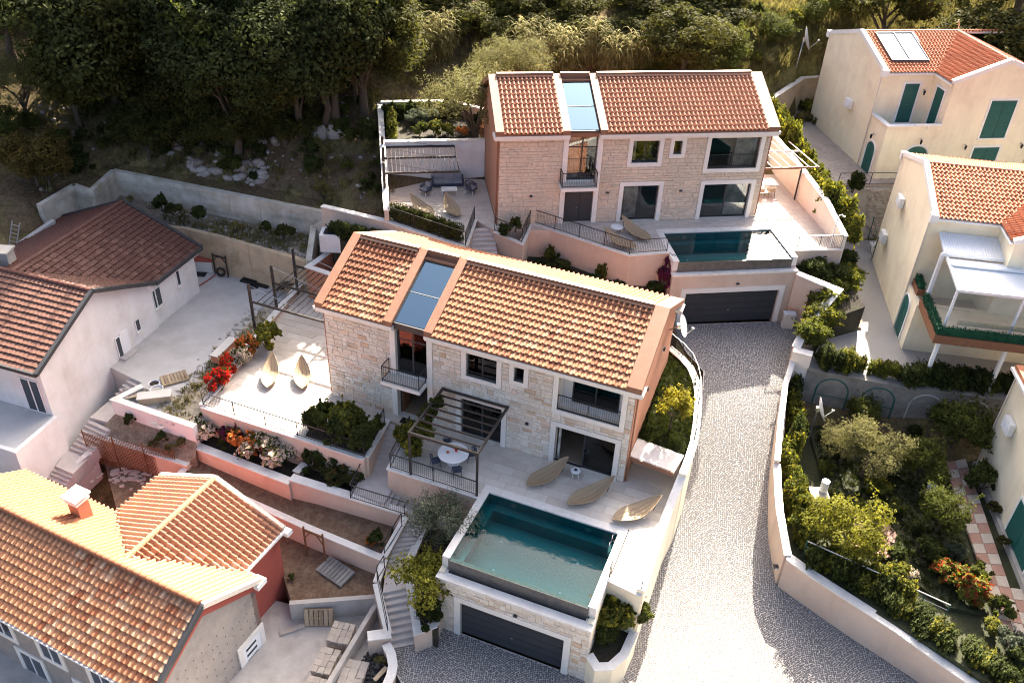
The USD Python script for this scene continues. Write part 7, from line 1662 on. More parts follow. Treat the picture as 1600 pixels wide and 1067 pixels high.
A, B = at(381, 434, -.72), at(423, 445, -.72); obj('dark_sheet_pile', MB().beam(A, B, 1.0, .14).beam(A + [.1, .1, .12], B + [.0, .2, .14], .7, .1), 'dark_metal', 'flat pile of dark boards at the foot of the tan wall', 'boards')
for k, (a, b) in enumerate(((314, 428), (396, 447))):
    c = at(a, b, -.795); obj('drain_cover', MB().box(c[0] - .4, c[1] - .4, -.8, c[0] + .4, c[1] + .4, -.775), 'dark_metal', ('dark drain cover near the white chest', 'dark drain cover beside the flat pile of boards')[k], 'drain cover')
A, B = at(309, 448, -.76), at(336, 430, -.76); obj('red_pipe', MB().tube([A, (A + B) / 2 + [.05, 0, .02], B], .05, 6), 'stucco_red', 'red pipe along the corner of the white house yard', 'pipe')
rng = np.random.default_rng(14); mb = MB()
for k in range(26):
    s = rng.random(); p = at(428 + 50 * s, 455 - 30 * s, -.6 + .9 * rng.random()); mb.beam(p, p + [rng.uniform(.5, 1.1), rng.uniform(.6, 1.6), rng.uniform(-.1, .3)], .12, .06)
obj('timber_pile', mb, 'brown_steel', 'dark pile of rough timber between the yard and the near side terrace', 'timber pile', kind='stuff')
for k, (a, b, r_) in enumerate(((243, 608, .34), (247, 617, .4))):
    c = at(a, b, -.8); t = thing('paint_bucket', ('dark topped bucket on the corner of the white yard', 'white tub on the corner of the white yard')[k], 'bucket', c); part('bucket_body', MB().lathe([(0, 0), (r_ * .8, 0), (r_, .5), (r_ * .9, .5), (r_ * .75, .1)], c, 14), 'white_plastic', t, smooth=40); part('content', MB().lathe([(0, .42), (r_ * .88, .42)], c, 14), ('soil_dark', 'concrete')[k], t)
rng = np.random.default_rng(15); mb = MB()
for k in range(70):
    p = at(rng.uniform(195, 228), rng.uniform(607, 622), -.75); v, f = rock_shape(k, rng.uniform(.08, .2), 0); mb.add(v + p + [0, 0, .12 * rng.random()], f)
obj('debris_heap', mb, 'rubble_stone', 'heap of broken debris in the corner of the white yard wall', 'debris', kind='stuff')
for k in range(4): p = at(196 + 8 * k, 622 - 3 * k, -.5); obj('loose_plank', MB().beam(p, p + [1.3, .4 - .15 * k, .06], .14, .05), 'wood_pale', ['loose plank lying lowest on the debris heap', 'second loose plank across the debris heap', 'third loose plank up the debris heap', 'upper loose plank of the debris heap'][k], 'plank')
c = at(242, 627, -.7); t = thing('planter_trough', 'brown edged wooden trough on the white yard wall', 'planter', c); part('trough', MB().beam(c + [-.9, -.1, .15], c + [.9, .35, .15], .6, .5), 'wood_pale', t); part('rim', MB().beam(c + [-.95, -.12, .43], c + [.95, .37, .43], .7, .05), 'fabric_pale', t)
c = at(352, 552, -.4); t = thing('planter_box', 'terracotta red planter box against the side terrace wall', 'planter', c); part('box_side', MB().beam(c + [-.35, -1.0, .2], c + [.25, 1.0, .2], .5, .55), 'stucco_terracotta', t); part('box_rim', MB().beam(c + [-.37, -1.04, .5], c + [.27, 1.04, .5], .58, .06), 'fabric_pale', t)
# loose laid slabs and litter in the yard strip
rng = np.random.default_rng(16)
mb = MB()
for k in range(230):
    s = rng.random(); p = at(240 + 180 * s + rng.normal(0, 9), 665 - 190 * s + rng.normal(0, 9), -.78); v, f = rock_shape(k, rng.uniform(.05, .16), 0, (1.2, .9, .5)); mb.add(v + p, f)
obj('yard_litter', mb, 'rubble_stone', 'scattered broken stones along the sunny edge of the white yard', 'litter', kind='stuff')
# rusty reinforcing mesh fence
A, B = np.array(at(143, 721, -4.24)), np.array(at(281, 751, -4.24)); mf = thing('mesh_fence', 'rusty reinforcing mesh fence across the rubble garden', 'fence', A); H_ = 2.35; d = B - A; ln = np.linalg.norm(d[:2]); mb = MB()
for k in range(int(ln / .11) + 1): p = A + d * k / int(ln / .11); mb.tube([p, p + [0, 0, H_]], .019, 3)
for k in range(20): z = H_ * (k + .5) / 20; mb.tube([A + [0, 0, z], B + [0, 0, z]], .019, 3)
part('mesh_wire', mb, 'rust', mf, kind='stuff')
for s in (0, .33, .66, 1): p = A + d * s; part('stake', MB().tube([p + [0, 0, -.2], p + [0, 0, H_ + .2]], .035, 5), 'rust', mf)
rng = np.random.default_rng(19); mb = MB()
for k in range(120):
    p = at(205 + rng.normal(0, 22), 741 + rng.normal(0, 8), -4.22); v, f = rock_shape(k, rng.uniform(.06, .2), 0); mb.add(v + p, f)
obj('white_rubble', mb, 'pale_rubble', 'scatter of pale broken stones on the soil below the mesh fence', 'rubble', kind='stuff')
c = at(635, 652, 0.0); obj('doormat', MB().prism(NV.wxy([(4.85, -.62), (6.0, -.62), (6.0, -.14), (4.85, -.14)]), .012, .03), 'dark_metal', 'dark doormat before the near villa entrance', 'doormat')
# rubble band on the hillside above the concrete wall
rng = np.random.default_rng(20)
def on_ground(px, py, z0=8.0):
    z = z0
    for _ in range(12):
        p = at(px, py, z); g = ground(p[0], p[1]); z = z + .6 * (g - z)
    return np.array([p[0], p[1], g])
for k in range(78):
    px, py = rng.uniform(262, 415), rng.uniform(250, 293)
    p = on_ground(px, py, 6.5); v, f = rock_shape(k + 40, rng.uniform(.22, .5), 1)
    obj('rock', MB().add(v + p, f), 'pale_rubble', 'pale rough boulder in the rubble band above the grey concrete wall', 'rock', 'boulders above the concrete wall', smooth=False)
for k, (a, b, r_) in enumerate(((478, 205, .55), (497, 210, .7), (522, 208, .85), (470, 212, .5), (508, 204, .5), (432, 222, .45), (410, 222, .4), (225, 232, .6), (305, 187, .5), (178, 238, .5))):
    p = on_ground(a, b, 8.0); v, f = rock_shape(k + 90, r_, 2, (1, .8, 1.1)); obj('rock', MB().add(v + p, f), 'rock', ['pale rock at the left end of the rock row under the dark trees', 'pale rock in the middle of the rock row under the dark trees', 'tall pale rock ending the rock row beside the bare slope', 'lower pale rock of the rock row', 'small pale rock behind the rock row', 'pale rock lying alone left of the rock row', 'leftmost lone rock below the dark trees', 'pale rock above the concrete wall corner', 'pinkish rock lying under the forest edge', 'pale rock left on the shaded slope'][k], 'rock')
P = []
for k in range(170):
    a, b = rng.uniform(60, 600), rng.uniform(150, 310); p = on_ground(a, b, 7.0)
    if p[1] > 57.5 or p[0] < -14: P.append(p)
scatter('hillside_stones', 'small loose stones scattered over the bare hillside', 'stones', [rock_shape(k, .14, 0) for k in range(4)], 'rubble_stone', P, rng, .5, 1.8)

# ------------------------------------------------------------------ vegetation classes
T1 = make_tree('oak_broad', 101, 5.2, (3.3, 3.3, 2.6), 26, 15000, .27, .15, 'leaf_oak', .28)
T11 = make_tree('oak_shrubby', 111, 2.3, (3.2, 3.0, 2.5), 26, 14000, .25, .14, 'leaf_oak', .22)
T2 = make_tree('oak_tall', 102, 6.2, (2.8, 2.8, 3.4), 28, 15000, .25, .14, 'leaf_deep', .30)
T3 = make_tree('oak_low', 103, 3.6, (3.0, 2.7, 2.2), 22, 12000, .24, .14, 'leaf_oak', .22)
T4 = make_tree('autumn_tree', 104, 3.2, (2.2, 2.2, 1.8), 16, 7000, .22, .13, 'leaf_autumn', .16)
T5 = make_tree('pine_like', 105, 4.4, (2.7, 2.7, 2.0), 34, 15000, .17, .05, 'leaf_olive', .24, k=.34)
T6 = make_tree('olive_tree', 106, 2.2, (1.5, 1.5, 1.2), 18, 7000, .15, .045, 'leaf_olive', .14)
T7 = make_tree('lime_tree', 107, 1.75, (1.15, 1.1, .85), 12, 2200, .19, .10, 'leaf_lime', .07)
T8 = make_tree('citrus_tree', 108, 1.9, (1.4, 1.4, 1.2), 16, 5200, .15, .08, 'leaf_yellow', .10)
T9 = make_tree('green_tree', 109, 2.0, (1.6, 1.6, 1.3), 18, 6500, .17, .085, 'leaf_shrub', .12)
T10 = make_tree('silver_tree', 110, 2.3, (1.35, 1.35, 1.7), 18, 7500, .13, .04, 'leaf_silver', .12, fill=.5)
B1 = make_bush('shrub_green', 121, 4200, .15, .075, 'leaf_shrub')
B2 = make_bush('shrub_dark', 122, 4600, .15, .075, 'leaf_dark_shrub')
B3 = make_bush('shrub_red_flower', 123, 4000, .14, .08, 'leaf_shrub', 'petal_red', .45)
B4 = make_bush('shrub_white_flower', 124, 4000, .14, .08, 'leaf_shrub', 'petal_white', .42)
B5 = make_bush('shrub_orange_flower', 125, 4000, .14, .08, 'leaf_shrub', 'petal_orange', .40)
B6 = make_bush('shrub_red_tips', 126, 4200, .15, .08, 'leaf_redtip', 'leaf_dark_shrub', .5)
B7 = make_bush('shrub_fire', 127, 3200, .16, .09, 'leaf_fire', 'leaf_yellow', .45)
B8 = make_bush('shrub_lime', 128, 4000, .16, .085, 'leaf_lime', 'leaf_shrub', .3)
B9 = make_bush('shrub_purple', 129, 3200, .14, .09, 'leaf_redtip', 'petal_purple', .6)
B10 = make_bush('shrub_silver', 130, 3000, .15, .04, 'leaf_silver')
B11 = make_bush('shrub_dry', 131, 2600, .17, .04, 'leaf_grass', nlobe=7)
HG1 = make_hedge('hedge_green', 141, 3800, .13, .07, 'leaf_shrub', 'leaf_lime', .3)
HG2 = make_hedge('hedge_dark', 142, 3800, .13, .07, 'leaf_dark_shrub')
HG3 = make_hedge('hedge_oleander', 143, 3000, .17, .045, 'leaf_dark_shrub', 'leaf_shrub', .4)
HG4 = make_hedge('hedge_yellow', 144, 3800, .13, .07, 'leaf_yellow', 'leaf_shrub', .35)
RD = make_reed('reeds', 151, 60, 3.0)

rv = np.random.default_rng(200)
NTH = 'first second third fourth fifth sixth seventh eighth ninth tenth eleventh twelfth thirteenth fourteenth fifteenth sixteenth seventeenth eighteenth'.split()
def plant(proto, name, label, cat, px, py, z, s, sz=None, group=None, hill=False):
    p = on_ground(px, py, z) if hill else at(px, py, z)
    return copy_of(proto, name, label, cat, p, rv.uniform(0, 6.28), (s * rv.uniform(.93, 1.07), s * rv.uniform(.93, 1.07), (sz or s) * rv.uniform(.95, 1.05)), group)

# ---- forest above: each tree stands on the hill (world x, y)
FOREST = 'dark evergreen trees of the forest above the concrete wall'
FL = 'dark evergreen oak, one of the closed forest at the upper left'
def crown_spot(px, py, h):
    """Foot of a plant whose crown, h above the hillside, shows at the pixel."""
    z = 14.0
    for _ in range(25):
        p = at(px, py, z); z += .5 * (ground(p[0], p[1]) + h - z)
    return p[0], p[1], ground(p[0], p[1])
rows = [(205, (225, 290, 350, 405, 455), .72), (160, (195, 255, 315, 375, 435, 490), .9), (118, (105, 170, 235, 300, 360, 420, 475, 515), 1.1), (72, (70, 135, 205, 270, 335, 395, 455, 510, 548), 1.2), (28, (20, 85, 150, 215, 285, 350, 410, 470, 525, 565), 1.3), (-18, (0, 60, 125, 190, 260, 330, 395, 455, 520, 575), 1.3), (-60, (30, 110, 190, 270, 350, 430, 510), 1.4)]
where = {205: 'at the forest edge above the rocks', 160: 'in the second row of the forest', 118: 'in the middle of the dark forest', 72: 'in the upper middle of the dark forest', 28: 'near the top of the photograph', -18: 'cut by the photograph top edge', -60: 'beyond the photograph top edge'}
for py, xs, s in rows:
    for k, px in enumerate(xs):
        t, h, nm = [(T1, 5.2, 'broad dark evergreen oak'), (T2, 6.2, 'tall dark evergreen oak'), (T3, 3.6, 'low dark evergreen oak')][(k * 2 + int(py / 40)) % 3]
        s2 = s * rv.uniform(.9, 1.12); x, y, g = crown_spot(px + rv.normal(0, 9), py + rv.normal(0, 8), h * s2)
        if py > 150: t, nm = T11, 'low spreading dark oak'; x, y, g = crown_spot(px + rv.normal(0, 8), py - 24, 2.3 * s2)
        if y < 60 or (px < 330 and y < 64.5): continue
        if (k * 7 + int(py)) % 5 == 0 and py < 165: t, nm, s2, g = T9, 'lighter olive oak', s2 * 1.7, g + 2.2 * s2
        copy_of(t, 'oak_tree', f'{nm} {where[py]}, {NTH[k]} from the left', 'tree', (x, y, g - .3), rv.uniform(0, 6.28), (s2 * 1.08, s2 * 1.08, s2), f'{nm}s {where[py]}')
for px, py, s in ((600, 10, .8), (660, 5, .7), (720, 12, .75), (780, 20, .8), (840, 35, .75), (885, 28, .7), (935, 45, .7), (985, 40, .75), (1035, 35, .8), (1085, 20, .8), (1140, 5, .8), (690, -25, .9), (800, -15, .9), (900, -15, .9), (1000, -12, .9), (1100, -25, .9)):
    x, y, g = crown_spot(px, py, 2.6 * s)
    copy_of(T3, 'oak_tree', 'low dark evergreen tree behind the reeds at the top of the photograph', 'tree', (x, y, g - .9), rv.uniform(0, 6.28), (s * 1.1, s * 1.1, s * .8), 'low dark trees behind the reeds')
for k, (px, py, s, t, lb) in enumerate(((28, 128, 1.0, T5, 'sunlit yellowish tree crown at the left edge below the forest'), (45, 240, .95, T4, 'brown and green tree above the concrete wall near the left edge'), (75, 280, .75, T4, 'low brown bushy tree just left of the concrete wall corner'), (20, 190, .95, T9, 'mid green tree at the left edge among brown ones'), (440, 185, .8, T9, 'light green tree at the lower edge of the dark forest above the rocks'), (365, 185, .8, T3, 'dark tree at the forest edge above the rock row'), (225, 205, .8, T3, 'dark low tree over the shaded slope'),
        (745, 165, 1.3, T5, 'olive green rounded pine standing left of the far villa roof'), (795, 105, 1.1, T5, 'sunlit olive green tree behind the far villa left end'), (1130, 78, 1.3, T9, 'bushy sunlit green tree behind the far villa ridge'), (1075, 62, 1.2, T3, 'dark green tree behind the far villa, right of the reeds'), (1015, 105, .8, T9, 'small green tree just behind the far boundary wall'),
        (1340, 60, 1.1, T9, 'pale green bushy tree between dish and upper cream house'), (1470, 45, 1.5, T3, 'dark rounded tree behind the upper cream house roof'), (1545, 75, 1.5, T1, 'big dark tree at the right behind the upper cream house'), (1215, 45, 1.0, T9, 'round sunlit bush tree on the grassy slope'), (1590, 15, 1.6, T1, 'dark tree in the top right corner'), (1390, 0, 1.4, T3, 'dark tree at the top edge above the upper cream house'), (1285, 5, 1.2, T9, 'green tree at the top edge right of the dish'), (640, 35, 1.1, T9, 'sunlit green tree at the top edge left of the reeds'), (560, 60, 1.0, T5, 'sunlit olive tree at the right edge of the dark forest'))):
    x, y, g = crown_spot(px, py, {T5: 4.4, T4: 3.2, T9: 2.0, T3: 3.6, T1: 5.2}[t] * s * .8); copy_of(t, 'hill_tree', lb, 'tree', (x, y, g - .2), rv.uniform(0, 6.28), (s, s, s * .85))
for k, (px, py) in enumerate(((330, 222), (352, 228), (378, 220), (402, 232), (160, 215), (120, 235), (482, 225), (90, 205), (300, 228), (250, 226))):
    x, y, g = crown_spot(px, py, .8); copy_of([B2, B1, B2][k % 3], 'forest_shrub', 'dark undergrowth bush at the foot of the forest above the boulders', 'shrub', (x, y, g - .1), rv.uniform(0, 6.28), rv.uniform(.8, 1.3), 'undergrowth bushes at the foot of the forest')
RG = 'tall pale reeds behind the far villa'
for k, (px, py) in enumerate(((585, 80), (610, 95), (635, 85), (660, 100), (690, 88), (822, 98), (838, 112), (862, 100), (882, 115), (905, 108), (925, 96), (948, 112), (968, 118), (990, 108), (1008, 118), (668, 70), (700, 70))):
    plant(RD, 'reed_clump', 'pale reed clump' + (' on the slope left of the far villa' if px < 720 else ' just behind the far villa roof') + f', {NTH[k if k < 5 else k - 5 if k < 15 else k - 10]} from the left', 'reeds', px, py + 6, 9.5, rv.uniform(.9, 1.25), hill=True, group=RG + (' left' if px < 720 else ' right'))
rng = np.random.default_rng(201)
# shrubs of the wild slope
for k in range(130):
    px, py = [(rng.uniform(60, 580), rng.uniform(140, 285)), (rng.uniform(500, 600), rng.uniform(120, 330)), (rng.uniform(1150, 1340), rng.uniform(40, 118)), (rng.uniform(560, 1200), rng.uniform(40, 118))][k % 4]
    p = on_ground(px, py, 8.0)
    if p[1] < 57.2 and p[0] > -33: continue
    if p[0] > -8.6 and p[1] < 68.5 and p[0] < 24: continue
    t, nm = [(B2, 'dark wild shrub'), (B11, 'dry yellow wild shrub'), (B1, 'green wild shrub')][k % 3] if k % 4 != 2 else [(B11, 'dry yellow wild shrub'), (B8, 'sunlit lime wild shrub')][k % 2]
    where = ['on the shaded slope above the concrete wall', 'on the bare slope left of the far villa', 'on the grassy slope behind the dish mast', 'behind the far villa among the reeds'][k % 4]
    copy_of(t, 'wild_shrub', f'{nm} {where}', 'shrub', p, rng.uniform(0, 6.28), rng.uniform(.5, 1.3 if k % 4 == 0 else 1.0), f'{nm}s {where}')
P = []
for k in range(9000):
    x, y = rng.uniform(-50, 60), rng.uniform(56, 100)
    if (-33 < x < -13 and y < 58) or (-9 < x < 23.5 and y < 68.8) or (23 < x < 41 and y < 77) or (x > 41 and y < 66): continue
    if meshkit.noise(np.array([x * .25, y * .25, 0.0]), 3) < .42: continue
    P.append((x, y, ground(x, y)))
scatter('hillside_grass', 'dry yellow green grass tufts growing over the hillside', 'grass', [blade_tuft('t', k, 26, .55, None, .28, .022) for k in range(3)], 'leaf_grass', P, rng, .6, 1.5)
P = [(*q, ground(*q)) for q in in_poly([(24, 77.8), (46, 78), (52, 92), (14, 92), (13, 73), (19, 71.5)], rng, 8200)]
scatter('meadow_grass', 'sunlit pale grass on the slope behind the upper cream house', 'grass', [blade_tuft('t', 10 + k, 30, .7, None, .32, .024) for k in range(3)], 'leaf_grass', P, rng, .6, 1.4)

for k, (px, py, s, t) in enumerate(((1185, 95, .9, B8), (1205, 60, 1.0, B11), (1160, 60, 1.1, B8), (1225, 100, .7, B1), (1300, 95, .8, B8), (1240, 30, 1.1, B8), (1180, 20, 1.2, B1), (1310, 50, .9, B8))):
    copy_of(t, 'meadow_shrub', 'sunlit shrub on the meadow left of the upper cream house', 'shrub', on_ground(px, py + 8, 9.5), rv.uniform(0, 6.28), s, 'sunlit meadow shrubs')
for k, (px, py) in enumerate(((1215, 190), (1240, 175), (1262, 185))): plant([HG1, B1, B8][k], 'wall_bush', ['hedge bush at the foot of the tan boundary wall, nearest the far villa', 'green bush at the foot of the tan boundary wall, middle', 'lime bush at the foot of the tan boundary wall, by the cream house'][k], 'bush', px, py, 5.6, 1.3)
# ---- near villa planting
plant(B3, 'flower_bush', 'red flowering bougainvillea at the left corner of the near side terrace', 'flower bush', 345, 612, -.1, 1.05, 1.2)
plant(B3, 'flower_bush', 'red and green flowering bush along the left terrace wall, second from the corner', 'flower bush', 362, 585, -.1, .8, 1.1)
plant(B4, 'flower_bush', 'pale flowering bush along the left terrace wall, third from the corner', 'flower bush', 378, 570, 0, .8, 1.1)
plant(B5, 'flower_bush', 'orange flowering bush along the left terrace wall, fourth from the corner', 'flower bush', 388, 556, 0, .85, 1.2)
plant(B8, 'round_bush', 'yellow green bush ending the row along the left terrace wall', 'bush', 418, 545, 0, 1.25, 1.5)
for k, (px, py, s, t, lb) in enumerate(((510, 668, 1.15, B1, 'green bush at the left in the raised planter of the side terrace'), (540, 678, 1.2, B8, 'light green bush in the middle of the terrace planter'), (525, 695, 1.0, B2, 'dark bush at the front of the terrace planter'), (560, 702, .95, B2, 'dark bush at the front right corner of the terrace planter'), (577, 680, 1.1, B1, 'tall green bush at the right end of the terrace planter'), (487, 668, .7, B2, 'small dark bush at the left tip of the terrace planter'))):
    plant(t, 'terrace_bush', lb, 'bush', px, py, 0, s * 1.15, s * 1.3)
struct('terrace_planter_soil', MB().prism(NV.wxy([(.6, -3.9), (4.4, -3.9), (4.1, -1.4), (2.0, -2.0), (.4, -2.6)]), -.3, .03), 'soil_dark')
plant(B4, 'flower_bush', 'cream white flowering bush at the left end of the flower bed', 'flower bush', 322, 682, -2.05, 1.2)
for k, (px, py, s, t, lb) in enumerate(((372, 690, .95, B9, 'dark red flowering bush against the side terrace wall, left'), (385, 705, 1.0, B5, 'orange flowering bush in the flower bed, left of the white one'), (405, 712, 1.0, B4, 'yellow white flowering bush in the middle of the flower bed'), (420, 700, .8, B5, 'orange flowering bush at the wall behind the white flowers'), (437, 722, 1.05, B4, 'white flowering bush in the flower bed, right of the yellow white one'), (455, 712, .9, B4, 'pinkish white flowering bush at the end of the flowers'), (358, 700, .6, B1, 'small green bush among the flowers at the left')) ):
    plant(t, 'flower_bush', lb, 'flower bush', px, py, -2.05, s * 1.3)
for k, (px, py) in enumerate(((490, 735), (512, 742), (500, 722), (532, 738), (545, 755), (528, 758), (555, 738))):
    plant(B6 if k % 3 else B2, 'dark_bush', f'dark reddish green bush in the right part of the flower bed, {["front left", "front, second", "at the wall, left", "middle", "front right", "front, third", "right end"][k]}', 'bush', px, py, -2.05, rv.uniform(1.0, 1.25), group='dark reddish bushes of the flower bed')
plant(T10, 'olive_tree', 'grey green olive tree beside the stairs left of the near pool', 'tree', 694, 866, -3.2, 1.12)
plant(T8, 'citrus_tree', 'yellow green tree in the planter at the foot of the stairs', 'tree', 662, 950, -3.6, 1.05)
plant(B2, 'planter_bush', 'dark green bush under the yellow green tree by the garage', 'bush', 668, 975, -3.4, 1.15)
plant(B2, 'planter_bush', 'dark low shrub at the foot of the olive tree', 'bush', 700, 868, -3.0, .9)
struct('planter_soil', MB().prism([xy(650, 975, -3.3), xy(684, 985, -3.3), xy(690, 900, -3.3), NV.w(11.3, -5)[:2], NV.w(8.6, -4.4)[:2], xy(668, 826, -3.0), xy(645, 880, -3.3)], -5.2, -3.3), 'soil_dark')
wall('planter_wall', 'peach planter with white coping at the foot of the stairs', [xy(664, 818, -2.6), xy(643, 868, -3.0), xy(641, 915, -3.15), xy(652, 985, -3.2), xy(678, 975, -3.2), xy(692, 935, -3.2)], [-2.5, -3.0, -3.15, -3.2, -3.2, -3.2], -4.9, .3)
# corner planter right of the near garage
q = [n2(19.45, -9.1), n2(20.0, -9.6), n2(20.6, -9.3), n2(21.0, -8.4), n2(21.1, -6.9)]
wall('planter_wall', 'rounded cream planter wall at the road corner right of the near garage', q, -2.75, -4.9, .32, m='stucco_cream')
struct('corner_planter_soil', MB().prism([*q, n2(19.4, -6.8)], -4.6, -3.0), 'soil_dark')
plant(B8, 'planter_bush', 'sunlit yellow green bush in the rounded corner planter', 'bush', 955, 990, -3.0, 1.45, 1.8)
plant(B1, 'planter_bush', 'green bush behind the yellow one in the rounded corner planter', 'bush', 976, 975, -3.0, 1.35, 1.8)
plant(B2, 'planter_bush', 'dark low plant at the front of the rounded corner planter', 'bush', 940, 1000, -3.0, .95)
# pergola climber, lawn tree
for k, (px, py, z, s) in enumerate(((630, 700, .0, .95), (648, 712, .1, .95), (655, 688, .9, .9), (668, 662, 1.8, .8), (680, 640, 2.3, .65))):
    plant(B8 if k < 3 else B1, 'climbing_plant', ['yellow green climber bush inside the railing left of the pergola', 'climber at the front post of the pergola', 'climber halfway up the left side of the pergola', 'green climber over the left pergola beam', 'topmost green climber on the pergola beside the entrance'][k], 'climber', px, py, z, s, s * 1.3)
plant(T7, 'young_tree', 'small light green tree on the raised lawn by the near villa gable', 'tree', 1047, 668, 1.95, .85)
P = [(*q, 1.3 + .165 * (float((np.array([*q, 0]) - NV.o) @ NV.v))) for q in in_poly([n_[:2] for n_ in lawn], rng, 1500)]; P = [(a, b, min(c, 2.45)) for a, b, c in P]
scatter('lawn_grass', 'short grass of the raised lawn beside the near villa', 'grass', [blade_tuft('t', 20 + k, 22, .13, None, .12, .010) for k in range(2)], 'leaf_lawn', P, rng, .7, 1.3)
# behind the near villa
n = 0
for s in np.linspace(0, 1, 8):
    px, py = 530 + 185 * s, 362 + 42 * s
    copy_of(HG2, 'hedge', f'dark clipped hedge below the peach wall behind the near villa, {NTH[round(s * 7)]} from the left', 'hedge', at(px, py + 6, 4.1 - .5 * s), -.25, (1.35, .9, 1.15), 'hedge row behind the near villa roof')
for s in np.linspace(.06, .94, 7):
    a, b = FV.w(-6.9, 1.35, 0), FV.w(-2.7, -2.0, 0); copy_of(HG3, 'oleander', f'oleander bush of the row behind the far side terrace railing, {NTH[round((s - .06) / .88 * 6)]} from the left', 'shrub', a + (b - a) * s, FV.ang - .7 + rv.normal(0, .3), (1.0, .8, 1.2), 'oleanders behind the far side terrace railing')
plant(B2, 'bed_shrub', 'dark shrub mound below the zigzag railing, left', 'shrub', 845, 425, 3.2, 1.15, .7); plant(B2, 'bed_shrub', 'dark shrub mound below the zigzag railing, right of the left one', 'shrub', 875, 428, 3.2, 1.1, .7); plant(B1, 'bed_shrub', 'upright green plant growing from the left shrub mound', 'shrub', 862, 412, 3.3, .7, 1.3)
plant(B2, 'bed_shrub', 'low dark shrub in the bed just behind the near villa ridge', 'shrub', 925, 448, 3.0, 1.0, .6); plant(B1, 'bed_shrub', 'young upright plant in the bed behind the near villa ridge', 'shrub', 938, 440, 3.0, .6, 1.3); plant(B2, 'bed_shrub', 'low dark shrub beside the bougainvillea', 'shrub', 965, 455, 2.8, .9, .6); plant(B2, 'bed_shrub', 'dark shrub at the foot of the bougainvillea', 'shrub', 1020, 462, 2.6, 1.1, .7)
plant(B9, 'bougainvillea', 'purple bougainvillea climbing the corner of the far pool wall', 'flower bush', 1040, 455, 2.9, 1.0, 1.55); plant(B9, 'bougainvillea', 'upper purple bougainvillea shoot hanging over the far pool coping', 'flower bush', 1046, 425, 4.2, .6, 1.0)
plant(B1, 'bed_shrub', 'small plant behind the railing corner at the far villa entrance', 'shrub', 805, 362, fz, .6, .9); plant(B2, 'bed_shrub', 'dark low plant behind the railing near the far villa corner', 'shrub', 790, 368, fz, .7, .6)
# upper planter of the far villa
for k, (x, y, t, s, lb) in enumerate(((-6.7, 9.5, HG1, 1.2, 'left side, front'), (-6.7, 11.2, HG1, 1.2, 'left side, middle'), (-6.6, 12.6, HG2, 1.2, 'left corner at the back'), (-5.2, 12.9, HG2, 1.2, 'back row, second'), (-3.8, 12.9, HG2, 1.2, 'back row, third'), (-2.4, 12.9, HG2, 1.2, 'back row, fourth'))):
    copy_of(t, 'hedge', f'dark hedge piece of the upper planter, {lb}', 'hedge', FV.w(x, y, 2.5), FV.ang + (math.pi / 2 if k < 2 else 0), (1.7, 1.0, 1.4))
for k, (px, py, t, s, lb) in enumerate(((650, 195, B10, 1.1, 'silvery lavender bush in the upper planter, left'), (672, 190, B10, 1.0, 'silvery lavender bush in the upper planter, right'), (655, 212, B1, .9, 'green bush at the front of the upper planter'), (680, 212, B8, .95, 'yellow green bush in the front of the upper planter'), (700, 212, B8, .7, 'light green bush at the front right of the upper planter'), (722, 212, B5, .6, 'small orange plant at the front of the upper planter'), (742, 205, B2, .9, 'dark bush near the far villa gable in the upper planter'))):
    plant(t, 'planter_bush', lb, 'bush', px, py, fz + 2.6, s)
# ---- right side hedges
def hedge_row(A, B, za, zb, n, protos, label, group, w=1.0, h=1.4, jit=.12, end='upper'):
    A, B = np.array(A, float), np.array(B, float); ang = math.atan2(B[1] - A[1], B[0] - A[0]); ln = np.linalg.norm(B - A)
    for i in range(n):
        s = (i + .5) / n; p = A + (B - A) * s; zz = za + (zb - za) * s
        copy_of(protos[i % len(protos)], 'hedge', f'{label}, {NTH[i]} from the {end} end', 'hedge', (p[0] + rv.normal(0, jit), p[1] + rv.normal(0, jit), zz), ang + rv.normal(0, .12) + (math.pi if i % 2 else 0), (ln / n * 1.25, w * rv.uniform(.9, 1.15), h * rv.uniform(.85, 1.2)), group)
hedge_row(xy(1246, 600, -.6), xy(1232, 735, -1.6), -1.0, -1.9, 7, [HG1, HG2, HG1], 'green hedge above the road wall, upper straight run', 'hedge above the straight road wall', 1.1, 1.9)
hedge_row(xy(1232, 735, -1.6), xy(1250, 860, -2.2), -1.9, -2.2, 6, [HG1, HG4, HG1], 'yellow green hedge above the bend of the road wall', 'hedge above the bend of the road wall', 1.2, 1.7)
hedge_row(xy(1262, 872, -2.3), xy(1420, 962, -2.6), -2.35, -2.5, 8, [HG2, HG1, HG2], 'dark hedge above the long road wall, left half', 'hedge above the long road wall, left', 1.5, 1.15, end='left')
hedge_row(xy(1420, 962, -2.6), xy(1600, 1090, -2.8), -2.5, -2.8, 9, [HG2, HG2, HG1], 'dark hedge above the long road wall, right half', 'hedge above the long road wall, right', 1.7, 1.0, end='left')
hedge_row(xy(1290, 868, -2.3), xy(1420, 945, -2.4), -2.3, -2.4, 6, [HG1, HG4, HG1], 'lighter hedge inside the right garden wire fence', 'inner hedge of the right garden', 1.1, 1.3)
hedge_row(xy(1256, 545, 1.9), xy(1322, 440, 2.8), 1.9, 3.2, 8, [HG4, HG1, HG4], 'sunlit yellow hedge on the curved road wall', 'hedge on the curved road wall', 1.9, 1.5)
hedge_row(xy(1275, 520, 1.7), xy(1335, 440, 2.3), 1.5, 2.2, 6, [HG1, HG4], 'sunlit yellow hedge beside the alley', 'second hedge row beside the alley', 1.3, 1.5)
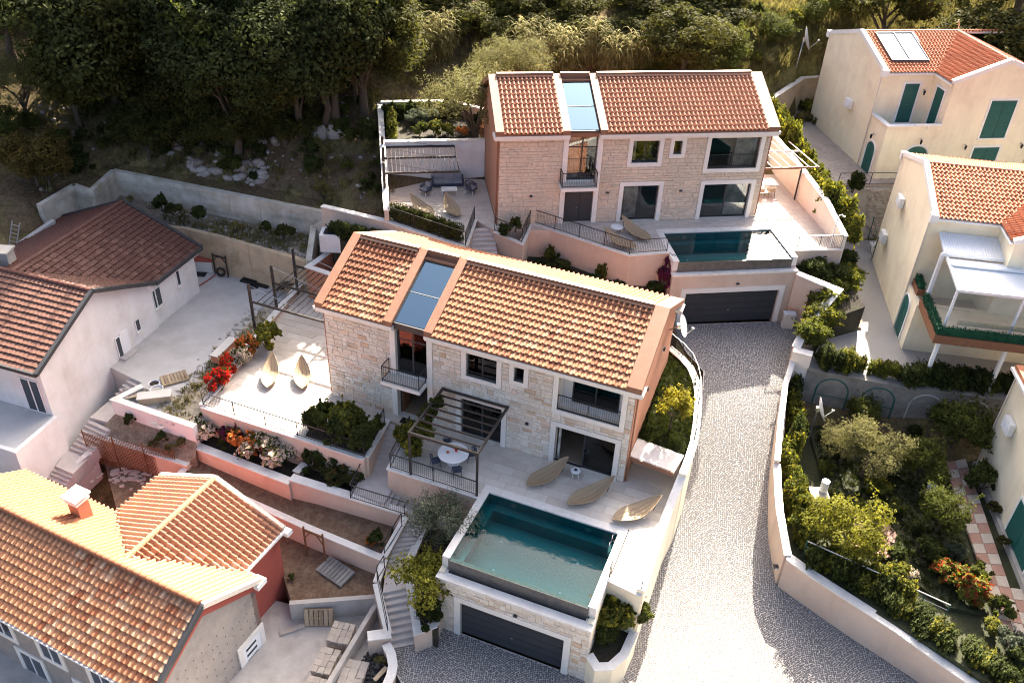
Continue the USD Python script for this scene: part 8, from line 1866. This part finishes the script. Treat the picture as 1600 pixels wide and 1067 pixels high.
hedge_row(xy(1270, 565, 1.4), xy(1330, 580, 1.3), 1.3, 1.3, 4, [HG2, HG1], 'dark hedge at the top of the arched wall, left end', 'hedge on the arched wall, left', 1.5, 1.5, end='left')
hedge_row(xy(1335, 580, 1.3), xy(1400, 590, 1.3), 1.25, 1.25, 4, [HG1, HG4], 'sunlit hedge at the top of the arched wall', 'hedge on the arched wall, middle', 1.0, 1.0, end='left')
hedge_row(xy(1400, 592, 1.3), xy(1600, 612, 1.3), 1.25, 1.25, 10, [HG2, HG3, HG2], 'dark hedge on the arched wall below the lower cream house', 'hedge on the arched wall, right', 1.6, 1.3, end='left')
A, B = FV.w(23.75, 12), FV.w(23.6, -3.5)
hedge_row(A[:2], B[:2], fz + 1.0, fz - .4, 13, [HG1, HG4, HG1], 'green hedge outside the cream boundary wall', 'hedge outside the cream boundary wall', 1.7, 2.4)
A, B = FV.w(23.9, 13.5), FV.w(23.8, 4.5)
hedge_row(A[:2], B[:2], fz + 1.2, fz + .3, 7, [HG1, HG4, HG2], 'sunlit hedge left of the upper cream house path', 'outer hedge left of the upper cream house', 1.2, 2.6)
hedge_row(FV.w(20, -5.5)[:2], FV.w(22.6, -6.0)[:2], 4.2, 3.6, 3, [HG2], 'dark planting below the slatted railing right of the far pool', 'planting right of the far pool', 1.6, .9, end='left')
struct('far_planter_soil', MB().slope([FV.w(19.2, -4.9, -1.1), FV.w(22.5, -5.0, -1.2), FV.w(23.2, -8.3, -2.4), FV.w(21.0, -9.0, -2.6), FV.w(19.3, -6.0, -1.4)], 3.0), 'soil_dark')
plant(B1, 'bed_shrub', 'green shrub in the planter right of the far pool', 'shrub', 1285, 418, 4.2, .9); plant(B2, 'bed_shrub', 'dark shrub at the right of the far pool planter', 'shrub', 1320, 415, 3.8, .9)
plant(B8, 'wall_bush', 'lime bush on top of the wall between the cream houses', 'bush', 1418, 300, 5.6, .8, 1.0); plant(B2, 'wall_bush', 'dark bush on the path corner left of the upper cream house', 'bush', 1332, 300, 5.6, .9, 1.2)
# right garden trees
for k, (px, py, z, t, s, lb) in enumerate(((1316, 868, -2.2, T8, 1.12, 'big sunlit yellow citrus tree in the right garden'), (1275, 842, -2.2, T8, .8, 'smaller yellow bush tree left of the big citrus tree'), (1345, 745, -2.1, T6, 1.1, 'pale olive tree in the middle of the right garden'), (1312, 725, -2.1, T6, .8, 'smaller olive tree left of the pale olive tree'), (1430, 752, -2.1, T9, .8, 'dark green tree behind the plastic chair'), (1485, 702, -2.0, T9, 1.12, 'large green tree before the arched wall'), (1340, 668, -2.0, T9, .7, 'dark tree before the second arch of the arched wall'), (1462, 832, -2.1, T9, .85, 'green rounded tree on the lawn near the paved path'), (1530, 765, -2.0, B2, 1.3, 'dark round shrub beside the wall of the right edge house'), (1310, 700, -2.0, B2, 1.0, 'dark shrub under the satellite dish'), (1505, 925, -2.2, B7, 1.25, 'red and orange fiery bush at the end of the garden'), (1475, 905, -2.2, B7, 1.0, 'orange red bush left of the fiery one'), (1530, 945, -2.3, B7, .8, 'small reddish bush right of the fiery one'), (1400, 905, -2.2, B8, .9, 'sunlit lime shrub by the garden fence'), (1420, 900, -2.2, B4, .5, 'small white flowering shrub by the brown patio'), (1440, 870, -2.1, B2, 1.0, 'dark shrub between patio and citrus'), (1500, 660, -2.0, B2, 1.2, 'dark shrub below the arched wall at the right'), (1550, 800, -2.05, B6, .6, 'low plant along the wall of the right edge house'), (1565, 850, -2.05, B6, .45, 'potted plant on the path by the green shutters'), (1395, 880, -2.15, B2, .8, 'dark shrub right of the brown patio'), (1490, 870, -2.1, B10, .8, 'greyish low shrub on the garden lawn'), (1420, 690, -2.0, B2, .9, 'dark shrub beside the white trough'), (1585, 1075, -2.7, B2, 1.0, 'dark bush in the lower right corner'))):
    plant(t, 'garden_tree' if t.split('/')[-1].endswith('tree') else 'garden_shrub', lb, 'tree' if t.split('/')[-1].endswith('tree') else 'shrub', px, py, z, s)
for k, (px, py) in enumerate(((1290, 690), (1300, 780), (1345, 800), (1365, 770), (1390, 740), (1400, 800), (1425, 830), (1445, 790), (1375, 700), (1450, 720), (1290, 740), (1385, 920), (1465, 880), (1545, 985), (1575, 1010), (1560, 960), (1590, 1040), (1530, 900))):
    plant([B1, B2, HG3, B8, B10][k % 5] if k % 5 != 2 else B1, 'garden_shrub', 'small leafy shrub between the trees of the right garden', 'shrub', px, py, -2.15, rng.uniform(.6, 1.0), group='small shrubs of the right garden')
P = [(*q, -2.1) for q in in_poly([xy(1270, 665, -2.1), xy(1300, 800, -2.1), xy(1345, 845, -2.1), xy(1480, 945, -2.1), xy(1528, 955, -2.1), xy(1478, 722, -2.1), xy(1400, 668, -2.1)], rng, 2600)]
scatter('garden_grass', 'dark lawn grass of the right garden', 'grass', [blade_tuft('t', 30 + k, 22, .16, None, .14, .012) for k in range(2)], 'leaf_lawn', P, rng, .7, 1.3)
wf = thing('wire_fence', 'low wire fence with a pale top rail along the inner hedge of the right garden', 'fence', at(1262, 845, -2.2)); A, B = np.array(at(1262, 845, -1.1)), np.array(at(1485, 945, -1.4))
part('top_rail', MB().tube([A, B], .035, 5), 'fabric_pale', wf); part('mid_wire', MB().tube([A - [0, 0, .4], B - [0, 0, .4]], .015, 4), 'steel', wf)
for s in np.linspace(0, 1, 7): p = A + (B - A) * s; part('post', MB().tube([p - [0, 0, 1.2], p + [0, 0, .03]], .03, 5), 'shutter_green', wf)
# lower terraces at the left
for k, (px, py, z, t, s, lb) in enumerate(((205, 662, -1.6, B2, .5, 'small dark weed at the top of the planting strip'), (255, 690, -1.9, B2, .5, 'small dark weed in the middle of the planting strip'), (285, 700, -2.2, B11, .55, 'dry weed at the right end of the planting strip'), (265, 708, -2.4, B11, .5, 'sunlit dry weed behind the mesh fence'), (240, 700, -2.4, B11, .45, 'dry brown weed above the mesh fence'), (590, 852, -2.9, B2, .7, 'dark weed at the right end of the bare soil strip'), (580, 850, -2.9, B5, .4, 'small orange weed at the right end of the soil strip'), (455, 905, -4.25, B1, .3, 'green weed by the red wall'), (255, 330, 2.9, B2, .9, 'dark shrub on the rubble terrace, left'), (272, 336, 2.9, B6, .8, 'brownish shrub on the rubble terrace'), (310, 342, 2.8, B2, .8, 'dark shrub on the rubble terrace, middle'), (368, 362, 2.6, B11, .6, 'dry shrub on the rubble terrace'), (445, 372, 2.6, B6, .9, 'brown shrub on the rubble terrace, right end'), (415, 362, 2.6, B2, .6, 'small shrub on the rubble terrace, right part'), (205, 318, 3.0, B11, .5, 'dry shrub behind the brown roof peak'), (596, 1040, -5.2, B11, .5, 'dry weed beside the black stone heap'))):
    plant(t, 'weed' if s < .6 else 'wild_shrub', lb, 'weed' if s < .6 else 'shrub', px, py, z, s)
P = []
for k in range(260):
    u, v_ = rng.random(), rng.random(); a_, b_ = np.array(xy(200 + 290 * u, 275 + 55 * u, 4.3)), np.array(xy(295 + 180 * u, 357 + 50 * u, 2.3)); q_ = a_ + (b_ - a_) * (.12 + .76 * v_); P.append((*q_, 2.33 - .36 * v_))
scatter('terrace_stones', 'loose stones on the rubble terrace between the two concrete walls', 'stones', [rock_shape(k, .13, 0) for k in range(4)], 'rubble_stone', P, rng, .5, 1.6)
scatter('terrace_weeds', 'dry weeds on the rubble terrace between the two concrete walls', 'weeds', [blade_tuft('t', 50 + k, 24, .45, None, .3, .02) for k in range(2)], 'leaf_grass', P[:120], rng, .6, 1.4)
P = [tuple(at(262 + 150 * s_ + rng.normal(0, 9), 650 - 150 * s_ + rng.normal(0, 9), -.78)) for s_ in rng.random(260)]
scatter('yard_weeds', 'sunlit dry weeds along the edge of the white yard', 'weeds', [blade_tuft('t', 40 + k, 18, .25, None, .18, .014) for k in range(2)], 'leaf_grass', P, rng, .6, 1.3)
